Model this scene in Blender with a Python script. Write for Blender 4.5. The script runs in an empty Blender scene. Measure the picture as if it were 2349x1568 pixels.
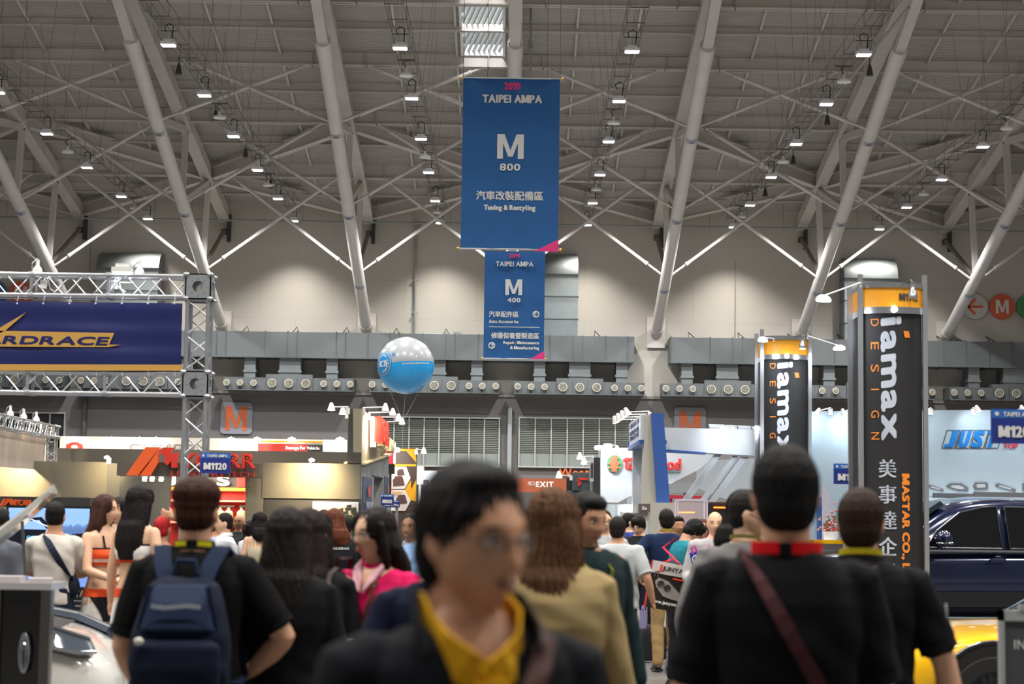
import bpy, bmesh, math, random
import numpy as np
from mathutils import Vector, Matrix, Euler, noise
random.seed(7)
SC = bpy.context.scene
COL = SC.collection
PI = math.pi

# ---------------------------------------------------------------- camera
F_PX, CX, CY = 4230.0, 1174.5, 784.0
EYE = 1.6
PITCH = math.atan(416.0 / F_PX)
ROLL = math.radians(0.80)
_f = Vector((0, math.cos(PITCH), math.sin(PITCH)))
_r0 = Vector((1, 0, 0)); _u0 = Vector((0, -math.sin(PITCH), math.cos(PITCH)))
_r = _r0 * math.cos(ROLL) + _u0 * math.sin(ROLL)
_u = _u0 * math.cos(ROLL) - _r0 * math.sin(ROLL)
cam_d = bpy.data.cameras.new('camera')
cam = bpy.data.objects.new('camera', cam_d); COL.objects.link(cam)
cam_d.sensor_width = 36.0
cam_d.lens = 36.0 * F_PX / 2349.0
cam_d.clip_start = 0.1; cam_d.clip_end = 500
cam_d.dof.use_dof = True
cam_d.dof.focus_distance = 50.0
cam_d.dof.aperture_fstop = 3.6
cam.matrix_world = Matrix(((_r.x, _u.x, -_f.x, 0), (_r.y, _u.y, -_f.y, 0), (_r.z, _u.z, -_f.z, EYE), (0, 0, 0, 1)))
SC.camera = cam

# ---------------------------------------------------------------- world, exposure, hall lighting
SC.view_settings.view_transform = 'Standard'
SC.view_settings.look = 'None'
SC.view_settings.exposure = 0.38
SC.view_settings.gamma = 1.0
SC.view_settings.use_curve_mapping = False
W = bpy.data.worlds.new('world'); SC.world = W; W.use_nodes = True
bg = W.node_tree.nodes['Background']
bg.inputs[0].default_value = (1.0, 0.955, 0.92, 1)
bg.inputs[1].default_value = 1.0
_nt = W.node_tree; _tc = _nt.nodes.new('ShaderNodeTexCoord'); _sp = _nt.nodes.new('ShaderNodeSeparateXYZ'); _nt.links.new(_tc.outputs['Generated'], _sp.inputs[0])
_rp = _nt.nodes.new('ShaderNodeValToRGB'); _mr = _nt.nodes.new('ShaderNodeMapRange'); _mr.inputs[1].default_value = -.5; _mr.inputs[2].default_value = .5
_nt.links.new(_sp.outputs['Z'], _mr.inputs[0]); _nt.links.new(_mr.outputs[0], _rp.inputs[0]); _nt.links.new(_rp.outputs[0], bg.inputs[0])
_rp.color_ramp.elements[0].position = .40; _rp.color_ramp.elements[0].color = (.60, .575, .55, 1)
_rp.color_ramp.elements[1].position = .56; _rp.color_ramp.elements[1].color = (.13, .125, .12, 1)

def lamp(name, kind, loc, energy, col=(1, 1, 1), size=0.3, target=None, spot=None, blend=0.5):
    l = bpy.data.lights.new(name, kind); l.energy = energy; l.color = col
    if kind == 'AREA':
        l.shape = 'DISK'; l.size = size
    else:
        l.shadow_soft_size = size
    if kind == 'SPOT':
        l.spot_size = math.radians(spot or 90); l.spot_blend = blend
    o = bpy.data.objects.new(name, l); COL.objects.link(o); o.location = loc
    t = Vector(target) if target is not None else Vector(loc) - Vector((0, 0, 1))
    d = t - Vector(loc)
    o.rotation_euler = d.to_track_quat('-Z', 'Y').to_euler()
    return o

HB_Z = 17.6
HB_X = [-19.6, -11.78, -3.93, 3.93, 11.78, 19.6]
HB_Y = [97.7, 90.9, 83.4, 76.0, 68.6, 61.2]
for hx in HB_X:
    for i, hy in enumerate(HB_Y):
        lamp('high_bay_light', 'SPOT', (hx, hy, HB_Z - 0.35), 3000 if i else 1600, (1, .97, .90) if i == 0 else (.95, .97, 1), 0.25, spot=150 if i else 108, blend=.6 if i else .9)
for hx in HB_X:
    for hy in (50, 38, 26, 14, 3):
        lamp('high_bay_light', 'SPOT', (hx, hy, HB_Z), 3300, (1, .96, .90), 0.6, spot=130, blend=0.6)
# daylight falling on the louvred skylight
lamp('skylight_daylight', 'AREA', (-1.7, 75.5, 27.0), 5000, (.93, .97, 1), 3.0, target=(-1.9, 78.0, 21.5))

# ---------------------------------------------------------------- pixel <-> world
def U(px, py, d):
    v = _f + _r * ((px - CX) / F_PX) + _u * ((CY - py) / F_PX)
    k = d / v.y
    return Vector((v.x * k, d, EYE + v.z * k))
def SZ(n, d):
    return n * d / F_PX

# ---------------------------------------------------------------- materials
_mats = {}
def lin(h):
    h = h.lstrip('#'); c = [int(h[i:i + 2], 16) / 255 for i in (0, 2, 4)]
    return tuple(x / 12.92 if x <= .04045 else ((x + .055) / 1.055) ** 2.4 for x in c) + (1,)
def M(name, col='#808080', rough=.6, metal=0, var=0.0, vscale=5, bump=0.0, bscale=20, stretch=None, emit=0, emitcol=None, alpha=None, spec=None, trans=0, coat=0, sheen=0):
    if name in _mats: return _mats[name]
    m = bpy.data.materials.new(name); m.use_nodes = True; _mats[name] = m
    nt = m.node_tree; b = nt.nodes['Principled BSDF']
    c = lin(col)
    b.inputs['Base Color'].default_value = c
    b.inputs['Roughness'].default_value = rough; b.inputs['Metallic'].default_value = metal
    if spec is not None: b.inputs['Specular IOR Level'].default_value = spec
    if trans: b.inputs['Transmission Weight'].default_value = trans
    if coat: b.inputs['Coat Weight'].default_value = coat; b.inputs['Coat Roughness'].default_value = .05
    if alpha is not None: b.inputs['Alpha'].default_value = alpha
    if emit:
        b.inputs['Emission Color'].default_value = lin(emitcol or col); b.inputs['Emission Strength'].default_value = emit
    tc = nt.nodes.new('ShaderNodeTexCoord'); mp = nt.nodes.new('ShaderNodeMapping')
    nt.links.new(tc.outputs['Object'], mp.inputs[0])
    if stretch: mp.inputs['Scale'].default_value = stretch
    n = nt.nodes.new('ShaderNodeTexNoise'); nt.links.new(mp.outputs[0], n.inputs['Vector'])
    n.inputs['Scale'].default_value = vscale; n.inputs['Detail'].default_value = 4
    if var:
        r = nt.nodes.new('ShaderNodeMapRange'); nt.links.new(n.outputs[0], r.inputs[0])
        r.inputs[1].default_value = .3; r.inputs[2].default_value = .7
        r.inputs[3].default_value = 1 - var; r.inputs[4].default_value = 1 + var
        mx = nt.nodes.new('ShaderNodeVectorMath'); mx.operation = 'SCALE'
        mx.inputs[0].default_value = c[:3]; nt.links.new(r.outputs[0], mx.inputs['Scale'])
        nt.links.new(mx.outputs[0], b.inputs['Base Color'])
    if bump:
        n2 = nt.nodes.new('ShaderNodeTexNoise'); nt.links.new(mp.outputs[0], n2.inputs['Vector'])
        n2.inputs['Scale'].default_value = bscale; n2.inputs['Detail'].default_value = 5
        bp = nt.nodes.new('ShaderNodeBump'); bp.inputs['Strength'].default_value = bump; bp.inputs['Distance'].default_value = .02
        nt.links.new(n2.outputs[0], bp.inputs['Height']); nt.links.new(bp.outputs[0], b.inputs['Normal'])
    return m

def mat_deck():
    m = M('roof_deck', '#b0a9a2', .75)
    nt = m.node_tree; b = nt.nodes['Principled BSDF']
    g = nt.nodes.new('ShaderNodeNewGeometry'); s = nt.nodes.new('ShaderNodeSeparateXYZ'); nt.links.new(g.outputs['Position'], s.inputs[0])
    def mth(op, a, bb):
        n = nt.nodes.new('ShaderNodeMath'); n.operation = op
        if hasattr(a, 'links'): nt.links.new(a, n.inputs[0])
        else: n.inputs[0].default_value = a
        if bb is not None: n.inputs[1].default_value = bb
        return n.outputs[0]
    w = mth('SINE', mth('MULTIPLY', s.outputs['Y'], 2 * PI / .16), None)
    bp = nt.nodes.new('ShaderNodeBump'); bp.inputs['Strength'].default_value = .8; bp.inputs['Distance'].default_value = .03
    nt.links.new(w, bp.inputs['Height']); nt.links.new(bp.outputs[0], b.inputs['Normal'])
    return m

def mat_panelwall(name, col, bw, bh, line=.012, dark='#7d766f', var=.05):
    m = M(name, col, .8, var=0)
    nt = m.node_tree; b = nt.nodes['Principled BSDF']
    g = nt.nodes.new('ShaderNodeNewGeometry'); s = nt.nodes.new('ShaderNodeSeparateXYZ'); nt.links.new(g.outputs['Position'], s.inputs[0])
    c = nt.nodes.new('ShaderNodeCombineXYZ'); nt.links.new(s.outputs['X'], c.inputs[0]); nt.links.new(s.outputs['Z'], c.inputs[1])
    br = nt.nodes.new('ShaderNodeTexBrick'); nt.links.new(c.outputs[0], br.inputs['Vector'])
    br.inputs['Color1'].default_value = lin(col)
    a = lin(col); br.inputs['Color2'].default_value = (a[0] * (1 - var), a[1] * (1 - var), a[2] * (1 - var), 1)
    br.inputs['Mortar'].default_value = lin(dark); br.inputs['Scale'].default_value = 1
    br.inputs['Mortar Size'].default_value = line; br.inputs['Brick Width'].default_value = bw; br.inputs['Row Height'].default_value = bh
    br.inputs['Mortar Smooth'].default_value = .2
    nt.links.new(br.outputs['Color'], b.inputs['Base Color'])
    return m

# ---------------------------------------------------------------- mesh builder
class MB:
    def __init__(s): s.v = []; s.f = []; s.m = []; s.cur = 0
    def add(s, vs, fs, m=None):
        o = len(s.v); s.v += [tuple(p) for p in vs]
        s.f += [tuple(i + o for i in f) for f in fs]; s.m += [s.cur if m is None else m] * len(fs); return s
    def box(s, c, size, rot=None, m=None):
        hx, hy, hz = size[0] / 2, size[1] / 2, size[2] / 2
        P = [Vector((x * hx, y * hy, z * hz)) for z in (-1, 1) for y in (-1, 1) for x in (-1, 1)]
        if rot is not None:
            R = rot if isinstance(rot, Matrix) else Euler(rot).to_matrix()
            P = [R @ p for p in P]
        c = Vector(c)
        return s.add([p + c for p in P], [(0, 2, 3, 1), (4, 5, 7, 6), (0, 1, 5, 4), (2, 6, 7, 3), (0, 4, 6, 2), (1, 3, 7, 5)], m)
    def bb(s, x0, x1, y0, y1, z0, z1, m=None):
        return s.box(((x0 + x1) / 2, (y0 + y1) / 2, (z0 + z1) / 2), (abs(x1 - x0), abs(y1 - y0), abs(z1 - z0)), m=m)
    def beam(s, a, b, w, h, up=(0, 0, 1), m=None):
        a = Vector(a); b = Vector(b); t = (b - a).normalized(); u = Vector(up)
        x = t.cross(u).normalized(); u = x.cross(t).normalized()
        vs = [p + x * (i * w / 2) + u * (j * h / 2) for p in (a, b) for i, j in ((-1, -1), (1, -1), (1, 1), (-1, 1))]
        return s.add(vs, [(0, 1, 2, 3), (7, 6, 5, 4), (0, 4, 5, 1), (1, 5, 6, 2), (2, 6, 7, 3), (3, 7, 4, 0)], m)
    def cyl(s, a, b, r0, r1=None, n=12, m=None, cap=True):
        r1 = r0 if r1 is None else r1
        a = Vector(a); b = Vector(b); t = (b - a).normalized()
        x = t.orthogonal().normalized(); y = t.cross(x)
        vs = []
        for p, r in ((a, r0), (b, r1)):
            for i in range(n):
                an = 2 * PI * i / n; vs.append(p + x * (r * math.cos(an)) + y * (r * math.sin(an)))
        fs = [(i, (i + 1) % n, n + (i + 1) % n, n + i) for i in range(n)]
        if cap: fs += [tuple(range(n - 1, -1, -1)), tuple(range(n, 2 * n))]
        return s.add(vs, fs, m)
    def tube(s, pts, r, n=8, m=None, closed=False):
        pts = [Vector(p) for p in pts]; N = len(pts); rs = r if isinstance(r, (list, tuple)) else [r] * N
        x = None; vs = []
        for i, p in enumerate(pts):
            if closed: t = (pts[(i + 1) % N] - pts[i - 1]).normalized()
            else: t = (pts[min(i + 1, N - 1)] - pts[max(i - 1, 0)]).normalized()
            x = t.orthogonal().normalized() if x is None else (x - t * x.dot(t)).normalized()
            y = t.cross(x)
            for k in range(n):
                an = 2 * PI * k / n; vs.append(p + x * (rs[i] * math.cos(an)) + y * (rs[i] * math.sin(an)))
        fs = []
        for i in range(N if closed else N - 1):
            j = (i + 1) % N
            fs += [(i * n + k, i * n + (k + 1) % n, j * n + (k + 1) % n, j * n + k) for k in range(n)]
        if not closed: fs += [tuple(range(n - 1, -1, -1)), tuple(range((N - 1) * n, N * n))]
        return s.add(vs, fs, m)
    def ribbon(s, pts, w, th, side, m=None):
        """flat strap along pts; side = list of width directions"""
        pts = [Vector(p) for p in pts]; N = len(pts); vs = []
        for i, p in enumerate(pts):
            t = (pts[min(i + 1, N - 1)] - pts[max(i - 1, 0)]).normalized()
            sd = Vector(side[i] if isinstance(side, list) else side); sd = (sd - t * sd.dot(t)).normalized(); nn = t.cross(sd)
            for a, b in ((-1, -1), (1, -1), (1, 1), (-1, 1)): vs.append(p + sd * (a * w / 2) + nn * (b * th / 2))
        fs = []
        for i in range(N - 1):
            for k in range(4): fs.append((i * 4 + k, i * 4 + (k + 1) % 4, i * 4 + 4 + (k + 1) % 4, i * 4 + 4 + k))
        fs += [(3, 2, 1, 0), tuple(range((N - 1) * 4, N * 4))]
        return s.add(vs, fs, m)
    def loft(s, rings, m=None, cap=True):
        n = len(rings[0]); vs = [p for r in rings for p in r]
        fs = [(i * n + k, i * n + (k + 1) % n, (i + 1) * n + (k + 1) % n, (i + 1) * n + k) for i in range(len(rings) - 1) for k in range(n)]
        if cap: fs += [tuple(range(n - 1, -1, -1)), tuple(range((len(rings) - 1) * n, len(rings) * n))]
        return s.add(vs, fs, m)
    def lathe(s, prof, c=(0, 0, 0), n=20, R=None, m=None):
        c = Vector(c); rings = []
        for r, z in prof:
            ring = [Vector((max(r, 1e-4) * math.cos(2 * PI * k / n), max(r, 1e-4) * math.sin(2 * PI * k / n), z)) for k in range(n)]
            rings.append([(R @ p if R is not None else p) + c for p in ring])
        return s.loft(rings, m)
    def ell(s, c, rad, rot=None, n=16, m=None):
        c = Vector(c); R = rot if isinstance(rot, Matrix) else (Euler(rot).to_matrix() if rot else Matrix.Identity(3))
        h = n // 2; rings = []
        for i in range(1, h):
            th = PI * i / h
            rings.append([R @ Vector((rad[0] * math.sin(th) * math.cos(2 * PI * k / n), rad[1] * math.sin(th) * math.sin(2 * PI * k / n), -rad[2] * math.cos(th))) + c for k in range(n)])
        o = len(s.v); s.loft(rings, m, cap=False)
        b = len(s.v); s.v += [tuple(R @ Vector((0, 0, -rad[2])) + c), tuple(R @ Vector((0, 0, rad[2])) + c)]
        mm = s.cur if m is None else m
        for k in range(n):
            s.f.append((b, o + (k + 1) % n, o + k)); s.m.append(mm)
            q = o + (h - 2) * n; s.f.append((b + 1, q + k, q + (k + 1) % n)); s.m.append(mm)
        return s
    def prism(s, poly, O, ux, uy, th, m=None):
        """polygon (x,y) in frame O,ux,uy extruded th along ux x uy"""
        O = Vector(O); ux = Vector(ux); uy = Vector(uy); nn = ux.cross(uy).normalized()
        a = [O + ux * p[0] + uy * p[1] for p in poly]; n = len(a)
        vs = a + [p + nn * th for p in a]
        fs = [tuple(range(n - 1, -1, -1)), tuple(range(n, 2 * n))] + [(i, (i + 1) % n, n + (i + 1) % n, n + i) for i in range(n)]
        return s.add(vs, fs, m)
    def build(s, name, mats, parent=None, smooth=False, local=False):
        me = bpy.data.meshes.new(name)
        me.from_pydata([tuple(v) for v in s.v], [], s.f)
        if not isinstance(mats, (list, tuple)): mats = [mats]
        for x in mats: me.materials.append(x)
        me.polygons.foreach_set('material_index', s.m)
        bmx = bmesh.new(); bmx.from_mesh(me)
        bmesh.ops.recalc_face_normals(bmx, faces=bmx.faces); bmx.to_mesh(me); bmx.free()
        if smooth:
            me.polygons.foreach_set('use_smooth', [True] * len(me.polygons))
            try: me.set_sharp_from_angle(angle=math.radians(42 if smooth is True else smooth))
            except Exception: pass
        me.update()
        o = bpy.data.objects.new(name, me); COL.objects.link(o)
        if parent is not None: adopt(o, parent, local)
        return o

def root_matrix(p):
    return Matrix.LocRotScale(p.location, p.rotation_euler, p.scale)
def adopt(o, parent, local=False):
    o.parent = parent
    if not local and parent.parent is None:
        o.matrix_parent_inverse = root_matrix(parent).inverted()
    return o
def thing(name, label, cat, loc=(0, 0, 0), group=None):
    o = bpy.data.objects.new(name, None); COL.objects.link(o); o.empty_display_size = .2
    o.location = loc; return tag(o, label, cat, group)
def tag(o, label=None, cat=None, group=None, kind=None):
    if label: o['label'] = label
    if cat: o['category'] = cat
    if group: o['group'] = group
    if kind: o['kind'] = kind
    return o
def struct(o): o['kind'] = 'structure'; return o
def dup(root, loc, label=None, group=None, parent=None, rot=None):
    r = root.copy(); COL.objects.link(r); r.location = loc
    if rot is not None: r.rotation_euler = rot
    if label: r['label'] = label
    if group: r['group'] = group
    for ch in list(root.children):
        c = ch.copy(); COL.objects.link(c); c.parent = r
        for g in list(ch.children):
            d = g.copy(); COL.objects.link(d); d.parent = c
    return r
ORD = ['leftmost', 'second from left', 'third from left', 'fourth from left', 'fifth from left', 'sixth from left', 'seventh from left', 'eighth from left', 'ninth from left', 'tenth from left']

# ---------------------------------------------------------------- text
_fcache = {}
def glyph(ch_):
    """outline mesh of one character (Latin letters in the wide sans forms)"""
    if ch_ in _fcache: return _fcache[ch_]
    c = ch_
    if ch_ == 'M':
        V = [Vector((x, y, 0)) for x, y in ((0, 0), (0, .7), (.21, .7), (.385, .24), (.56, .7), (.77, .7), (.77, 0), (.60, 0), (.60, .44), (.45, .06), (.32, .06), (.17, .44), (.17, 0))]
        _fcache[ch_] = (V, [tuple(range(12, -1, -1))], 0, .77); return _fcache[ch_]
    if ch_ == '1':
        _fcache[ch_] = ([Vector((x, y, 0)) for x, y in ((.17, 0), (.30, 0), (.30, .7), (.19, .7), (.0, .59), (.0, .48), (.17, .56))], [tuple(range(7))], 0, .30); return _fcache[ch_]
    if ch_ == 'i':
        xh = max(v.y for v in glyph('x')[0])
        V = [Vector((x, y, 0)) for x, y in ((0, 0), (.10, 0), (.10, xh), (0, xh), (0, xh + .09), (.10, xh + .09), (.10, xh + .20), (0, xh + .20))]
        _fcache[ch_] = (V, [(0, 1, 2, 3), (4, 5, 6, 7)], 0, .10); return _fcache[ch_]
    cu = bpy.data.curves.new('lettering', 'FONT'); cu.body = c; cu.resolution_u = 4; cu.size = 1.0
    o = bpy.data.objects.new('lettering', cu); COL.objects.link(o)
    bpy.context.view_layer.update()
    me = bpy.data.meshes.new_from_object(o.evaluated_get(bpy.context.evaluated_depsgraph_get()))
    V = [v.co.copy() for v in me.vertices]; Fc = [tuple(p.vertices) for p in me.polygons]
    bpy.data.objects.remove(o); bpy.data.curves.remove(cu); bpy.data.meshes.remove(me)
    _fcache[ch_] = (V, Fc, min([v.x for v in V] + [9]), max([v.x for v in V] + [-9])); return _fcache[ch_]
def text_mesh(st, bold=0.0, spacing=1.0):
    key = (st, 'line')
    if key in _fcache: return _fcache[key]
    VV, FF, x = [], [], 0.0
    for ch_ in st:
        if ch_ == ' ': x += .26; continue
        V, Fc, a, b = glyph(ch_)
        cjk = ord(ch_) > 127; o = len(VV)
        if ch_ in 'Iil' and x: x += .06
        sh_ = (x - a) if not cjk else x
        VV += [Vector((v.x + sh_, v.y, 0)) for v in V]; FF += [tuple(i + o for i in f) for f in Fc]
        x += (b - a + (.18 if ch_ in 'Iil' else .12 if ch_ not in 'AVTLYWJ' else .08)) if not cjk else 1.0
    xs = [v.x for v in VV]; ys = [v.y for v in VV]
    _fcache[key] = (VV, FF, min(xs), max(xs), min(ys), max(ys))
    return _fcache[key]
def put_text(mb, st, O, ux, uy, w, h, bold=0.0, shear=0.0, spacing=1.0, lift=.004, m=None, th=0.0):
    """writing stretched to w x h with its lower left corner at O, along ux / uy"""
    if not st: return
    V, Fc, x0, x1, y0, y1 = text_mesh(st, 0, spacing)
    O = Vector(O); ux = Vector(ux).normalized(); uy = Vector(uy).normalized(); nn = ux.cross(uy).normalized()
    B = min(bold * h * 1.5, .075 * h)
    if st == 'M': bold = 0; B = 0
    sx = (w - abs(shear) * h - 2 * B) / max(x1 - x0, 1e-6); sy = (h - 2 * B * .7) / max(y1 - y0, 1e-6)
    for q, (bx, by) in enumerate(((0, 0), (-B, 0), (B, 0), (0, -B * .7), (0, B * .7), (-B * .75, -B * .55), (B * .75, -B * .55), (B * .75, B * .55), (-B * .75, B * .55), (-B / 2, 0), (B / 2, 0)) if bold else ((0, 0),)):
        P = []
        for v in V:
            y = (v.y - y0) * sy + by + B * .7; x = (v.x - x0) * sx + bx + B + shear * y
            P.append(O + ux * x + uy * y + nn * (lift + q * max(lift, .003) * .03))
        mb.add(P, Fc, m)
    if th:
        o = len(mb.v); n = len(P)
        mb.add([p + nn * th for p in P], Fc, m)
        edges = {}
        for f in Fc:
            for i in range(len(f)):
                e = (f[i], f[(i + 1) % len(f)]); k = (min(e), max(e)); edges[k] = edges.get(k, 0) + 1
        for (a, b), c in edges.items():
            if c == 1:
                mb.f.append((o - n + a, o - n + b, o + b, o + a)); mb.m.append(mb.cur if m is None else m)
XV = Vector((1, 0, 0)); ZV = Vector((0, 0, 1))
def ptext(mb, st, px0, px1, py0, py1, d, **k):
    """writing filling the photo box on a plane facing the aisle at distance d"""
    c = U((px0 + px1) / 2, (py0 + py1) / 2, d); w = SZ(px1 - px0, d); h = SZ(py1 - py0, d)
    put_text(mb, st, c - XV * w / 2 - ZV * h / 2, XV, ZV, w, h, **k)
def prect(mb, px0, px1, py0, py1, d, th=.05, m=None):
    c = U((px0 + px1) / 2, (py0 + py1) / 2, d); w = SZ(px1 - px0, d); h = SZ(py1 - py0, d)
    mb.box((c.x, d + th / 2, c.z), (w, th, h), m=m); return c, w, h
def ppoly(mb, pts, d, th=.03, m=None):
    """outline from the photo, set at distance d with real thickness (front face at d)"""
    P = [U(x, y, d) for x, y in pts]
    mb.prism([(p.x, p.z) for p in P], (0, d + th, 0), (1, 0, 0), (0, 0, 1), th, m=m)
# ================================================================ materials of the hall
m_steel = M('roof_steel_paint', '#c6beb7', .55, var=.05, vscale=.8)
m_tube = M('tube_paint', '#d0cac4', .42, var=.04, vscale=1.2)
m_deck = mat_deck()
m_wallu = mat_panelwall('wall_panels_pale', '#b9b2a7', 3.94, 2.1, .007, '#a0988d', .02)
m_wallm = M('wall_mid', '#8f8680', .8, var=.05, vscale=.3)
m_walll = M('wall_low_grey', '#6f6a66', .85, var=.07, vscale=.25)
m_duct = M('galvanised_duct', '#6d706f', .5, metal=.35, var=.05, vscale=2)
m_duct2 = M('galvanised_duct_light', '#868b8a', .42, metal=.55, var=.05, vscale=2)
m_dark = M('dark_metal', '#3a3836', .6)
m_black = M('black_plastic', '#161616', .5)
m_floor = M('hall_floor', '#62605d', .35, var=.10, vscale=.6, bump=.05, bscale=6)
m_white = M('white_paint', '#e4e4e4', .5)
m_galv = M('galvanised_strip', '#b9bfc0', .4, metal=.5)
m_led = M('lamp_glow', '#ffffff', .4, emit=14, emitcol='#eef2ff')
m_led_warm = M('lamp_glow_warm', '#fff2dc', .4, emit=12, emitcol='#fff0d8')
m_wire = M('thin_cable', '#665f59', .6)
m_pipe = M('pipe_grey', '#8e918e', .5)
m_jet = M('jet_dark', '#2a2724', .6)
m_cream = M('cream_ring', '#c9c2ae', .5)
YW = 100.0
def zU(py, d=YW, px=1180): return U(px, py, d).z

# floor
f = MB(); f.bb(-70, 70, -40, 104, -.3, 0); struct(f.build('floor', m_floor))
# far wall
zs = zU(909); zd = zU(893)
w = MB(); w.bb(-60, 60, YW, YW + .6, zs, 19.6); struct(w.build('wall_far_upper', m_wallu))
w = MB(); w.bb(-60, 60, YW - .05, YW + .6, 0, zs); struct(w.build('wall_far_lower', m_walll))
w = MB(); w.bb(-60, 60, YW - .16, YW - .05, zs - .05, zs + .1); struct(w.build('trim_1', M('ledge', '#77726d', .7)))

# roof profile
SL = .1875
def zdeck(y): return EYE + 20.83 - SL * (y - 80.8)
# deck in pieces around the skylight
sx0, sx1, sy0, sy1 = U(1056, 60, 77).x, U(1156, 60, 77).x, 71.5, 80.7
def deck_piece(mb, x0, x1, y0, y1):
    V = [(x0, y0, zdeck(y0)), (x1, y0, zdeck(y0)), (x1, y1, zdeck(y1)), (x0, y1, zdeck(y1))]
    V += [(a, b, c + .15) for a, b, c in V]
    mb.add(V, [(0, 1, 2, 3), (7, 6, 5, 4), (0, 4, 5, 1), (1, 5, 6, 2), (2, 6, 7, 3), (3, 7, 4, 0)])
dk = MB()
for a in ((-60, sx0, 40, 100.2), (sx1, 60, 40, 100.2), (sx0, sx1, 40, sy0), (sx0, sx1, sy1, 100.2)): deck_piece(dk, *a)
struct(dk.build('ceiling', m_deck))

PURL = [(14, 75.0, .62), (74, 77.8, 0), (157, 80.8, .62), (218, 84.06, 0), (291, 87.2, .6), (339, 90.4, 0), (415, 94.0, .6), (455, 97.2, 0)]
# more of the same toward the viewer, above the frame
PURL = [(None, y, .62 if i % 2 else 0) for i, y in enumerate((65.3, 68.5, 71.8))] + PURL
purl_names = ['topmost in view', 'second from the top', 'third from the top', 'fourth from the top', 'fifth from the top', 'sixth from the top', 'second above the far wall', 'nearest the far wall']
for i, (py, y, dp) in enumerate(PURL):
    deep = dp > 0
    zt = zdeck(y); h = 1.02 if deep else .78
    zb = U(1180, py, y).z if py else zt - h
    mb = MB(); tw, tf = .025, .045
    mb.bb(-60, 60, y - tw, y + tw, zb, zt); fw = .20 if deep else .13
    mb.bb(-60, 60, y - fw, y + fw, zb, zb + tf)
    if deep:
        for q in range(-7, 8): mb.bb(q * 7.88 + 1.2, q * 7.88 + 1.23, y - fw, y + fw, zb, zt); mb.bb(q * 7.88 - 1.23, q * 7.88 - 1.2, y - fw, y + fw, zb, zt)
    o = mb.build('roof_purlin', m_steel)
    vis = i - 3
    lab = ('%s steel I-beam running across under the roof deck, %s' % ('deep' if deep else 'shallow', purl_names[vis])) if vis >= 0 else '%s steel roof I-beam nearer than the topmost one seen' % ['third', 'second', 'first'][i]
    tag(o, lab, 'roof beam', 'cross beams under the roof')
ys = [42, 45.5, 49, 52, 55.5, 58.8, 62] + [p[1] for p in PURL]
# small ribs between purlins: one object per bay strip, part of the ceiling structure
rb = MB()
for j in range(len(ys) - 1):
    for q in range(-21, 22):
        if q % 3 == 0: continue
        x = q * 7.88 / 3
        if sx0 - .2 < x < sx1 + .2 and ys[j] < 80: continue
        a, b = ys[j] + .05, ys[j + 1] - .05
        rb.beam((x, a, zdeck(a) - .1), (x, b, zdeck(b) - .1), .10, .16)
o = rb.build('trim_2', m_steel); struct(o)

# ---- the welded trusses: rafter, tube strut, webs
def strut_pt(y): return 11.95 + (100 - y) * (21.15 - 11.95) / 26.0
def raft_b(y):
    return zdeck(y) - 1.05
N1, N2, N3 = 79.8, 86.7, 93.2
R1, R2, R3 = 80.8, 87.2, 94.0
KS = [-4, -3, -2, -1, 0, 1, 2, 3, 4]
plate_txt = {-3: ('9C', '1C'), -2: ('05', '15'), -1: ('49', '20'), 0: ('12', '14'), 1: ('47', '62'), 2: ('46', '87'), 3: ('64', '91'), -4: ('', ''), 4: ('', '')}
m_plate = M('tag_plate', '#9aa2ae', .5); m_platered = M('tag_letters', '#8a4a52', .5)
tnames = {-4: 'fourth left of the hanging banners', -3: 'third left of the hanging banners', -2: 'second left of the hanging banners', -1: 'first left of the hanging banners', 0: 'straight behind the hanging banners', 1: 'first right of the hanging banners', 2: 'second right of the hanging banners', 3: 'beside the round wall signs', 4: 'fourth right of the hanging banners'}
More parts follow.
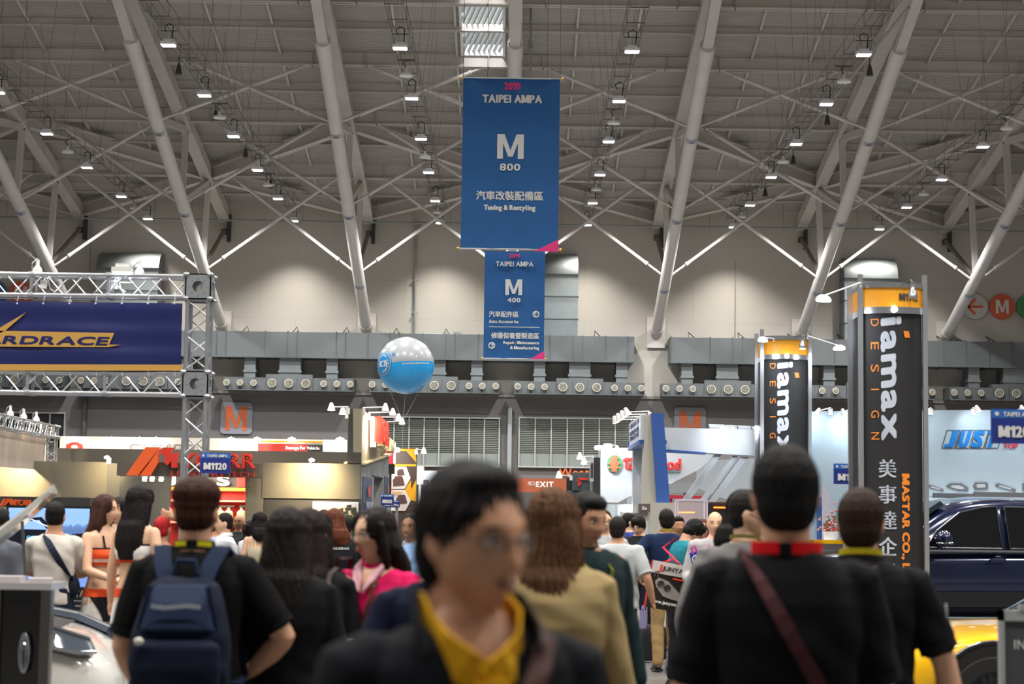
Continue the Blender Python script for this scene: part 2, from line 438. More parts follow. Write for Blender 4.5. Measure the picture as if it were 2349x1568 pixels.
for k in KS:
    X = k * 7.88 - .04
    t = thing('roof_truss', 'white roof truss with slanting tube strut, ' + tnames[k], 'roof truss', (X, 99.9, 11.9), 'roof trusses')
    # tube strut
    mb = MB(); a = Vector((X, 99.75, strut_pt(99.75))); b = Vector((X, 74.0, strut_pt(74)))
    mb.cyl(a, b, .30, .31, 28); d = (b - a).normalized()
    mb.cyl(b - d * .9, b + d * .05, .335, .335, 28)
    mb.build('strut', m_tube, t, smooth=True)
    mb = MB(); mb.cyl(a - d * .1, a + d * .55, .34, .33, 24); mb.bb(X - .5, X + .5, 99.8, 99.95, 11.2, 12.9)
    mb.build('base_shoe', m_steel, t, smooth=True)
    mb = MB(); e = b + d * 9; mb.beam(b - d * .4, e, .42, .34)
    mb.prism([(-.3, 0), (.3, 0), (0, .55)], b + d * .03, (1, 0, 0), d, .03)
    mb.build('strut_head', m_steel, t)
    # rafter (box beam)
    mb = MB(); ya, yb = 99.9, 42
    zc = lambda y: zdeck(y) - .72
    mb.beam((X, ya, zc(ya)), (X, yb, zc(yb)), .42, .72)
    mb.beam((X, ya, zc(ya) - .37), (X, yb, zc(yb) - .37), .56, .04)
    for y in ys: mb.box((X, y, zc(y)), (.6, .03, .8))
    mb.build('rafter', m_steel, t)
    # webs
    def P(y): return Vector((X, y, strut_pt(y)))
    def Rf(y): return Vector((X, y, zc(y) - .3))
    for nm, p, q, r in (('post', P(N2), Rf(R2), 'b'), ('post', P(N3), Rf(R3), 'b'), ('diagonal', P(N1), Rf(R2), 'b'), ('diagonal', P(N2), Rf(R3), 'b'), ('diagonal', P(N3), Vector((X, 99.7, 17.3)), 'c')):
        mb = MB()
        if r == 'b': mb.beam(p, q, .26, .3, up=(0, 1, .2))
        else:
            mb.cyl(p, q, .12, .12, 12)
        mb.build(nm, m_steel if r == 'b' else M('web_dark', '#7d756a', .6), t)
    mb = MB(); mb.bb(X - .14, X + .14, 99.5, 99.95, 17.1, 17.35); mb.bb(X + .16, X + .34, 99.6, 99.95, 16.7, 18.2); mb.build('wall_bracket', m_dark, t)
    # number plates on the strut
    for (yy, sx) in ((80.6, 0), (87.6, 1), (94.6, 2)):
        c = Vector((X, yy, strut_pt(yy))); nrm = Vector((0, -abs(d.z), -abs(d.y))).normalized(); nrm = (Vector((0, -1, 0)) - d * Vector((0, -1, 0)).dot(d)).normalized()
        mb = MB()
        for q in range(7):
            an = (q - 3) * .24; an2 = an + .24
            p0 = c + nrm * (.318 * math.cos(an - .12)) + XV * (.318 * math.sin(an - .12)); p1 = c + nrm * (.318 * math.cos(an + .12)) + XV * (.318 * math.sin(an + .12))
            mb.add([p0 - d * .16, p1 - d * .16, p1 + d * .16, p0 + d * .16], [(0, 1, 2, 3)], 0)
        s_ = plate_txt[k][0] if sx == 0 else plate_txt[k][1] if sx == 1 else ''
        if s_: put_text(mb, s_, c + nrm * .325 - XV * -.11 + d * .07, -XV, -d, .22, .15, bold=.02, lift=.01, m=1)
        mb.build('tag_plate', [m_plate, m_platered], t)

# ---- crossing tube braces between struts and purlins
pz = {y: (U(1180, py, y).z if py else zdeck(y) - 1) for py, y, dp in PURL}
tier = [('upper', N1, R1, 1.35), ('middle', N2, R2, 1.35), ('lower', N3, R3, 1.2)]
baynames = {-4: 'fourth bay left of banners', -3: 'third bay left of banners', -2: 'second bay left of banners', -1: 'first bay left of banners', 0: 'first bay right of banners', 1: 'second bay right of banners', 2: 'third bay right of banners', 3: 'fourth bay right of banners'}
for k in KS[:-1]:
    for nm, ny, ry, off in tier:
        for s in (1, -1):
            X0 = (k if s == 1 else k + 1) * 7.88 - .04; X1 = (k + 1 if s == 1 else k) * 7.88 - .04
            a = Vector((X0 + s * .3, ny, strut_pt(ny))); b = Vector((X1 - s * off, ry, pz[ry] + .05))
            dd = (b - a).normalized(); L = (b - a).length
            t = thing('cross_brace', 'white tube brace rising to the %s, %s tier, %s' % ('right' if s == 1 else 'left', nm, baynames[k]), 'brace', a, 'crossing tube braces under the roof')
            mb = MB(); mb.cyl(a + dd * .9, b - dd * .7, .085, .085, 12); mb.build('tube', m_tube, t, smooth=True)
            for (p_, q_, r_) in ((a - dd * .1, a + dd * .95, .062), (b - dd * .75, b, .062)):
                mb = MB(); mb.cyl(p_, q_, r_, r_, 10); mb.build('end_rod', m_steel, t, smooth=True)
            for (p_, q_, r_) in ((a + dd * .85, a + dd * 1.0, .11), (b - dd * .8, b - dd * .65, .11), (a + dd * L * .36, a + dd * L * .52, .097)):
                mb = MB(); mb.cyl(p_, q_, r_, r_, 12); mb.build('coupler', m_steel, t, smooth=True)
# ---- diagonal roof girders (deep I beams) zig-zagging between trusses
nodeZ = lambda y: zdeck(y) - .95
for k in KS[:-1]:
    e, o_ = (k, k + 1) if k % 2 == 0 else (k + 1, k)   # even trusses meet them at the lower node
    for yo, nm in ((R2, 'upper'), (99.5, 'lower')):
        a = Vector((e * 7.88, R3, nodeZ(R3))); b = Vector((o_ * 7.88, yo, nodeZ(yo)))
        dd = (b - a).normalized(); a = a + dd * .3; b = b - dd * .3
        mb = MB(); up = Vector((0, SL, 1))
        mb.beam(a + ZV * .3, b + ZV * .3, .04, .62, up); mb.beam(a, b, .30, .045, up); mb.beam(a + ZV * .6, b + ZV * .6, .30, .045, up)
        tag(mb.build('diagonal_girder', m_steel), 'deep diagonal roof girder, %s one, %s' % (nm, baynames[k]), 'girder', 'diagonal roof girders')

# ---- skylight with slanting louvres
t = thing('window_1', None, None, (sx0, sy0, zdeck(sy0))); struct(t)
mb = MB()
for (x, y0, y1) in ((sx0, sy0, sy1), (sx1, sy0, sy1)):
    mb.beam((x, y0, zdeck(y0) + .1), (x, y1, zdeck(y1) + .1), .12, .5)
for y in (sy0, sy1): mb.bb(sx0, sx1, y - .05, y + .05, zdeck(y) - .1, zdeck(y) + .4)
struct(mb.build('window_frame', m_white, t))
mb = MB(); zc = lambda y: zdeck(y) + .08
xa_, xb_ = sx0 - .3, sx1 + .3; slope = 4.4
for i in range(-9, 11):
    ys0 = sy0 - .2 + i * 1.0                      # where the slat meets the right side
    ya, yb = max(ys0, sy0 - .2), min(ys0 + (xb_ - xa_) * slope, sy1 + .2)
    if yb <= ya + .3: continue
    mb.beam((xb_ - (ya - ys0) / slope, ya, zc(ya)), (xb_ - (yb - ys0) / slope, yb, zc(yb)), .15, .03, up=(.55, -.2, .8))
struct(mb.build('louvre', M('louvre_paint', '#d8dedd', .5), t))
mb = MB(); mb.beam(((sx0 + sx1) / 2, sy0 - 1, zdeck(sy0 - 1) + 3.2), ((sx0 + sx1) / 2, sy1 + 1.5, zdeck(sy1 + 1.5) + 3.2), 6, .02)
struct(mb.build('sky_pane', M('sky_glow', '#ffffff', .5, emit=1.35, emitcol='#f4f8ff'), t))

# ---- wall-side pipe run and suspended small pipes
mb = MB(); pz0 = U(1180, 514, 98.6).z
mb.cyl((-45, 98.6, pz0), (45, 98.6, pz0), .05, n=8)
for q in range(-22, 23): mb.cyl((q * 2 + .6, 98.6, pz0 - .12), (q * 2 + .6, 98.6, pz0 + 1.3), .018, n=5)
tag(mb.build('sprinkler_pipe', m_pipe), 'long thin grey pipe running along the top of the far wall', 'pipe')
for i, (pa, pb, lab) in enumerate(((U(335, 0, 60), U(680, 500, 98), 'left'), (U(2085, 0, 58), U(1690, 520, 98.4), 'right'))):
    t = thing('conduit_run', 'long slanting grey conduit with small horn speakers, %s of the banners' % lab, 'conduit', pa)
    pb.z = pa.z = 18.4 if i == 0 else 18.3
    mb = MB(); mb.cyl(pa, pb, .055, n=8); mb.build('pipe', m_pipe, t)
    for fr in (.15, .35, .55, .75):
        c = pa.lerp(pb, fr); mb = MB(); mb.cyl(c, c - ZV * .35, .02, n=6); mb.lathe([(.04, -.35), (.06, -.4), (.13, -.75), (.0, -.75)], c, 12); mb.build('horn_speaker', m_dark, t)
mb = MB(); c = U(1216, 170, 76); tp_ = Vector((c.x, 76, zdeck(76) - .02)); mb.cyl(c, tp_, .05, n=8); mb.lathe([(.05, 0), (.14, -.4), (0, -.4)], U(1216, 90, 76), 12)
tag(mb.build('drop_pipe', m_pipe), 'vertical grey pipe with a horn hanging right behind the big banner top', 'pipe')

# ---- cable ladders with high bay lamps
def high_bay():
    t = thing('high_bay_lamp', 'x', 'lamp', (0, 0, 0))
    mb = MB(); mb.box((0, 0, 0), (.50, .38, .10)); mb.box((0, 0, .09), (.32, .26, .10)); mb.build('housing', m_white, t)
    mb = MB(); mb.box((0, 0, -.06), (.44, .32, .03)); mb.build('lens', m_led, t)
    mb = MB(); mb.tube([(-.3, 0, 0), (-.30, 0, .50), (.30, 0, .50), (.3, 0, 0)], .018, 6); mb.build('yoke', m_galv, t)
    mb = MB(); mb.tube([(-.1, 0, .42), (-.15, 0, .6), (0, 0, .7), (.15, 0, .62), (.12, 0, .16)], .02, 6); mb.build('power_cord', m_black, t)
    return t
def off_lamp():
    t = thing('emergency_lamp', 'x', 'lamp', (0, 0, 0))
    mb = MB(); mb.lathe([(.0, 0), (.26, .0), (.24, .08), (.08, .12), (.03, .3), (0, .3)], n=16); mb.build('dish', m_white, t, smooth=True)
    mb = MB(); mb.tube([(0, 0, .28), (-.12, 0, .5), (.08, 0, .60)], .02, 6); mb.build('power_cord', m_black, t)
    mb = MB(); mb.box((0, 0, .60), (.64, .05, .05)); mb.build('cross_bar', m_wire, t)
    return t
hb = high_bay(); ol = off_lamp(); used = [False, False]
rown = ['third lamp row left of banners', 'second lamp row left of banners', 'first lamp row left of banners', 'first lamp row right of banners', 'second lamp row right of banners', 'third lamp row right of banners']
posn = ['nearest the wall', 'second from the wall', 'third from the wall', 'fourth from the wall', 'fifth from the wall', 'sixth from the wall']
def visible(x, y, z):
    v = Vector((x, y, z - EYE)); dpt = v.dot(_f); px = CX + F_PX * v.dot(_r) / dpt; py = CY - F_PX * v.dot(_u) / dpt
    return -30 < px < 2379 and -30 < py < 1600
for r, hx in enumerate(HB_X):
    for i, hy in enumerate(HB_Y):
        lab = 'glowing high-bay lamp, %s, %s' % (rown[r], posn[i])
        if not visible(hx, hy, HB_Z): continue
        if not used[0]: hb.location = (hx, hy, HB_Z); hb['label'] = lab; hb['group'] = 'high-bay lamps under the roof'; used[0] = True
        else: dup(hb, (hx, hy, HB_Z), lab, 'high-bay lamps under the roof')
    for i, hy in enumerate((94.2, 87.1, 79.7, 72.3, 64.9)):
        if not visible(hx, hy, HB_Z) or (i + r) % 2: continue
        lab = 'small unlit dish lamp, %s, %s' % (rown[r], posn[i])
        if not used[1]: ol.location = (hx, hy, HB_Z - .1); ol['label'] = lab; ol['group'] = 'unlit dish lamps'; used[1] = True
        else: dup(ol, (hx, hy, HB_Z - .1), lab, 'unlit dish lamps')
    t = thing('cable_ladder', 'thin steel cable ladder carrying the %s' % rown[r], 'cable tray', (hx, 98, HB_Z + .5), 'cable ladders of the lamp rows')
    za = HB_Z + .5
    for s in (-1, 1):
        for q in (0, .45):
            mb = MB(); mb.cyl((hx + s * .3, 98.3, za + q), (hx + s * .3, 52, za + q), .012, n=5); mb.build('rail', m_wire, t)
    mb = MB(); yy = 98.0
    while yy > 52:
        mb.box((hx, yy, za), (.64, .035, .03)); mb.box((hx - .3, yy, za + .22), (.014, .014, .45)); mb.box((hx + .3, yy, za + .22), (.014, .014, .45)); yy -= 1.83
    tag(mb.build('rung', m_wire, t), kind='stuff')
    rnd = random.Random(r)
    for yy in (95, 91.5, 88, 84.5, 81, 77.5, 74, 70.5, 67):
        for s in (-1, 1):
            xo = s * (.3 + rnd.random() * .25)
            mb = MB(); mb.cyl((hx + s * .3, yy, za + .4), (hx + xo * 1.6, yy + .1, zdeck(yy) - .3), .0075, n=4); mb.build('hanger_wire', m_wire, t)

# ---- far wall services --------------------------------------------------
bay0 = U(515, 860, 98.5).x; BAY = 7.88 * .985
zt, zb_ = U(1180, 768, 98.2).z, U(1180, 826, 98.2).z
dn = ['far left, behind the blue truss sign', 'left of the gap', 'right of the gap']
for i, (xa, xb) in enumerate(((-29, U(1455, 800, 98.2).x), (U(1538, 800, 98.2).x, 34))):
    t = thing('air_duct', 'long grey rectangular air duct on the far wall, %s of the pale gap' % ('left' if i == 0 else 'right'), 'duct', (xa, 99, zb_), 'main air ducts on the far wall')
    mb = MB(); mb.bb(xa, xb, 98.2, 99.9, zb_, zt); mb.build('casing', m_duct, t)
    mb = MB(); x = xa + .02; rr = random.Random(i)
    while x < xb: mb.bb(x, x + .035, 98.14, 99.9, zb_ - .05, zt + .05); x += rr.choice((1.2, 2.1, .5, 1.25))
    mb.bb(xa, xb, 98.12, 98.2, zb_ - .04, zb_ + .03); tag(mb.build('flange', M('duct_seam', '#5f6463', .6), t), kind='stuff')
    mb = MB(); x = xa + 1
    while x < xb - 1:
        mb.tube([(x, 98.5, zt), (x + .1, 99.85, zt + .45), (x + .35, 98.6, zt)], .03, 5); x += 2.7
    tag(mb.build('bracket', m_dark, t), kind='stuff')
gn = {-2: 'behind the left end of the truss sign', -1: 'behind the blue truss sign', 0: 'first right of the truss column', 1: 'behind the balloon', 2: 'right of the small banner', 3: 'between the white gap and the small pillar', 4: 'between the two tall pillars', 5: 'right of the tall pillar', -3: 'at far left'}
zj = U(1000, 881, 98).z
for g in range(-2, 6):
    xg = bay0 + g * BAY
    if g == 3: xg += .15
    t = thing('vent_plenum', 'grey plenum box with nine air jets, %s' % gn[g], 'air vent', (xg, 99, zj - .35), 'plenum boxes with air jets')
    mb = MB(); mb.bb(xg, xg + 6.95, 98.35, 99.9, zj - .38, zj + .26); mb.bb(xg + 2.25, xg + 4.75, 98.25, 99.9, zj - .4, zj + .44)
    mb.build('casing', m_duct, t)
    mb = MB()
    for q in (.8, 1.6, 2.24, 3.1, 3.9, 4.74, 5.3, 6.1, 6.93): mb.bb(xg + q, xg + q + .025, 98.2, 99.9, zj - .42, zj + .27)
    mb.bb(xg, xg + 6.95, 98.2, 98.35, zj - .44, zj - .4); tag(mb.build('seam', M('duct_seam', '#5f6463', .6), t), kind='stuff')
    for (q, wd) in ((1.35, .6), (3.5, 1.15), (5.75, .6)):
        mb = MB(); mb.bb(xg + q - wd / 2, xg + q + wd / 2, 98.5, 99.8, zj + .2, zb_); mb.bb(xg + q - wd / 2 - .05, xg + q + wd / 2 + .05, 98.42, 99.85, zj + .55, zj + .68)
        mb.build('drop_duct', m_duct2, t)
    for q, r in ((.18, .15), (.9, .15), (1.62, .15), (2.6, .21), (3.5, .21), (4.4, .21), (5.35, .15), (6.06, .15), (6.78, .15)):
        c = Vector((xg + q, 98.2, zj - .05)); R = Matrix.Rotation(PI / 2, 3, 'X')
        mb = MB(); mb.cyl(c + Vector((0, .2, 0)), c - Vector((0, .12, 0)), r, n=20, m=1)
        yf = -.135
        mb.tube([c + Vector((r * math.cos(a) * 1.02, yf + .02, r * math.sin(a) * 1.02)) for a in [2 * PI * i / 20 for i in range(20)]], .025, 6, m=0, closed=True)
        for rr_ in (.72, .45, .2):
            mb.tube([c + Vector((r * math.cos(a) * rr_, yf, r * math.sin(a) * rr_)) for a in [2 * PI * i / 16 for i in range(16)]], .012, 4, m=0, closed=True)
        mb.build('air_jet', [m_cream, m_jet], t, smooth=True)
# gap column with pale wedge
# large vertical ducts with rounded top
for (px0, px1, py, lab) in ((222, 365, 570, 'left, above the truss sign'), (1213, 1327, 573, 'partly hidden behind the banners'), (1937, 2060, 584, 'right, behind the tall pillars')):
    x0, x1 = U(px0, py, 98.4).x, U(px1, py, 98.4).x; zt_ = U(px0, py, 98.4).z
    t = thing('riser_duct', 'wide vertical galvanised duct curving into the far wall, %s' % lab, 'duct', (x0, 99.5, zt), 'riser ducts')
    poly = [(98.4, zt)] + [(98.4 + 1.5 * (1 - math.cos(a)), zt_ - 1.2 + 1.2 * math.sin(a)) for a in [i * PI / 16 for i in range(9)]] + [(99.9, zt)]
    mb = MB(); n = len(poly); va = [(x0, y, z) for y, z in poly]; vb = [(x1, y, z) for y, z in poly]
    mb.loft([va, vb]); mb.build('casing', m_duct2, t, smooth=30)
    mb = MB(); z = zt + .9
    while z < zt_ - 1: mb.bb(x0 - .03, x1 + .03, 98.34, 99.9, z, z + .05); z += 1.22
    mb.build('seam', M('duct_seam', '#5f6463', .6), t)
# vertical conduits on the wall
for (px, py0, py1, lab) in ((951, 520, 765, 'above the balloon'), (205, 515, 640, 'left above the truss sign'), (1686, 600, 770, 'right of the banners')):
    mb = MB(); p = U(px, py1, 99.8); p.z = max(p.z, zt + .12); q = U(px, py0, 99.8); q.x = p.x; mb.cyl(p, q, .06 if px == 951 else .03, n=8)
    if px == 951:
        for fr in (.2, .5, .8): mb.box(p.lerp(q, fr), (.35, .1, .05))
        mb.cyl(p, p + XV * 2.1, .05, n=8); mb.box(p + XV * 2.3, (.4, .2, .25)); mb.box(q + ZV * .1, (.35, .2, .3))
    tag(mb.build('wall_conduit', m_pipe), 'grey conduit running up the pale far wall %s' % lab, 'conduit')
# louvre windows on the lower wall
def louvre_win(n, px0, px1, py0, py1, cols, solid=.28, blind=True):
    a = U(px0, py1, 99.8); b = U(px1, py0, 99.8)
    b.z = U(px0, py0, 99.8).z
    t = thing('window_%d' % n, None, None, (a.x, 99.8, a.z)); struct(t)
    mb = MB(); mb.bb(a.x, b.x, 99.86, 99.94, a.z, b.z); struct(mb.build('window_glass', M('window_dark', '#2b2d2b' if blind else '#4b5149', .3), t))
    zsd = a.z + (b.z - a.z) * solid
    mb = MB(); mb.bb(a.x, b.x, 99.8, 99.9, a.z, zsd); struct(mb.build('window_panel', M('window_lower', '#7f837b', .6), t))
    if blind:
        mb = MB(); z = zsd + .05
        while z < b.z - .02: mb.box(((a.x + b.x) / 2, 99.78, z), (b.x - a.x, .09, .035), rot=(math.radians(35), 0, 0)); z += .098
        struct(mb.build('window_slat', M('slat', '#85877d', .45, metal=.2), t))
    mb = MB()
    for i in range(cols + 1): x = a.x + (b.x - a.x) * i / cols; mb.bb(x - .035, x + .035, 99.68, 99.9, a.z, b.z)
    mb.bb(a.x - .05, b.x + .05, 99.68, 99.9, b.z, b.z + .08); mb.bb(a.x - .05, b.x + .05, 99.68, 99.9, a.z - .08, a.z)
    struct(mb.build('window_frame', M('window_frame_paint', '#a3a39c', .5), t))
louvre_win(2, 868, 1146, 957, 1065, 8); louvre_win(3, 1190, 1448, 959, 1068, 7); louvre_win(4, 10, 150, 947, 1010, 4, 0, False); louvre_win(5, -260, -30, 945, 1050, 6)
# slight wall pilasters and grey band differences
mb = MB(); p = U(1168, 1080, 99.7); mb.bb(p.x - .11, p.x + .11, 99.5, 99.95, 0, U(1168, 935, 99.7).z); mb.build('wall_pipe', m_pipe); bpy.data.objects['wall_pipe']['kind'] = 'structure'; bpy.data.objects['wall_pipe'].name = 'trim_3'
mb = MB(); p = U(193, 1000, 99.7); mb.bb(p.x - .08, p.x + .08, 99.6, 99.95, 0, zs); mb.build('trim_4', M('joint_dark', '#55504c', .8)); bpy.data.objects['trim_4']['kind'] = 'structure'
# M signs on the wall
m_signgrey = M('sign_grey', '#86868a', .6); m_orange = M('sign_orange', '#c9602f', .55)
def rrect(w, h, r, n=5):
    P = []
    for cx, cy, a0 in ((w / 2 - r, h / 2 - r, 0), (-w / 2 + r, h / 2 - r, 90), (-w / 2 + r, -h / 2 + r, 180), (w / 2 - r, -h / 2 + r, 270)):
        P += [(cx + r * math.cos(math.radians(a0 + 90 * i / n)), cy + r * math.sin(math.radians(a0 + 90 * i / n))) for i in range(n + 1)]
    return P
for (px0, px1, py0, py1, lab) in ((505, 578, 922, 994, 'left, beside the truss column'), (1547, 1620, 934, 1006, 'right, above the white booth')):
    c = U((px0 + px1) / 2, (py0 + py1) / 2, 99.7); w_ = SZ(px1 - px0, 99.7)
    t = thing('wall_sign', 'large square grey wall sign with an orange letter M, %s' % lab, 'sign', (c.x, 99.8, c.z), 'square letter signs')
    mb = MB(); mb.prism(rrect(w_, w_, .2), (c.x, 99.95, c.z), (1, 0, 0), (0, 0, 1), .12); mb.build('board', m_signgrey, t)
    mb = MB(); ptext(mb, 'M', px0 + 12, px1 - 12, py0 + 9, py1 - 8, 99.82, bold=.01, lift=.01); mb.build('lettering', m_orange, t)
def disc_sign(px, py, r, col, letter, label, lc='#d8d4cc', d=99.85, arrow=False):
    c = U(px, py, d); R_ = SZ(r, d)
    t = thing('round_sign', label, 'sign', (c.x, d, c.z), 'round wall signs')
    mb = MB(); mb.cyl((c.x, d, c.z), (c.x, 100.0, c.z), R_, n=48); mb.build('disc', M('disc_' + col, col, .6), t)
    mb = MB()
    if arrow:
        for a, b in (((-.62, 0), (.6, 0)), ((-.62, 0), (.0, .6)), ((-.62, 0), (.0, -.6))):
            mb.beam((c.x + a[0] * R_, d - .02, c.z + a[1] * R_), (c.x + b[0] * R_, d - .02, c.z + b[1] * R_), .14, .03, up=(0, 1, 0))
    else: put_text(mb, letter, (c.x - R_ * .52, d, c.z - R_ * .55), XV, ZV, R_ * 1.04, R_ * 1.1, bold=.03, lift=.02)
    if mb.v: mb.build('lettering', M('disc_l' + lc, lc, .6), t)
disc_sign(2237, 703, 29, '#c4beb4', '', 'pale grey disc with an orange left arrow on the far wall', '#cf5f38', arrow=True)
disc_sign(2299, 703, 29, '#d4603a', 'M', 'orange-red disc with a white M on the far wall, beside the arrow disc')
disc_sign(2361, 703, 29, '#4f8f5a', '', 'green disc on the far wall, right of the white M disc')
disc_sign(48, 672, 28, '#d4603a', 'M', 'orange-red disc with a white M seen through the top truss at left')
disc_sign(-12, 672, 28, '#3f6da8', '', 'blue disc on the far wall, left of the M disc behind the truss')
disc_sign(104, 660, 18, '#cfcac0', '', 'pale disc with arrow behind the truss beam', '#cf5f38', arrow=True)
# West lettering and EXIT band
for (a, b, lab) in ((1281, 1352, 'above the orange exit band'), (944, 1015, 'right of the yellow tool poster')):
    mb = MB(); ptext(mb, 'West', a, b, 1071, 1096, 99.8, bold=.02, lift=.02, th=.05)
    tag(mb.build('wall_lettering', m_orange), 'orange word West on the grey far wall, %s' % lab, 'lettering', 'orange wall words')
t = thing('exit_band', 'wide orange wall band with white EXIT lettering above the far doors', 'sign', (U(1180, 1120, 99).x, 99.5, 3.4))
mb = MB(); prect(mb, 1150, 1300, 1097, 1150, 99.4, .3); mb.build('board', M('band_orange', '#94441f', .6), t)
mb = MB(); ptext(mb, '出口', 1211, 1226, 1103, 1113, 99.4, bold=.01, lift=.02); ptext(mb, 'EXIT', 1229, 1270, 1104, 1117, 99.4, bold=.04, lift=.02); mb.build('lettering', M('band_white', '#d9cfc4', .6), t)
# ================================================================ hanging banners
m_ban = M('banner_blue', '#135593', .7, var=.03, vscale=3)
m_banw = M('banner_white', '#d2d2d0', .7); m_mag = M('banner_magenta', '#d6317a', .7); m_gold = M('gold_ball', '#d9a83c', .3, metal=.8)
m_alu = M('aluminium', '#c4c7cc', .28, metal=.85); m_alud = M('aluminium_plate', '#a9adb2', .35, metal=.7)
def cloth(name, px0, px1, py0, py1, d, mat, parent, folds=.006, th=.006):
    a = U((px0 + px1) / 2, (py0 + py1) / 2, d); w, h = SZ(px1 - px0, d), SZ(py1 - py0, d)
    nx, nz = 16, 24; mb = MB(); V = []
    for s in (0, th):
        for j in range(nz + 1):
            for i in range(nx + 1):
                x = -w / 2 + w * i / nx; z = -h / 2 + h * j / nz
                V.append((a.x + x, d + s + folds * math.sin(i * .9 + j * .15) + folds * .6 * math.sin(j * .8), a.z + z))
    n = nx + 1; N = n * (nz + 1); Fs = []
    for j in range(nz):
        for i in range(nx):
            q = j * n + i; Fs += [(q, q + 1, q + n + 1, q + n), (N + q + n, N + q + n + 1, N + q + 1, N + q)]
    bd = [i for i in range(n)] + [j * n + nx for j in range(1, nz + 1)] + [nz * n + i for i in range(nx - 1, -1, -1)] + [j * n for j in range(nz - 1, 0, -1)]
    for k in range(len(bd)): Fs.append((bd[k], N + bd[k], N + bd[(k + 1) % len(bd)], bd[(k + 1) % len(bd)]))
    mb.add(V, Fs); o = mb.build(name, mat, parent, smooth=True); return o, a, w, h
def rod(parent, c, w, z, d):
    mb = MB(); mb.cyl((c.x - w / 2 - .03, d + .01, z), (c.x + w / 2 + .03, d + .01, z), .018, n=8); mb.build('rod', m_alu, parent)
    for s in (-1, 1):
        mb = MB(); mb.ell((c.x + s * (w / 2 + .05), d + .01, z), (.035, .035, .035), n=10); mb.build('rod_end', m_gold, parent, smooth=True)
D1 = 38.0
t = thing('hanging_banner', 'large blue hanging banner with M 800, the upper one', 'banner', U(1171, 375, D1))
o, c, w, h = cloth('cloth', 1058, 1284, 173, 577, D1, m_ban, t)
rod(t, c, w, c.z - h / 2 + .01, D1); rod(t, c, w, c.z + h / 2, D1)
mb = MB()
for tx in (('TAIPEI AMPA', 1105, 1245, 217, 237, .045), ('M', 1140, 1202, 307, 365, .075), ('800', 1146, 1194, 375, 392, .04), ('汽車改裝配備區', 1091, 1247, 438, 460, .022), ('Tuning & Restyling', 1109, 1229, 470, 486, .04)):
    ptext(mb, tx[0], tx[1], tx[2], tx[3], tx[4], D1, bold=tx[5], lift=.015)
mb.build('lettering', m_banw, t)
mb = MB(); ptext(mb, '2019', 1156, 1195, 189, 207, D1, bold=.07, lift=.015); ppoly(mb, [(1225, 576), (1281, 577.5), (1281, 549)], D1 - .012, .004); mb.build('print_accent', m_mag, t)
for s in (-1, 1):
    x = c.x + s * w / 2; mb = MB(); mb.cyl((x, D1, c.z + h / 2), (x, D1, zdeck(D1 + 4) - 0), .008, n=4); mb.build('suspension_wire', m_wire, t)
D2 = 62.0
t = thing('hanging_banner', 'blue hanging banner with M 400 and arrows, below and behind M 800', 'banner', U(1180, 700, D2))
o, c, w, h = cloth('cloth', 1110, 1249.5, 574, 824, D2, m_ban, t)
rod(t, c, w, c.z - h / 2 + .01, D2)
mb = MB()
for tx in (('TAIPEI AMPA', 1137, 1224, 599.5, 611, .03), ('M', 1159, 1198, 640, 677, .075), ('400', 1164, 1194, 682.5, 693.5, .04), ('汽車配件區', 1121, 1190, 713.5, 727.5, .022), ('Auto Accessories', 1121, 1190, 733, 741, .04), ('修護保養暨製造區', 1126, 1237, 762.5, 777, .022), ('Repair, Maintenance', 1154, 1237, 782, 791.5, .04), ('& Manufacturing', 1170, 1237, 793.5, 803.5, .04)):
    ptext(mb, tx[0], tx[1], tx[2], tx[3], tx[4], D2, bold=tx[5], lift=.015)
prect(mb, 1121, 1238, 749, 750.6, D2 - .018, .006)
for (x, y) in ((1229.5, 720.5), (1128, 792)): q = U(x, y, D2); mb.cyl((q.x, D2 - .018, q.z), (q.x, D2 - .012, q.z), SZ(8, D2), n=24)
mb.build('lettering', m_banw, t)
mb = MB()
for (x, y, s) in ((1229.5, 720.5, 1), (1128, 792, -1)):
    q = U(x, y, D2)
    for a, b in (((-.085 * s, 0), (.075 * s, 0)), ((.075 * s, 0), (.0, .07)), ((.075 * s, 0), (0, -.07))):
        mb.beam((q.x + a[0], D2 - .024, q.z + a[1]), (q.x + b[0], D2 - .024, q.z + b[1]), .008, .028, up=(0, 0, 1) if a[1] == b[1] else (1, 0, 0))
mb.build('arrow', m_ban, t)
mb = MB(); ptext(mb, '2019', 1168, 1193, 582, 592, D2, bold=.07, lift=.015); ppoly(mb, [(1216, 823), (1249, 823.5), (1249, 804)], D2 - .012, .004); mb.build('print_accent', m_mag, t)
for s in (-1, 1):
    x = c.x + s * w / 2; mb = MB(); mb.cyl((x, D2, c.z + h / 2), (x, D2, zdeck(D2) - .6), .01, n=4); mb.build('suspension_wire', m_wire, t)

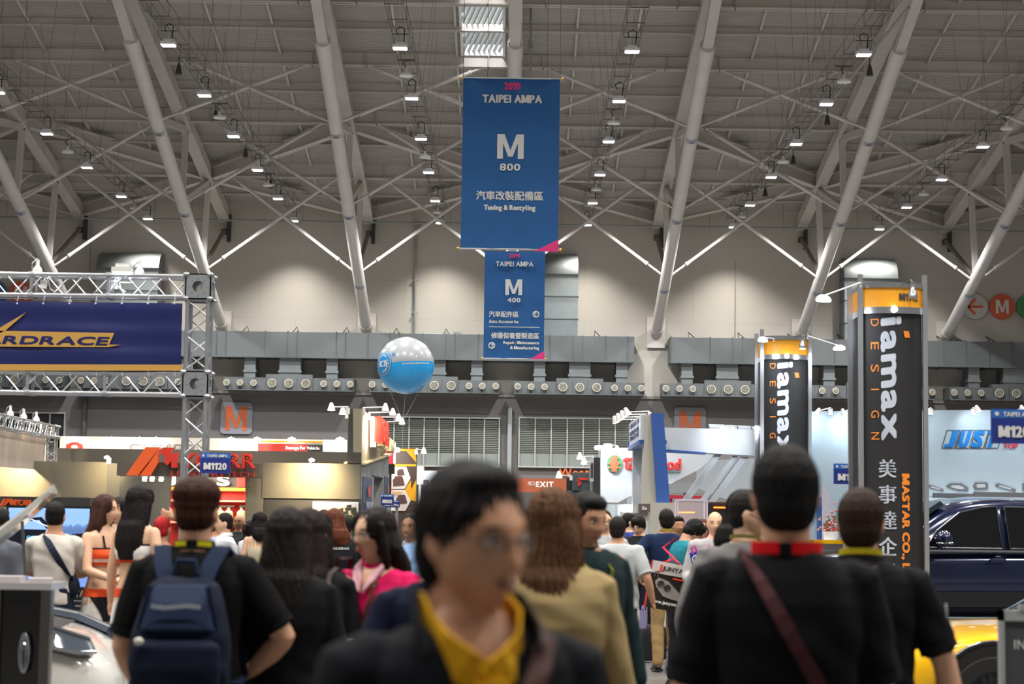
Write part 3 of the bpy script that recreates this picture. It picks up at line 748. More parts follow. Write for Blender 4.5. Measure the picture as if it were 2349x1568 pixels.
# ================================================================ balloon
DB = 50.0; cB = U(931, 838, DB); RB = SZ(65.5, DB)
t = thing('advertising_balloon', 'big round balloon, white above and sky blue below, floating on strings', 'balloon', cB)
def sph(lon, lat, r=RB):   # lon 0 faces the viewer, positive to the right
    lo, la = math.radians(lon), math.radians(lat)
    return Vector((math.sin(lo) * math.cos(la), -math.cos(lo) * math.cos(la), math.sin(la))) * r
Rb = Matrix.Rotation(math.radians(-4), 3, 'Y')
mb = MB(); NL, NT = 64, 40; V = []; lats = [-90 + 180 * j / NT for j in range(NT + 1)]; lats[20] = 3.5; lats[21] = 5.5
for la in lats:
    for i in range(NL): V.append(cB + Rb @ sph(360 * i / NL, la))
for j in range(NT):
    mb.add([], []) if False else None
mb.v = [tuple(p) for p in V]
for j in range(NT):
    for i in range(NL):
        mb.f.append((j * NL + i, j * NL + (i + 1) % NL, (j + 1) * NL + (i + 1) % NL, (j + 1) * NL + i)); mb.m.append(0 if j >= 20 else 1)
m_bw = M('balloon_white', '#a2a6ac', .28, coat=.5); m_bb = M('balloon_blue', '#1e9be0', .28, coat=.5)
mb.build('envelope', [m_bw, m_bb], t, smooth=180)
def sphpatch(mb, lon0, lat0, ra, rb, r, n=40, m=0, rings=6):
    """disc or ring on the sphere around a direction"""
    D = sph(lon0, lat0, 1); e1 = Vector((math.cos(math.radians(lon0)), math.sin(math.radians(lon0)), 0)); e2 = D.cross(e1) * -1
    R_ = []
    for q in range(rings + 1):
        an = math.radians(rb + (ra - rb) * q / rings)
        R_.append([cB + Rb @ ((D * math.cos(an) + (e1 * math.cos(2 * PI * k / n) + e2 * math.sin(2 * PI * k / n)) * math.sin(an)) * r) for k in range(n)])
    mb.loft(R_, m, cap=False)
mb = MB(); sphpatch(mb, -52, 4, 24.5, 0, RB * 1.004, m=0); sphpatch(mb, -52, 4, 22.5, 24.5, RB * 1.008, m=1, rings=1); sphpatch(mb, -52, 4, 24.5, 26, RB * 1.006, m=0, rings=1)
sphpatch(mb, -22, 19, 3.0, 4.2, RB * 1.006, m=0, rings=1)
mb.build('logo_disc', [M('balloon_blue_dark', '#1488cc', .35), m_bw], t)
def sphtext(mb, st, lon0, lon1, lat0, lat1, bold=.05, m=0):
    V, Fc, x0, x1, y0, y1 = text_mesh(st)
    for q, (bx, by) in enumerate(((0, 0), (bold, 0), (-bold, 0))):
        mb.add([cB + Rb @ sph(lon0 + (v.x + bx - x0) / (x1 - x0) * (lon1 - lon0), lat0 + (v.y - y0) / (y1 - y0) * (lat1 - lat0), RB * (1.010 + q * .0006)) for v in V], Fc, m)
mb = MB(); sphtext(mb, 'HCB', -66, -38, -3, 9); sphtext(mb, 'www.hcb-autotools.com', -4, 56, -2.5, 1.5)
for k, chh in enumerate('CHERNG'):
    an = math.radians(18 - k * 22); lo, la = -52 + 17 * math.cos(an), 4 + 17 * math.sin(an); sphtext(mb, chh, lo - 2.3, lo + 2.3, la - 2.3, la + 2.3)
for k, chh in enumerate('HUANG'):
    an = math.radians(150 - k * 24); lo, la = -52 + 17 * math.cos(an), 4 + 17 * math.sin(an); sphtext(mb, chh, lo - 2.3, lo + 2.3, la - 2.3, la + 2.3)
mb.build('lettering', m_banw, t); mb = MB(); sphtext(mb, 'R', -24, -20, 17, 21); mb.build('trademark', M('balloon_blue_dark', '#1488cc', .35), t)
kn = cB + Vector((-.05, 0, -RB - .75))
for q in ((-.45, -.62), (0, -.78), (.4, -.64)):
    mb = MB(); mb.cyl(cB + Vector((q[0], 0, q[1] * RB / .78)), kn, .004, n=4); mb.build('string', m_banw, t)
mb = MB(); mb.cyl(kn, (kn.x, DB, 0), .005, n=4); mb.build('tether', m_banw, t)

# ================================================================ box truss
def truss_seg(p, q, size, parent, up=(0, 0, 1), step=None, plates=True, rch=.024, name=''):
    p = Vector(p); q = Vector(q); t = (q - p).normalized(); x = t.cross(Vector(up)).normalized(); u = x.cross(t).normalized(); L = (q - p).length; h = size / 2
    cor = [(-h, -h), (h, -h), (h, h), (-h, h)]
    for a, b in cor:
        mb = MB(); mb.cyl(p + x * a + u * b, q + x * a + u * b, rch, n=12); mb.build('chord', m_alu, parent, smooth=True)
    mb = MB(); n = max(2, round(L / (step or size * .95))); s = L / n
    for f in range(4):
        a, b = cor[f], cor[(f + 1) % 4]
        for i in range(n):
            c0 = p + t * (s * i + .01); c1 = p + t * (s * (i + 1) - .01)
            A, B = (a, b) if i % 2 else (b, a)
            mb.cyl(c0 + x * A[0] + u * A[1], c1 + x * B[0] + u * B[1], rch * .42, n=6, cap=False)
    tag(mb.build('lacing', m_alu, parent), kind='stuff')
    if plates:
        k = max(1, round(L / 1.0)); mb = MB()
        for i in range(k + 1):
            c0 = p + t * (L * i / k)
            for f in range(4):
                a, b = cor[f], cor[(f + 1) % 4]; mb.beam(c0 + x * a[0] + u * a[1], c0 + x * b[0] + u * b[1], .03, .03, up=t)
                mb.cyl(c0 + x * a[0] + u * a[1] - t * .03, c0 + x * a[0] + u * a[1] + t * .03, rch * 1.35, n=10)
        tag(mb.build('joint_frame', m_alud, parent), kind='stuff')
def corner_block(c, size, parent):
    c = Vector(c); h = size / 2; mb = MB()
    for ax in range(3):
        for s in (-1, 1):
            nrm = Vector([s if i == ax else 0 for i in range(3)]); e1 = Vector([1 if i == (ax + 1) % 3 else 0 for i in range(3)]); e2 = Vector([1 if i == (ax + 2) % 3 else 0 for i in range(3)])
            n = 24; R0 = []; R1 = []
            for k in range(n):
                a = 2 * PI * k / n + PI / 4; ca, sa = math.cos(a), math.sin(a); m_ = max(abs(ca), abs(sa))
                R0.append((ca * size * .22, sa * size * .22)); R1.append((ca / m_ * h, sa / m_ * h))
            V = [c + nrm * h + e1 * a + e2 * b for a, b in R0 + R1] + [c + nrm * (h - .015) + e1 * a + e2 * b for a, b in R0 + R1]
            Fs = []
            for k in range(n):
                k2 = (k + 1) % n
                Fs += [(k, k2, n + k2, n + k), (2 * n + k2, 2 * n + k, 3 * n + k, 3 * n + k2), (k, 2 * n + k, 2 * n + k2, k2), (n + k2, 3 * n + k2, 3 * n + k, n + k)]
            mb.add(V, Fs)
            for k in range(8):
                a = 2 * PI * k / 8; mb.cyl(c + nrm * h + (e1 * math.cos(a) + e2 * math.sin(a)) * size * .33, c + nrm * (h + .008) + (e1 * math.cos(a) + e2 * math.sin(a)) * size * .33, .009, n=6)
    for sx in (-1, 1):
        for sy in (-1, 1):
            for sz in (-1, 1): mb.ell(c + Vector((sx, sy, sz)) * (h - .01), (.045, .045, .03), n=8)
    mb.build('corner_block', m_alud, parent, smooth=30)
DT = 22.0
colx = U(447, 900, DT).x
zA, zB_ = U(300, 658, DT).z, U(300, 879, DT).z
zA = U(447, 660, DT + .15).z; zB_ = U(447, 882, DT + .15).z
xl = -9.5
t = thing('truss_gantry', 'large aluminium box-truss frame holding the navy racing banner', 'truss', (colx, DT + .15, 0))
truss_seg((xl, DT + .15, zA), (colx - .16, DT + .15, zA), .25, t); truss_seg((xl, DT + .15, zB_), (colx - .16, DT + .15, zB_), .25, t)
truss_seg((colx, DT + .15, 0.02), (colx, DT + .15, zB_ - .16), .25, t, up=(0, 1, 0)); truss_seg((colx, DT + .15, zB_ + .16), (colx, DT + .15, zA - .16), .25, t, up=(0, 1, 0))
truss_seg((xl, DT + .15, .02), (xl, DT + .15, zA), .25, t, up=(0, 1, 0))
corner_block((colx, DT + .15, zA), .31, t); corner_block((colx, DT + .15, zB_), .31, t)
mb = MB(); mb.box((colx, DT + .15, .015), (.5, .5, .03)); mb.box((xl, DT + .15, .015), (.5, .5, .03)); mb.build('base_plate', m_alud, t)
# racing banner
m_navy = M('vinyl_navy', '#1b2258', .33, var=.04, vscale=1.5, bump=.06, bscale=2); m_sand = M('print_sand', '#b98f45', .5)
t = thing('vinyl_banner', 'wide glossy navy vinyl banner with gold racing logo laced into the truss', 'banner', U(200, 770, DT))
o, c, w, h = cloth('cloth', -250, 418, 690, 850, DT, m_navy, t, folds=.010)
DTf = DT - .02
mb = MB()
ppoly(mb, [(-249, 834), (418, 836), (418, 850), (-249, 849)], DTf, .01)
ppoly(mb, [(-110, 756), (262, 763.5), (250, 790), (276, 790.5), (248, 795.5), (-100, 794)], DTf, .01)
ppoly(mb, [(-30, 762), (0, 751), (60, 716), (12, 758), (-10, 768)], DTf, .01)
mb.build('logo', m_sand, t)
mb = MB(); cc = U(82, 777, DTf)
put_text(mb, 'HARDRACE', U(-84, 787.5, DTf), XV, ZV, SZ(338, DTf), SZ(20, DTf), bold=.07, shear=.35, lift=.004); mb.build('lettering', m_navy, t)
mb = MB()
for px in range(-200, 420, 60):
    for (py, s) in ((690, 1), (850, -1)):
        p = U(px, py, DT); mb.tube([p, p + Vector((.01, .0, .05 * s)), p + Vector((.0, .06, .1 * s))], .006, 5); mb.ell(p - Vector((0, .012, .03 * s)), (.014, .006, .014), n=8)
mb.build('tie', M('zip_tie', '#c9cbce', .5), t)

def par_lamp(px, py, d, r, label, glow=m_led, group='lamps on the aluminium truss', tilt=0, energy=0, tgt=None, col=(1, 1, 1)):
    c = U(px, py, d); R = Matrix.Rotation(tilt, 3, 'Y')
    t = thing('spot_lamp', label, 'lamp', c, group)
    mb = MB(); mb.lathe([(0, r * 2.2), (r * .35, r * 2.2), (r * .38, r * 1.0), (r * .8, r * .5), (r, 0), (r, -.02), (r * .93, -.02), (r * .9, 0.01), (0, .01)], c, 18, R); mb.build('housing', M('lamp_white', '#d9d9d6', .4), t, smooth=True)
    mb = MB(); mb.lathe([(0, -.005), (r * .88, -.005), (r * .88, -.02), (0, -.03)], c, 18, R); mb.build('lens', glow, t)
    mb = MB(); mb.tube([c + R @ Vector((-r * 1.1, 0, 0)), c + R @ Vector((-r * 1.1, 0, r * 1.4)), c + R @ Vector((0, 0, r * 2.4))], .008, 5); mb.build('bracket', m_alud, t)
    if energy: lamp('booth_light', 'SPOT', c + R @ Vector((0, 0, -.05)), energy, col, .05, target=tgt, spot=80, blend=.8)
    return t
par_lamp(86, 620, DT + .1, .06, 'white reflector lamp on the top truss, left of the flat floodlight')
par_lamp(320, 624, DT + .1, .06, 'white reflector lamp on the top truss right of the flat floodlight')
c = U(281, 625, DT + .05); t = thing('flood_lamp', 'flat bright white floodlight clamped on the top truss', 'lamp', c)
mb = MB(); mb.box(c + ZV * .03, (.24, .16, .06)); mb.box(c + ZV * .08, (.16, .1, .05)); mb.build('housing', M('lamp_white', '#d9d9d6', .4), t)
mb = MB(); mb.box(c - ZV * .01, (.2, .13, .02)); mb.build('lens', m_led, t); mb = MB(); mb.tube([c - XV * .12, c + Vector((-.14, 0, -.12)), c + Vector((.14, 0, -.12)), c + XV * .12], .008, 5); mb.build('yoke', m_alud, t)
lamp('booth_light', 'SPOT', c - ZV * .03, 60, (.85, .9, 1), .08, target=c + Vector((0, -.12, -1)), spot=140, blend=.8)
for (px, lab) in ((100, 'left'), (262, 'middle')):
    c = U(px, 652, DT + .1); t = thing('transformer_box', 'small white driver box fixed inside the top truss, the %s one' % lab, 'box', c)
    mb = MB(); mb.box(c, (.07, .06, .10)); mb.build('case', m_white, t); mb = MB(); mb.tube([c + ZV * .05, c + Vector((.04, 0, .09)), c + Vector((.08, 0, -.05)), c + Vector((.14, 0, -.09))], .006, 5); mb.build('cord', m_white, t)

# ================================================================ booth number plates
m_sb = M('plate_blue', '#1d2f80', .45); m_sb2 = M('plate_blue_light', '#2a63b5', .45)
def booth_plate(px0, px1, py0, py1, d, txt, label, x0=.12, x1=.88, pole=None):
    c = U((px0 + px1) / 2, (py0 + py1) / 2, d); w, h = SZ(px1 - px0, d), SZ(py1 - py0, d)
    t = thing('booth_number_plate', label, 'sign', (c.x, d, c.z), 'blue booth number plates')
    mb = MB(); mb.box((c.x, d + .015, c.z), (w, .03, h)); mb.build('board', m_sb, t)
    mb = MB(); mb.box((c.x, d - .001, c.z + h * .36), (w, .004, h * .26)); mb.build('header', m_sb2, t)
    mb = MB(); O = Vector((c.x - w / 2, d, c.z - h / 2))
    put_text(mb, 'TAIPEI AMPA', O + XV * w * .22 + ZV * h * .78, XV, ZV, w * .68, h * .14, bold=.04, lift=.008)
    put_text(mb, txt, O + XV * w * x0 + ZV * h * .17, XV, ZV, w * (x1 - x0), h * .34, bold=.045, lift=.008)
    mb.cyl((c.x - w * .4, d - .008, c.z + h * .36), (c.x - w * .4, d - .004, c.z + h * .36), h * .06, n=14)
    mb.build('lettering', m_banw, t)
    mb = MB()
    if pole: mb.box((c.x + w * pole, d + .05, c.z / 2 + h * .2), (.04, .04, c.z + h * .4)); mb.build('post', m_alud, t)
    else: mb.box((c.x - w * .3, d + .05, c.z), (.04, .06, h * .5)); mb.build('clamp', m_alud, t)
booth_plate(459, 529, 1038, 1085, DT - .15, 'M1120', 'blue booth plate M1120 clamped to the truss column')
booth_plate(1913, 1985, 1063, 1110, 22.84, 'M1112', 'blue booth plate M1112 left of the tall black pillar', pole=.42)
booth_plate(2275, 2392, 938, 1017, 12.7, 'M1208', 'large near blue booth plate over the pale JUST TOP wall', pole=.3)
booth_plate(874, 903, 1133, 1158, 25, 'M0820', 'small blue booth plate M0820 by the dark poster wall', pole=-.3)
booth_plate(882, 917, 1147, 1163, 27, 'M0819a', 'small blue booth plate half behind the M0820 plate', .05, .95, pole=.3)

# ================================================================ arm lamps
def arm_lamp(a, b, label, group, kind='bell', r=.07, glow=m_led_warm, energy=0, tgt=None, col=(1, .85, .62), tiltx=0, spot=95):
    a = Vector(a); b = Vector(b)
    t = thing('arm_lamp', label, 'lamp', a, group)
    mb = MB(); mb.tube([a - ZV * .06, a + ZV * .02, b + ZV * .03], .010, 6); mb.build('arm', m_white, t)
    mb = MB(); mb.box(a - ZV * .04, (.06, .06, .09)); mb.build('clamp', m_white, t)
    R = Matrix.Rotation(tiltx, 3, 'Y'); mb = MB()
    if kind == 'bell': mb.lathe([(0, r * 1.6), (r * .35, r * 1.5), (r * .55, r), (r, -r * .3), (r * .9, -r * .3), (r * .4, r * .7), (0, r * .8)], b, 16, R)
    elif kind == 'flat': mb.lathe([(0, r * .55), (r * .6, r * .5), (r * .95, r * .15), (r, 0), (0, 0)], b, 20, R)
    mb.build('shade', M('lamp_white', '#d9d9d6', .4), t, smooth=True)
    mb = MB(); mb.lathe([(0, -r * .1), (r * .8, -r * .12), (r * .75, -r * .3), (0, -r * .38)], b, 16, R); mb.build('bulb', glow, t)
    if energy: lamp('booth_light', 'SPOT', b + R @ Vector((0, 0, -r * .5)), energy, col, r * .6, target=tgt, spot=spot, blend=.9)
    return t
# ================================================================ left booths
DL = 26.0
m_olive = M('booth_grey_green', '#6a6557', .7, var=.02); m_olived = M('booth_dark', '#3b3937', .7); m_olivem = M('booth_grey_mid', '#58564f', .7)
m_red = M('sign_red', '#d8382a', .45); m_or = M('sign_orange_bright', '#f0642c', .45); m_cream2 = M('cream_board', '#d9c9a0', .6)
t = thing('exhibition_booth', 'grey-green booth wall with large MYCARR lighting sign', 'booth', U(700, 1100, DL).xyz * 1)
t.location = (U(700, 1100, DL).x, DL, 0)
def zat(py, d, px=700): return U(px, py, d).z
def wall(px0, px1, py0, py1, d, th, mat, name, floor=False, parent=None):
    a = U(px0, (py0 + py1) / 2, d).x; b = U(px1, (py0 + py1) / 2, d).x; pm = (px0 + px1) / 2
    zt = U(pm, py0, d).z; zb = 0 if floor else U(pm, py1, d).z
    mb = MB(); mb.bb(a, b, d, d + th, zb, zt); return mb.build(name, mat, parent)
wall(602, 826, 1062, 1143, DL, .3, m_olive, 'fascia_wall', parent=t)
wall(602, 826, 1143, 1420, DL + .02, .26, m_olived, 'lower_wall', True, t)
wall(268, 603, 1061, 1092, DL, .3, m_olivem, 'header_beam', parent=t)
wall(562, 603, 1092, 1300, DL + .01, .3, m_olive, 'pillar', True, t)
wall(-80, 245, 1057, 1140, DL + 1.6, .2, m_olive, 'left_wall', parent=t)
wall(-80, 240, 1140, 1420, DL + 1.62, .16, m_olived, 'left_lower_wall', True, t)
wall(240, 270, 1062, 1420, DL + 1.6, .2, m_olivem, 'return_wall', True, t)
wall(120, 828, 1032, 1064, DL + 4, .2, M('booth_back_dark', '#4a4842', .7), 'rear_upper_wall', parent=t)
wall(798, 830, 937, 1064, DL, .1, M('tower_dark', '#46433e', .7), 'tower_front', parent=t)
# side plane, running away along the aisle
xs0 = U(829, 1060, DL).x
def sp(px, py):
    v = _f + _r * ((px - CX) / F_PX) + _u * ((CY - py) / F_PX)
    # plane x = xs0 + (y-DL)*.0149
    tt = (xs0 - DL * .0149) / (v.x - .0149 * v.y); return Vector((v.x * tt, v.y * tt, EYE + v.z * tt))
def spoly(mb, pts, th, m=None, lift=0):
    P = [sp(*p) for p in pts]; V = [p + XV * lift for p in P] + [p + XV * (lift - th) for p in P]; n = len(P)
    mb.add(V, [tuple(range(n)), tuple(range(2 * n - 1, n - 1, -1))] + [(i, (i + 1) % n, n + (i + 1) % n, n + i) for i in range(n)], m)
mb = MB(); spoly(mb, [(829.5, 937), (884, 978), (884, 1040), (829.5, 1064)], .12); mb.build('tower_side', M('tower_side', '#a09a85', .7), t)  # paler than the tower front: the light on this side is in the colour
mb = MB(); far = sp(884, 1010).y; a = U(798, 1000, DL).x; mb.bb(a, xs0, DL, far, U(815, 1064, DL).z, U(815, 1064, DL).z + .01); mb.build('tower_base', m_cream2, t)
gy = sp(892, 1043).y
P0, P1 = sp(829.5, 1064), sp(892, 1043)
def side(ya, yb, z0, z1a, z1b, mat, name, th=.15, lift=0):
    xa, xb = xs0 + (ya - DL) * .0149 + lift, xs0 + (yb - DL) * .0149 + lift
    V = [(xa, ya, z0), (xb, yb, z0), (xb, yb, z1b), (xa, ya, z1a), (xa - th, ya, z0), (xb - th, yb, z0), (xb - th, yb, z1b), (xa - th, ya, z1a)]
    mb = MB(); mb.add(V, [(0, 1, 2, 3), (7, 6, 5, 4), (0, 4, 5, 1), (1, 5, 6, 2), (2, 6, 7, 3), (3, 7, 4, 0)]); return mb.build(name, mat, t)
def lz(y): return P0.z + (P1.z - P0.z) * (y - P0.y) / (P1.y - P0.y)
d0, d1 = sp(853, 1100).y, sp(879, 1090).y; zd0, zd1 = sp(853, 1088).z, sp(879, 1076).z
side(P0.y, d0, 0, lz(P0.y), lz(d0), M('side_grey', '#74787c', .6), 'side_wall'); side(d1, P1.y, 0, lz(d1), lz(P1.y), M('side_grey', '#74787c', .6), 'side_wall')
side(d0, d1, zd0, lz(d0), lz(d1), M('side_grey', '#74787c', .6), 'door_lintel')
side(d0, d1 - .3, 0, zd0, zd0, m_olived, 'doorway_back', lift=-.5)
mb = MB(); mb.beam(P0 + ZV * .01 - XV * .1, P1 + ZV * .01 - XV * .1, .3, .03); mb.build('top_cap', m_cream2, t)
# posters on the side wall
m_pos = M('poster_slate', '#3d4a60', .5); m_posl = M('poster_print', '#b9c3cf', .5)
for (pa, pb, lab) in ((831, 852, 'near'), (880.5, 891, 'far')):
    ya, yb = sp(pa, 1120).y, sp(pb, 1120).y; p = side(ya, yb, .3, sp(pa, 1092).z, sp(pa, 1092).z, m_pos, 'wall_poster', .01, .012)
    mb = MB(); L = yb - ya; O = Vector((xs0 + (ya - DL) * .0149 + .03, ya, 0))
    zt_ = sp(pa, 1092).z
    put_text(mb, 'POWERFUL LIGHTING', O + Vector((0, L * .08, zt_ - .45)), (0, 1, 0), ZV, L * .84, .1, bold=.05, lift=.02); put_text(mb, '專業車燈', O + Vector((0, L * .08, zt_ - .62)), (0, 1, 0), ZV, L * .8, .13, bold=.02, lift=.02)
    for q in range(7): put_text(mb, 'H%d' % (q * 2 + 1), O + Vector((0, L * (.1 + .12 * (q % 3)), zt_ - .85 - q * .17)), (0, 1, 0), ZV, L * .5, .09, lift=.02)
    mb.build('print', m_posl, t)
    mb = MB(); put_text(mb, 'M', O + Vector((0, L * .35, zt_ - .28)), (0, 1, 0), ZV, L * .3, .16, bold=.06, lift=.02); mb.build('print_logo', m_red, t)
# letters on the tower side
mb = MB(); a, b = sp(838, 1010), sp(865, 1010); put_text(mb, 'MYCARR', Vector((xs0 + .06, a.y, sp(850, 1022).z)), (0, 1, 0), ZV, b.y - a.y, sp(850, 957).z - sp(850, 1022).z, bold=.06, lift=.05, th=.1); mb.build('side_letters', m_red, t)
mb = MB(); a, b = sp(846, 1010), sp(884, 1010); put_text(mb, 'LIGHTING', Vector((xs0 + .07, a.y, sp(865, 1032).z)), (0, 1, 0), ZV, b.y - a.y, .22, bold=.05, lift=.05, th=.08); mb.build('side_letters', m_cream2, t)
mb = MB(); spoly(mb, [(838, 955), (843, 958), (843, 1024), (838, 1024)], .05, lift=.12); mb.build('light_bar', m_led_warm, t)
# main sign
Ds = DL - .12
mb = MB(); ppoly(mb, [(288, 1090), (334, 1025), (366, 1025), (316, 1090)], Ds, .1); ppoly(mb, [(320, 1090), (363, 1034), (363, 1060), (345, 1090)], Ds, .1); mb.build('logo_slab', m_or, t)
mb = MB(); ppoly(mb, [(365, 1037), (373, 1025.5), (398, 1026.5), (388, 1042), (407, 1036), (405, 1072), (393, 1072), (393, 1056), (384, 1067), (376, 1060), (378, 1046)], Ds, .1)
c0 = U(412, 1073, Ds); put_text(mb, 'YCARR', c0, XV, ZV, SZ(174, Ds), SZ(36, Ds), bold=.07, lift=0, th=.1)
mb.build('logo_letters', m_red, t)
mb = MB(); put_text(mb, 'LIGHTING TECH', U(393, 1092, Ds), XV, ZV, SZ(192, Ds), SZ(12.5, Ds), bold=.04, lift=.0, th=.08); mb.build('logo_letters', M('sign_red_dark', '#b5352c', .5), t)
# interior: partition, red shelving
wall(270, 386, 1093, 1400, DL + 1.3, .1, m_olivem, 'partition', True, t)
t2 = thing('display_shelf', 'red lit shelving of tool kits inside the grey booth, behind the big sign', 'shelf', (U(480, 1200, 29).x, 29, 0))
wall(383, 562, 1088, 1420, 29.2, .1, M('shelf_red', '#c8281c', .5), 'back_panel', True, t2)
wall(383, 562, 1086, 1116, 29.0, .12, m_dark, 'header', parent=t2)
wall(543, 562, 1086, 1116, 28.96, .1, M('shelf_red', '#c8281c', .5), 'side_strip', parent=t2)
wall(383, 562, 1117, 1125, 28.95, .2, M('shelf_yellow', '#e8a81e', .5), 'light_strip', parent=t2)
for py in (1146, 1196): wall(383, 562, py, py + 4, 28.9, .28, M('shelf_cream', '#d9a08a', .5), 'shelf_board', parent=t2)
mb = MB(); put_text(mb, 'J', U(385, 1113, 28.9), XV, ZV, SZ(18, 28.9), SZ(22, 28.9), bold=.08); put_text(mb, 'S', U(497, 1114, 28.9), XV, ZV, SZ(30, 28.9), SZ(24, 28.9), bold=.1); mb.build('lettering', m_white, t2)
for i, px in enumerate((505, 524, 553)):
    b = U(px, 1196, 28.95); t3 = thing('spray_bottle', 'small cream spray bottle on the red shelf, %s' % ['leftmost', 'middle', 'rightmost'][i], 'bottle', b, 'bottles on the red shelf')
    mb = MB(); mb.lathe([(0, 0), (.07, 0), (.075, .05), (.07, .15), (.02, .19), (.02, .22), (0, .22)], b, 14); mb.build('body', M('bottle_cream', '#e2c89a', .4), t3, smooth=True)
    mb = MB(); mb.box(b + Vector((.03, 0, .24)), (.12, .03, .03)); mb.box(b + Vector((-.02, 0, .2)), (.02, .02, .06)); mb.build('trigger', m_dark, t3)
for i, px in enumerate((332, 349, 370)):
    arm_lamp(U(px, 1090, DL + .6), U(px, 1094 + i * 2, DL + .55), 'small glowing spot under the sign beam, %s of three' % ['left', 'middle', 'right'][i], 'spots under the sign beam', r=.045, glow=m_led_warm, energy=14, tgt=U(450 + 30 * i, 1180, 29))
lamp('booth_light', 'AREA', U(470, 1085, 28.2), 25, (1, .8, .6), .5, target=U(470, 1200, 29.2))
# poster with a photograph
t4 = thing('framed_poster', 'large poster photo of a pale building and dark tree on the black booth wall', 'poster', U(768, 1205, DL - .05))
mb = MB(); prect(mb, 716, 820, 1151, 1290, DL - .05, .05); mb.build('frame', m_white, t4)
mb = MB(); prect(mb, 718, 817.5, 1153, 1288, DL - .058, .01, m=0); ppoly(mb, [(718, 1180), (745, 1165), (817, 1160), (817, 1230), (718, 1235)], DL - .064, .006, m=1)
ppoly(mb, [(768, 1170), (787, 1164), (787, 1177), (768, 1182)], DL - .07, .005, m=2); ppoly(mb, [(795, 1158), (806, 1157), (806, 1168), (795, 1170)], DL - .07, .005, m=2)
rr = random.Random(3)
for i in range(60):
    x = 788 + rr.random() * 30; y = 1165 + rr.random() * 75; 
    if x > 816: continue
    r = 2 + rr.random() * 3; ppoly(mb, [(x + r * math.cos(a) * (1 + .4 * rr.random()), y + r * .8 * math.sin(a)) for a in [k * PI / 3.5 for k in range(7)]][::-1], DL - .074 - i * .0002, .003, m=3)
ppoly(mb, [(718, 1235), (817, 1230), (817, 1287), (718, 1287)], DL - .078, .004, m=4)
mb.build('print', [M('p_sky', '#b9c4d2', .4), M('p_build', '#c9bfa6', .4), m_dark, M('p_tree', '#3c4130', .5), M('p_ground', '#5b5a55', .5)], t4)
# lamps over the grey walls
fx = [((712, 1063), (715, 1058), (715, 1100), 190, 'right'), ((40, 1052), (36, 1052), (40, 1090), 190, 'far left'), ((250, 1050), (245, 1052), (262, 1090), 60, 'middle')]
for a, b, tg, e, lab in fx:
    dd = DL if a[0] > 600 else DL + 1.6
    p = U(a[0], a[1], dd); q = U(b[0], b[1] - 3, dd - .5)
    arm_lamp(p, q, 'arm spotlight washing the grey-green booth wall, %s' % lab, 'spotlights on the grey booth', r=.05, energy=e, tgt=U(tg[0], tg[1], dd), spot=120, kind='flat', glow=M('lamp_glow_soft', '#ffffff', .4, emit=5), col=(1, .78, .45))
# tower arm lamps
for i, (a, b) in enumerate((((798, 936), (760, 938)), ((797, 946), (786, 947)))):
    arm_lamp(U(a[0], a[1], DL + i * 1.5), U(b[0], b[1], DL + i * 1.5 - .2), 'bell arm lamp left of the dark booth tower, %s' % ['higher', 'lower'][i], 'lamps on the booth tower', r=.06, glow=M('lamp_glow_soft', '#ffffff', .4, emit=5), energy=6, tgt=(-3.5, DL + 1, 1))
for i, (px0, py0, px1, py1) in enumerate(((836, 934, 884, 938), (848, 945, 901, 949), (861, 956, 914, 961), (875, 967, 922, 970))):
    p = sp(px0 - 3, py0 + 4); q = U(px1, py1, p.y - .1)
    arm_lamp(p, q, 'bell arm lamp reaching right from the booth tower, %s' % ['nearest and highest', 'second', 'third', 'farthest and lowest'][i], 'lamps on the booth tower', r=.055, glow=M('lamp_glow_soft', '#ffffff', .4, emit=5), energy=26, tgt=(xs0, p.y + .4, p.z - .5), col=(1, .85, .6))

# ---- white fascia behind
DF = 36.0
t = thing('booth_fascia', 'long bright white fascia board with red logos behind the grey booth', 'booth', U(460, 1020, DF))
mb = MB(); a = U(125, 1020, DF).x; b = U(797, 1020, DF).x; z0, z1 = U(460, 1040, DF).z, U(460, 1004, DF).z; mb.bb(a, b, DF, DF + .1, z0, z1); mb.bb(a, a + .1, DF, DF + .1, 0, z1); mb.bb(b - .1, b, DF, DF + .1, 0, z1); mb.build('board', M('fascia_white', '#e9e2d6', .5), t)
mb = MB(); ppoly(mb, [(592, 1010), (742, 1011.5), (742, 1015), (592, 1013.5)], DF - .02, .02); mb.build('yellow_strip', M('shelf_yellow', '#e8a81e', .5), t)
mb = MB(); ppoly(mb, [(592, 1017), (705, 1018), (705, 1035), (592, 1034)], DF - .02, .02); mb.build('red_panel', M('fascia_red', '#b02a20', .5), t)
mb = MB(); ppoly(mb, [(705, 1019), (740, 1019), (740, 1036), (705, 1035)], DF - .02, .02); mb.build('dark_panel', m_dark, t)
mb = MB(); ptext(mb, 'Storage For Vehicle', 655, 733, 1023, 1033, DF - .03, bold=.07, lift=.01); mb.build('lettering', m_white, t)
mb = MB(); ppoly(mb, [(742, 1008), (796, 1009), (796, 1036), (742, 1035)], DF - .03, .02); mb.build('backlit_panel', M('backlit', '#ffffff', .5, emit=1.6), t)
mb = MB(); q = U(171, 1028, DF - .02)
mb.tube([q + Vector((.14 * math.cos(a), 0, .10 * math.sin(a))) for a in [k * PI / 12 for k in range(24)]], .028, 6, closed=True)
ppoly(mb, [(152, 1018), (163, 1018), (163, 1028), (152, 1028)], DF - .03, .02); ppoly(mb, [(178, 1018), (189, 1018), (189, 1028), (178, 1028)], DF - .03, .02); mb.build('logo_ring', M('sign_red', '#d8382a', .45), t)
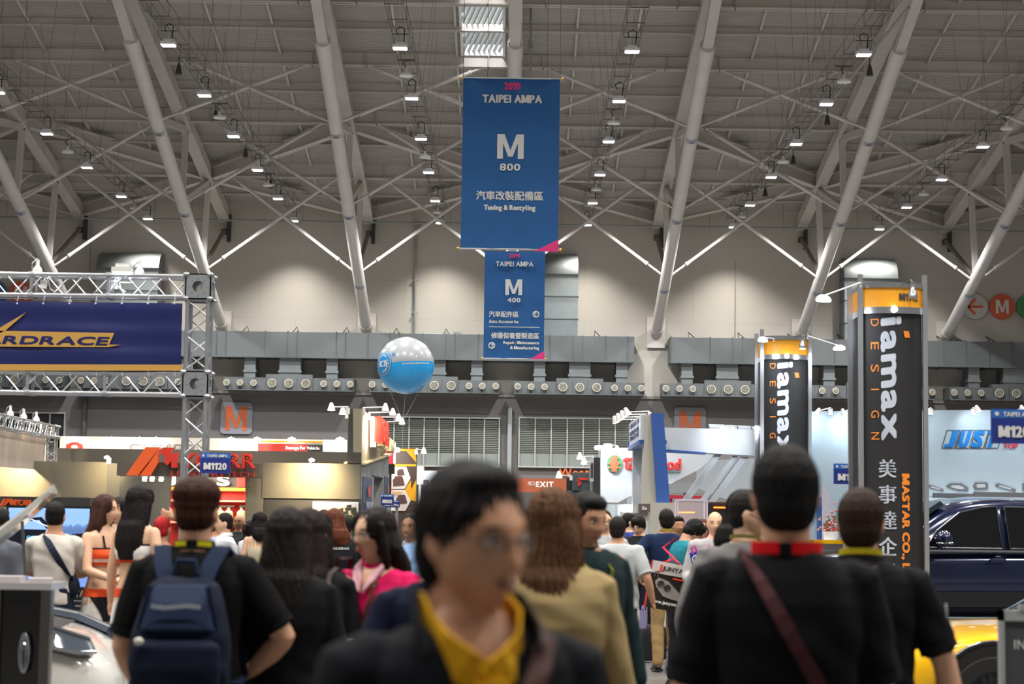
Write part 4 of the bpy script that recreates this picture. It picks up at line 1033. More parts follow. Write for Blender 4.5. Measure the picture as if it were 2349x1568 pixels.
mb = MB(); put_text(mb, 'CGGADDY', U(293, 1034, DF - .05), XV, ZV, SZ(180, DF), SZ(18, DF), bold=.07, shear=.3, th=.05, lift=.01); mb.build('grey_letters', M('grey_letter', '#a5a29b', .5), t)
for i, px in enumerate((170, 256, 320, 358, 530, 590, 669, 780)):
    p = U(px, 1003, DF); q = U(px, 1009, DF - .45)
    arm_lamp(p, q, 'small floodlight over the white fascia, %s' % ORD[i], 'floodlights over the white fascia', kind='flat', r=.10, energy=10, tgt=U(px, 1030, DF), col=(1, .93, .82), spot=120)
# ---- small warm truss with translucent banner at far left
ta, tb = U(-160, 925, 22.5), U(119, 990, 28.6)
tb.z = U(116, 990, 28.6).z; ta.z = tb.z
t = thing('stage_truss', 'small warm-lit box-truss structure with lamps above the pale mesh banner', 'truss', (tb.x, tb.y, 0))
truss_seg(ta, tb, .17, t, rch=.014); truss_seg((tb.x, tb.y, 0), tb, .14, t, up=(0, 1, 0), rch=.012); truss_seg((ta.x, ta.y, 0), ta, .14, t, up=(0, 1, 0), rch=.012)
corner_block(tb, .18, t)
mb = MB(); dr = (tb - ta); o0 = ta - ZV * .12; o1 = ta + dr * .93 - ZV * .12; mb.add([o0 + Vector((0, .02, -.55)), o1 + Vector((0, .02, -.48)), o1, o0, o0 + Vector((0, .05, -.55)), o1 + Vector((0, .05, -.48)), o1 + Vector((0, .03, 0)), o0 + Vector((0, .03, 0))], [(0, 1, 2, 3), (7, 6, 5, 4), (0, 4, 5, 1), (1, 5, 6, 2), (2, 6, 7, 3), (3, 7, 4, 0)])
tag(mb.build('mesh_banner', M('mesh_banner', '#b7a99a', .7, var=.15, vscale=4, stretch=(1, 1, .3))), 'pale translucent banner hanging under the small warm truss', 'banner')
for i, fr in enumerate((.6, .72, .84)):
    p = ta + dr * fr + ZV * .14; par = par_lamp(0, 0, 1, .05, 'tiny lamp on top of the small warm truss, %s' % ['left', 'middle', 'right'][i], group='lamps on the small truss')
    par.location = p
    for ch in par.children: ch.matrix_parent_inverse = Matrix.Translation(-U(0, 0, 1))
lamp('booth_light', 'SPOT', ta + dr * .8 + Vector((0, -.5, .1)), 25, (1, .8, .55), .08, target=ta + dr * .8 - ZV * .4, spot=120)
# ---- MYCARR fascia over the screen, screen
t = thing('display_screen', 'large lit screen playing a blue car video in the left booth', 'screen', U(110, 1252, 24))
mb = MB(); prect(mb, 12, 206, 1161, 1345, 24.0, .12); q_ = U(110, 1340, 24); mb.bb(q_.x - .3, q_.x + .3, 24.03, 24.1, 0, q_.z); mb.build('bezel', m_black, t)
def em(n, c, e=1.0): return M(n, c, .3, emit=e, emitcol=c)
mb = MB(); D_ = 23.985
prect(mb, 17, 202, 1166, 1341, D_, .01, m=0); ppoly(mb, [(17, 1213), (202, 1213), (202, 1240), (17, 1245)], D_ - .004, .003, m=1); ppoly(mb, [(17, 1290), (202, 1262), (202, 1340.5), (17, 1340.5)], D_ - .006, .003, m=2)
ppoly(mb, [(17, 1215), (40, 1190), (95, 1185), (120, 1212), (122, 1300), (60, 1305), (17, 1300)], D_ - .010, .003, m=3); ppoly(mb, [(44, 1213), (55, 1196), (90, 1192), (108, 1214)], D_ - .013, .002, m=0)
ppoly(mb, [(165, 1224), (200, 1222), (200, 1262), (175, 1262)], D_ - .010, .003, m=3)
for i in range(14): x = 140 + i * 4.4; ppoly(mb, [(x, 1216), (x + 5, 1216), (x + 4, 1200 + (i * 7) % 9), (x + 1, 1200 + (i * 5) % 8)], D_ - .011 - i * .0001, .002, m=1)
mb.build('picture', [em('scr_sky', '#7fa4dc', .95), em('scr_trees', '#56719f', .8), em('scr_road', '#6a86c8', .9), em('scr_car', '#0c1120', .4)], t)
mb = MB(); ptext(mb, 'GOOD', 61, 100, 1228, 1236, D_ - .02, bold=.05); mb.build('caption', em('scr_cyan', '#2fa3c8', 1.2), t)
for (a, b, c_, d_) in (((56, 1183), (130, 1216), 0, 0), ((25, 1262), (60, 1276), 0, 0), ((120, 1196), (80, 1260), 0, 0)):
    mb = MB(); p, q = U(*a, D_ - .03), U(*b, D_ - .03); mb.beam(p, q, .006, .01); mb.build('light_streak', em('scr_white', '#cfdcff', 1.3), t)
t = thing('fascia_board', 'black fascia with orange MYCARR ignition tech logo above the screen', 'sign', U(90, 1150, 24.5))
mb = MB(); prect(mb, -60, 206, 1139, 1162, 24.6, .2); mb.build('board', m_olived, t)
mb = MB(); ppoly(mb, [(-2, 1160), (8, 1143), (14, 1143), (4, 1160)], 24.58, .02); ppoly(mb, [(6, 1160), (16, 1143), (26, 1143), (30, 1156), (24, 1158), (20, 1150), (14, 1157)], 24.57, .02); ptext(mb, 'MYCARR', 28, 74, 1145, 1159, 24.6, bold=.07, lift=.02); ptext(mb, 'IGNITION TECH', 27, 88, 1160, 1166, 24.6, bold=.03, lift=.02); mb.build('lettering', m_or, t)
t = thing('engine_display', 'black display block with MYAC letters and chrome bands below the screen', 'display', (U(180, 1380, 23).x, 23, 0))
mb = MB(); p = U(180, 1346, 23); mb.bb(p.x - .35, p.x + .14, 23, 23.6, 0, p.z); mb.build('body', M('gloss_black', '#0c0c0d', .12, coat=.6), t)
mb = MB(); ptext(mb, 'MYAC', 160, 205, 1352, 1369, 22.99, bold=.05, lift=.02); prect(mb, 150, 203, 1376, 1379, 22.97, .02); prect(mb, 150, 203, 1387, 1391, 22.97, .02); mb.build('lettering', M('chrome_letter', '#b0b2b5', .2, metal=.9), t)
# ---- yellow and dark tool poster, red sign
DY = 33.0
t = thing('tool_poster', 'tall yellow and dark poster wall with tool cart pictures', 'poster', U(930, 1100, DY))
mb = MB(); prect(mb, 893, 955, 1029, 1172, DY, .15); c = U(925, 1172, DY); mb.bb(c.x - .2, c.x + .2, DY, DY + .15, 0, c.z); mb.build('panel', M('poster_dark', '#4a3a38', .5), t)
m_y = M('poster_yellow', '#e3a51c', .5); mb = MB()
for P in ([(905, 1028.5), (954.5, 1028.5), (954.5, 1060), (932, 1034), (905, 1034)], [(897, 1064), (954.5, 1064), (954.5, 1069), (897, 1069)], [(943, 1122), (954.5, 1100), (954.5, 1150), (941, 1146), (929, 1122), (936, 1110), (943, 1100)], ): ppoly(mb, P, DY - .01, .01)
mb.build('yellow_print', m_y, t)
mb = MB(); ppoly(mb, [(897, 1070), (932, 1070), (942, 1096), (928, 1121), (893, 1121)], DY - .02, .01); ppoly(mb, [(895, 1123), (929, 1123), (942, 1148), (930, 1171), (893, 1171)], DY - .02, .01); mb.build('hexagon_print', M('poster_paper', '#d9d0cf', .5), t)
mb = MB()
for (x, y, s) in ((919, 1083, .8), (914, 1104, 1.3), (921, 1146, 1.2)):
    for q in (((-10, -4), (8, -6), (11, 6), (-9, 8)), ((-6, -9), (6, -10), (8, -6), (-8, -5))): ppoly(mb, [(x + a * s, y + b * s) for a, b in q][::-1], DY - .03, .008)
mb.build('cart_picture', M('cart_print', '#5a4040', .5), t)
mb = MB(); ptext(mb, 'Professional', 899, 923, 1126, 1130, DY - .03, bold=.05); ptext(mb, 'Tool Cart', 899, 915, 1131, 1135, DY - .03, bold=.05); mb.build('lettering', m_y, t)
for (x, y) in [(898 + (i % 8) * 6 + (i // 8 % 2) * 3, 1040 + i // 8 * 5) for i in range(32)]: pass
mb = MB()
for i in range(24):
    x, y = 898 + (i % 8) * 5.5 + (i // 8 % 2) * 2.7, 1040 + i // 8 * 6
    if x < 932: q = U(x, y, DY - .012); mb.cyl(q, q + Vector((0, .01, 0)), .012, n=8)
tag(mb.build('dot_print', M('dot_print', '#33282a', .5), t), kind='stuff')
arm_lamp(U(905, 1027, DY), U(907, 1032, DY - .5), 'glowing floodlight at the top of the yellow tool poster', None, kind='flat', r=.1, energy=16, tgt=U(915, 1060, DY), col=(1, .9, .75))
arm_lamp(U(955, 1031, DY), U(972, 1037, DY - .3), 'small arm lamp reaching right from the yellow poster', None, r=.06, glow=m_led, energy=3, tgt=U(960, 1100, DY))
t = thing('light_box_sign', 'rounded red light-box sign left of the yellow poster', 'sign', U(895, 1037, 31.5))
mb = MB(); c = U(894, 1037, 31.5); mb.prism(rrect(SZ(20, 31.5), SZ(52, 31.5), .05), (c.x, 31.6, c.z), (1, 0, 0), (0, 0, 1), .12); mb.build('face', M('lightbox_red', '#d8404a', .5, emit=.25), t)
mb = MB(); prect(mb, 903, 906, 1014, 1062, 31.45, .2); mb.build('edge_light', M('backlit', '#ffffff', .5, emit=1.6), t)
mb = MB(); prect(mb, 888, 904, 1064, 1086, 31.5, .2); prect(mb, 893, 897, 1086, 1180, 31.55, .05); mb.bb(c.x, c.x + .03, 31.55, 31.6, 0, 2); mb.build('holder', m_black, t)
# pale screens far behind the crowd
for (a, b, c_, d_, dd, lab) in ((955, 971, 1069, 1110, 45, 'narrow tall'), (971, 1002, 1079, 1100, 46, 'wide low')):
    mb = MB(); prect(mb, a, b, c_, d_, dd, .1); q = U((a + b) / 2, d_, dd); mb.bb(q.x - .03, q.x + .03, dd + .02, dd + .08, 0, q.z); tag(mb.build('lit_partition', M('panel_glow', '#dfe8f0', .5, emit=.5)), '%s pale lit panel right of the yellow tool poster' % lab, 'panel')
# low dark booths far along the aisle, behind the crowd
for (a, b, py, dd, col, lab) in ((955, 1170, 1112, 60, '#4b4744', 'dark low booth wall right of the yellow poster'), (1165, 1300, 1128, 58, '#63605c', 'grey low booth wall under the exit band')):
    mb = MB(); x0, x1 = U(a, py, dd).x, U(b, py, dd).x; mb.bb(x0, x1, dd, dd + 1, 0, U(a, py, dd).z); tag(mb.build('booth_wall', M('lw' + col, col, .7)), lab, 'booth')
# ================================================================ right booths
m_wh = M('booth_white', '#b4bac0', .5); m_whs = M('booth_white_shell', '#a4abb3', .55); m_blue = M('booth_blue', '#2c5399', .45); m_grey = M('booth_grey', '#8b8f94', .6)
DR = 29.0
t = thing('exhibition_booth', 'white booth frame with tall slanted blue column and angled struts', 'booth', (U(1510, 1100, DR).x, DR, 0))
def pp(name, pts, d, th, mat, parent): mb = MB(); ppoly(mb, pts, d, th); return mb.build(name, mat, parent)
pp('slanted_column', [(1494, 947), (1522, 947), (1537, 1155), (1507, 1155)], DR - .1, .35, m_blue, t)
pp('white_column', [(1479, 950), (1493, 950), (1507, 1160), (1474, 1160)], DR, .35, M('booth_cream', '#aeaca2', .55), t)
c = U(1521, 1155, DR - .2); 
mb = MB(); mb.bb(U(1492, 1160, DR).x, U(1550, 1160, DR).x, DR - .3, DR + .3, 0, U(1520, 1153, DR).z); mb.build('plinth', M('booth_cream', '#aeaca2', .55), t)
pp('top_fascia', [(1524, 980), (1746, 985), (1746, 1047), (1722, 1044), (1640, 1040), (1524, 1030)], DR + 1.2, .25, m_wh, t)
pp('blue_underside', [(1528, 1030), (1620, 1037), (1620, 1041), (1528, 1036)], DR + 1.15, .3, m_blue, t)
for P in ([(1640, 1042), (1655, 1042), (1583, 1147), (1566, 1147)], [(1682, 1045), (1692, 1045), (1618, 1150), (1606, 1150)], [(1700, 1047), (1718, 1047), (1640, 1153), (1622, 1153)]):
    pp('strut', P[::-1], DR + 1.3, .25, m_wh, t)
mb = MB(); c = U(1600, 1150, DR + 1.3); mb.bb(U(1560, 1150, DR + 1.3).x, U(1660, 1150, DR + 1.3).x, DR + 1.3, DR + 1.7, 0, c.z); mb.build('base_wall', m_grey, t)
# side fascia facing the aisle (runs away from the viewer)
xr = U(1479, 950, DR).x; yf = 31.9
zt0, zb0 = U(1479, 950, DR).z, U(1479, 1008, DR).z
mb = MB(); mb.bb(xr - .06, xr + .3, DR + .03, yf, zb0, zt0); mb.build('side_fascia', m_wh, t)
mb = MB(); mb.bb(xr - .08, xr + .35, DR + .04, yf, zb0 - .06, zb0); mb.bb(xr - .08, xr, yf - .1, yf, zb0, zb0 + .1); mb.build('blue_edge', m_blue, t)
mb = MB(); mb.bb(xr, xr + .2, yf - .25, yf, 0, zb0); mb.build('rear_column', m_wh, t)
mb = MB()
for i, (s_, z) in enumerate((('台灣區車輛工業', .28), ('車用零配件展區', .16), ('TAIWAN AUTO PARTS', .07))):
    put_text(mb, s_, (xr - .06, yf - .3, zb0 + z), (0, -1, 0), ZV, 2.3, .08, bold=.02, lift=.01)
mb.build('lettering', M('print_navy', '#39466a', .6), t)
for i, px in enumerate((1434, 1425, 1416, 1408)):
    yy = DR + .3 + i * .75; p = Vector((xr + .1, yy, zt0 + .05)); q = Vector((U(px + 5, 950, yy).x, yy, zt0 + .02))
    arm_lamp(p, q, 'white cone lamp on a long arm left of the blue column, %s' % ['nearest', 'second', 'third', 'farthest'][i], 'cone lamps on the white booth', r=.07, glow=m_led, energy=5, tgt=(xr, yy, zb0 + .1), col=(.9, .95, 1), tiltx=-.35)
# lamp on the fascia
for (px, py, lab, e) in ((1660, 980, 'bright round', 26), (1738, 978, 'half-hidden', 8)):
    p = U(px + 20, py, DR + 1.2); q = U(px, py + 3, DR + .5); arm_lamp(p, q, '%s lamp over the white booth fascia' % lab, None, kind='flat', r=.07, glow=M('lamp_glow_hot', '#ffffff', .4, emit=30, emitcol='#e8eeff'), energy=e, tgt=U(px, 1010, DR + 1.2), col=(.85, .92, 1))
t = thing('roof_screen', 'row of tilted white panels on top of the white booth', 'panel', U(1670, 980, DR + 1.6))
for a, b in ((1626, 1662), (1664, 1690), (1692, 1722), (1724, 1748)): pp('panel', [(a, 972 + (a - 1626) * .05), (b, 973 + (a - 1626) * .05), (b + 2, 990), (a + 4, 990)], DR + 1.5, .05, m_wh, t)
# ---- red tree emblem wall
DW = 34.0
t = thing('sign_wall', 'big white sign wall with red tree emblem and red lettering', 'sign', (U(1450, 1090, DW).x, DW, 0))
pp('board', [(1378, 1027), (1480, 1027), (1565, 1037), (1646, 1043), (1600, 1078), (1540, 1108), (1440, 1140), (1418, 1152), (1378, 1152)], DW, .2, m_wh, t)
mb = MB(); p = U(1400, 1150, DW); mb.bb(p.x - .15, p.x, DW + .02, DW + .18, 0, p.z); p = U(1450, 1140, DW); mb.bb(p.x - .1, p.x, DW + .02, DW + .18, 0, p.z + .1); mb.build('leg', m_alu, t)
mb = MB(); q = U(1409, 1063.5, DW); mb.loft([[(q.x + SZ(16.5, DW) * math.cos(a), y, q.z + SZ(20, DW) * math.sin(a)) for a in [k * PI / 16 for k in range(32)]] for y in (DW - .08, DW)]); mb.build('emblem_disc', M('emblem_green', '#1f8f4a', .5), t)
L_ = [(0, -19), (7, -15), (12, -11), (6, -9), (11, -3), (16, 1), (8, 3), (11, 8), (15, 11), (6, 11), (6, 18)]
pp('emblem_tree', ([(1409 + x * .95, 1063 + y) for x, y in L_] + [(1409 - x * .95, 1063 + y) for x, y in L_[::-1][:-1]])[::-1], DW - .12, .06, M('emblem_red', '#e8502a', .5), t)
mb = MB(); put_text(mb, '12edwood', U(1429, 1077, DW - .02), XV, ZV, SZ(133, DW), SZ(28, DW), bold=.05, lift=.03, th=.06); mb.build('lettering', M('letter_red', '#d8342c', .5), t)
mb = MB(); put_text(mb, 'Importer & Exporter', U(1480, 1086, DW - .02), XV, ZV, SZ(82, DW), SZ(8, DW), bold=.03, lift=.02); mb.build('small_lettering', M('letter_green', '#3c7a68', .5), t)
for i, px in enumerate((1374, 1394)): arm_lamp(U(px + 22, 1024, DW), U(px, 1027 - i * 4, DW - .7), 'white dish lamp above the tree emblem sign, %s' % ['left', 'right'][i], 'lamps over the emblem sign', kind='flat', r=.1, glow=m_led, energy=26, tgt=U(px + 30, 1060, DW), col=(.9, .95, 1), spot=120)
lamp('booth_light', 'SPOT', U(1530, 1050, DW - 2), 40, (.9, .95, 1), .1, target=U(1530, 1075, DW), spot=100)
# shapes inside the white booth
for P, d_, mt, nm, lab in (([(1450, 1133), (1622, 1137), (1622, 1143), (1450, 1143)], 38, M('band_red', '#b8263a', .5), 'red_band', 'thin red fascia band seen between the white struts'),
    ([(1500, 1105), (1650, 1108), (1650, 1130), (1500, 1130)], 42, m_grey, 'grey_fascia', 'grey far fascia seen behind the white struts'),
    ([(1600, 1056), (1750, 1050), (1750, 1154), (1690, 1154), (1600, 1120)], 36, m_whs, 'white_panel', 'white sloping booth panel behind the struts')):
    mb = MB(); ppoly(mb, P, d_, .2); q = U(P[0][0] + 10, P[-1][1] - 2, d_); xx = U(sum(p[0] for p in P) / len(P), 1140, d_).x
    mb.bb(xx - .06, xx + .06, d_ + .05, d_ + .15, 0, U(1600, P[-1][1] - 3, d_).z); tag(mb.build(nm, mt), lab, 'booth')
t = thing('dark_fascia', 'dark booth board with red stroke logo and small lamps, left of the emblem sign', 'booth', (U(1340, 1100, 40).x, 40, 0))
mb = MB(); prect(mb, 1313, 1356, 1084, 1124, 40, .2); q = U(1335, 1124, 40); mb.bb(q.x - .35, q.x + .35, 40.05, 40.2, 0, q.z); mb.build('board', M('board_slate', '#3e4648', .6), t)
mb = MB()
for a, b in (((1327, 1098), (1350, 1098)), ((1327, 1098), (1327, 1106)), ((1327, 1106), (1334, 1106)), ((1325, 1111), (1331, 1111))): p, q = U(*a, 39.95), U(*b, 39.95); mb.beam(p, q, .05, .03, up=(0, 1, 0))
mb.build('logo', m_red, t)
mb = MB(); prect(mb, 1300, 1313, 1096, 1130, 40.2, .3); q = U(1306, 1130, 40); mb.bb(q.x - .06, q.x + .06, 40.2, 40.4, 0, q.z); mb.build('side_board', m_black, t)
mb = MB(); prect(mb, 1362, 1379, 1049, 1100, 39, .6); q = U(1370, 1100, 39); mb.bb(q.x - .08, q.x + .08, 39, 39.6, 0, q.z); mb.build('tower', M('tower_black', '#2c2e32', .6), t)
mb = MB(); prect(mb, 1353, 1362, 1050, 1103, 38.9, .1); mb.build('sign_strip', m_wh, t)
mb = MB(); put_text(mb, '台電', U(1354, 1096, 38.9), XV, ZV, SZ(7, 39), SZ(36, 39), bold=.02, lift=.02); mb.build('strip_print', M('print_dark', '#403a3c', .6), t)
truss_seg((U(1366, 1120, 39.8).x, 39.8, 0), (U(1366, 1120, 39.8).x, 39.8, U(1366, 1102, 39.8).z), .2, t, up=(0, 1, 0), plates=False, rch=.014)
for i, (a, b) in enumerate((((1362, 1048), (1330, 1050)), ((1358, 1060), (1340, 1062)), ((1310, 1092), (1282, 1093)))):
    arm_lamp(U(*a, 39.5), U(*b, 39.5), 'small cold arm lamp by the dark fascia, %s' % ['top', 'middle', 'lowest and leftmost'][i], 'cold lamps by the dark fascia', r=.08, glow=m_led)
# kiosk sign, acrylic case, dark display
t = thing('kiosk_sign', 'brown square kiosk sign with small white word beside the cream plinth', 'sign', (U(1478, 1165, 27).x, 27, 0))
mb = MB(); prect(mb, 1465, 1491, 1155, 1174, 27, .1); mb.build('board', M('brown_board', '#5b514b', .6), t)
mb = MB(); ptext(mb, 'Elite', 1473, 1484, 1161, 1169, 26.98, bold=.03, lift=.01); mb.build('lettering', m_white, t)
mb = MB(); prect(mb, 1455, 1465, 1160, 1176, 27.05, .05); q = U(1465, 1174, 27); mb.bb(q.x - .25, q.x + .15, 27.1, 27.3, 0, q.z); mb.build('stand', M('stand_pale', '#b9bcb8', .5), t)
t = thing('acrylic_case', 'tall clear acrylic display case with amber light strips behind the crowd', 'display case', (U(1588, 1170, 26).x, 26, 0))
m_ac = M('acrylic', '#e8e4ec', .08, alpha=.14); p0, p1 = U(1555, 1200, 26), U(1622, 1200, 26); zt_, zl = U(1588, 1146, 26).z, .9
mb = MB(); mb.bb(p0.x, p1.x, 26, 26.01, zl, zt_); mb.bb(p0.x, p1.x, 26.4, 26.41, zl, zt_); mb.bb(p0.x, p0.x + .01, 26, 26.4, zl, zt_); mb.bb(p1.x - .01, p1.x, 26, 26.4, zl, zt_); mb.build('pane', m_ac, t)
mb = MB()
for x in (p0.x, p1.x):
    for y in (26, 26.4): mb.box((x, y, (zl + zt_) / 2), (.02, .02, zt_ - zl))
for y in (26, 26.4): mb.box(((p0.x + p1.x) / 2, y, zt_), (p1.x - p0.x, .02, .02))
mb.build('edge', M('acrylic_edge', '#cfc4d6', .2), t)
mb = MB(); mb.bb(p0.x, p1.x, 26, 26.4, 0, zl); mb.build('base', M('case_base', '#454247', .5), t)
mb = MB(); mb.bb(p0.x + .03, p0.x + .25, 26.15, 26.19, 1.78, 1.80); mb.bb(p0.x + .02, p1.x - .04, 26.2, 26.24, 1.42, 1.44); mb.build('amber_strip', M('amber_led', '#ff6a20', .4, emit=4), t)
t = thing('dark_display', 'black display cabinet with amber lights behind the bald man', 'display', (U(1655, 1200, 26.5).x, 26.5, 0))
mb = MB(); a_, b_ = U(1624, 1180, 26.5).x, U(1685, 1180, 26.5).x; zt_ = U(1655, 1154, 26.5).z; mb.bb(a_, b_, 26.5, 27, 0, zt_); mb.build('cabinet', M('cabinet_black', '#1d1a1e', .4), t)
mb = MB(); mb.bb(a_ + .08, b_ - .06, 26.46, 26.5, zt_ - .07, zt_ - .05); mb.ell((b_ - .08, 26.45, zt_ - .06), (.03, .02, .02), n=8); mb.build('amber_strip', M('amber_led', '#ff6a20', .4, emit=4), t)
t = thing('yellow_backdrop', 'dark amber-toned booth interior wall behind the acrylic case', 'booth', (U(1590, 1170, 30).x, 30, 0))
mb = MB(); a_, b_ = U(1550, 1170, 28.4).x, U(1690, 1170, 28.4).x; mb.bb(a_, b_, 28.4, 28.5, 0, U(1600, 1150, 28.4).z); mb.build('wall', M('amber_wall', '#4a3a28', .6), t)
m_glass = M('clear_glass', '#d8e2e6', .05, alpha=.25)
t = thing('glass_showcase', 'pale glass showcase with small lamps under the emblem sign', 'display case', (U(1420, 1180, 32).x, 32, 0))
a_, b_ = U(1385, 1180, 32).x, U(1448, 1180, 32).x; zt_ = U(1420, 1156, 32).z
mb = MB(); mb.bb(a_, b_, 32, 32.01, .9, zt_); mb.build('pane', m_glass, t)
mb = MB()
for x in (a_, (a_ + b_) / 2, b_): mb.box((x, 32.0, zt_ / 2), (.03, .03, zt_))
mb.bb(a_, b_, 32.3, 32.34, 0, zt_); mb.bb(a_, b_, 31.98, 32.3, 0, .9); mb.build('frame', M('showcase_grey', '#a7aeb2', .5), t)
for i, px in enumerate((1433, 1446)):
    p = U(px, 1171, 31.9); mb = MB(); mb.cyl(p, p + Vector((0, 0, zt_ - p.z)), .01, n=5); mb.ell(p, (.045, .04, .045), n=10); mb.build('bulb', m_led, t)

# ================================================================ the two tall pillars
m_char = M('pillar_charcoal', '#1c1c1e', .55); m_band = M('pillar_orange', '#e09a1e', .45); m_chr = M('chrome_band', '#c9ccd0', .18, metal=.9); m_pgrey = M('logo_silver', '#b4bac6', .5); m_po = M('logo_orange', '#e8862c', .5)
def pillar(px0, px1, pyt, d, k, px_txt, label, m_logo):
    # k = pixels of the tall pillar per pixel of this one
    a, b = U(px0, 900, d).x, U(px1, 900, d).x; w = b - a; ztop = U((px0 + px1) / 2, pyt, d).z; s = SZ(1, d) / k
    t = thing('booth_pillar', label, 'pillar', ((a + b) / 2, d + w / 2, 0), 'black pillars with orange caps')
    cx = (a + b) / 2; pw = .055; sag = .10; hw = w / 2 - pw
    R_ = (hw * hw + sag * sag) / (2 * sag); cyy = d + R_ - .0
    def ya(x): return cyy - math.sqrt(max(R_ * R_ - (x - cx) ** 2, 0)) - .0
    def drum(z0, z1, off, mat, name):
        n = 20; pts = [(cx - hw + 2 * hw * i / n) for i in range(n + 1)]
        ring = [(x, ya(x) - off) for x in pts] + [(b - pw, d + w - .1), (a + pw, d + w - .1)]
        mb = MB(); mb.loft([[(x, y, z0) for x, y in ring], [(x, y, z1) for x, y in ring]]); return mb.build(name, mat, t, smooth=30)
    zs_ = [ztop - 12 * s, ztop - 57 * s, ztop - 72 * s]
    drum(0, zs_[2], 0, m_char, 'shaft'); drum(zs_[2], zs_[1], .05, m_chr, 'chrome_ring'); drum(zs_[1], zs_[0], .03, m_band, 'cap_band'); drum(zs_[0], ztop, .05, m_chr, 'top_ring')
    for x in (a + pw / 2, b - pw / 2):
        for y in (d, d + w - .15):
            mb = MB(); mb.box((x, y + .05, ztop / 2 + .05), (pw, pw, ztop + .1)); mb.build('post', m_alu, t)
    mb = MB(); mb.cyl((cx, d - .04, zs_[2] + .06), (cx, d - .09, zs_[2] + .04), .035, n=12)
    if k < 1.2: pass
    mb.build('downlight', M('downlight_glow', '#ffffff', .4, emit=6), t)
    # lettering wrapped on the curved face; coordinates in tall-pillar pixels from the left post / top
    def T(mb, st, x0, x1, y0, y1, rot=True, band=False, **kw):
        o = len(mb.v)
        if rot: put_text(mb, st, (a + x0 * s, 0, ztop - y0 * s), (0, 0, -1), (1, 0, 0), (y1 - y0) * s, (x1 - x0) * s, lift=0, **kw)
        else: put_text(mb, st, (a + x0 * s, 0, ztop - y1 * s), XV, ZV, (x1 - x0) * s, (y1 - y0) * s, lift=0, **kw)
        for i in range(o, len(mb.v)):
            v = mb.v[i]; mb.v[i] = (v[0], ya(v[0]) - (.04 if band else .008) + v[1], v[2])
    mb = MB(); T(mb, 'iamax', 50, 98, 84, 372, bold=.06, shear=-.12)
    for i, ch_ in enumerate('美事達企業'): T(mb, ch_, 44, 84, 408 + 59 * i, 450 + 59 * i, rot=False, bold=.015)
    mb.build('logo', m_logo, t)
    mb = MB()
    for ch_, y in zip('DESIGN', (84, 138, 190, 246, 296, 346)): T(mb, ch_, 29, 46, y, y + (17 if ch_ != 'I' else 3), bold=.0)
    T(mb, 'MASTAR CO., LTD', 94, 115, 440, 700, bold=.06)
    o = len(mb.v); V_ = [(103, 112), (116, 112), (119, 127), (106, 127)]; mb.add([(a + x * s, ya(a + x * s) - .01, ztop - y * s) for x, y in V_], [(0, 1, 2, 3)])
    mb.build('orange_lettering', m_po, t)
    if k < 1.2: mb = MB(); T(mb, 'M1112', 92, 138, 25, 42, rot=False, band=True, bold=.03); mb.build('number', m_dark, t)
    return t, a, b, ztop, s, cx
tp, pa, pb, pzt, ps, pcx = pillar(1971, 2130, 648, 22, 1.0, 0, 'tall near black pillar with silver iamax design logo and M1112 cap', m_pgrey)
tq, qa, qb, qzt, qs, qcx = pillar(1745, 1863, 770, 29, 1.0 * 155 / 117.0, 0, 'smaller farther black pillar with iamax design logo behind the black-haired head', M('logo_bright', '#c9cddb', .5))
def cob_lamp(a, b, label, e, tgt):
    a = Vector(a); b = Vector(b); t = thing('arm_floodlight', label, 'lamp', a, 'floodlights on the black pillars')
    mb = MB(); mb.tube([a - ZV * .05, a, b + ZV * .05], .010, 6); mb.build('arm', m_white, t)
    dx = (b - a); dx.z = 0; dx.normalize(); R = Matrix((dx, ZV.cross(dx), ZV)).transposed()
    mb = MB(); mb.loft([[b + R @ Vector((x * r, y * r, z)) for x, y in [(math.cos(q), .6 * math.sin(q)) for q in [k * PI / 8 for k in range(16)]]] for r, z in ((.13, 0), (.12, .03), (.06, .06))]); mb.build('housing', M('lamp_white', '#d9d9d6', .4), t, smooth=True)
    mb = MB(); mb.loft([[b + R @ Vector((x * r, y * r, z)) for x, y in [(math.cos(q), .6 * math.sin(q)) for q in [k * PI / 8 for k in range(16)]]] for r, z in ((.115, -.012), (.115, 0))]); mb.build('lens', M('lamp_glow_hot', '#ffffff', .4, emit=30, emitcol='#e8eeff'), t)
    lamp('booth_light', 'SPOT', b - ZV * .03, e, (.85, .92, 1), .08, target=tgt, spot=130, blend=.7)
cob_lamp(U(1974, 648, 21.9), U(1889, 688, 21.2), 'bright floodlight on an arm left of the tall pillar cap', 40, (pcx - .3, 22.6, 2.8))
cob_lamp(U(1775, 776, 28.9), U(1750, 781, 28.2), 'bright floodlight left of the smaller pillar cap', 45, (qcx, 29.0, 3.2))
cob_lamp(U(1853, 770, 28.9), U(1925, 800, 28.2), 'bright floodlight on an arm right of the smaller pillar cap', 40, (qcx + .5, 29.5, 2.8))
for (px, py, d, lab) in ((2094, 672, 21.75, 'tall'), (1841, 790, 28.75, 'smaller')):
    c = U(px, py, d); t = thing('chrome_spot', 'small chrome spotlight clipped in front of the %s pillar cap' % lab, 'lamp', c)
    mb = MB(); mb.lathe([(0, .13), (.035, .13), (.035, .03), (.055, 0), (.06, -.06), (.05, -.06), (0, -.04)], c, 18); mb.build('housing', m_chr, t, smooth=True)
    mb = MB(); mb.tube([c + ZV * .12, c + Vector((.0, .1, .17)), c + Vector((.02, .3, .14))], .012, 6); mb.build('clip', m_dark, t)
    if lab == 'smaller': mb = MB(); mb.ell(c - ZV * .06, (.045, .045, .02), n=12); mb.build('lens', m_led, t)
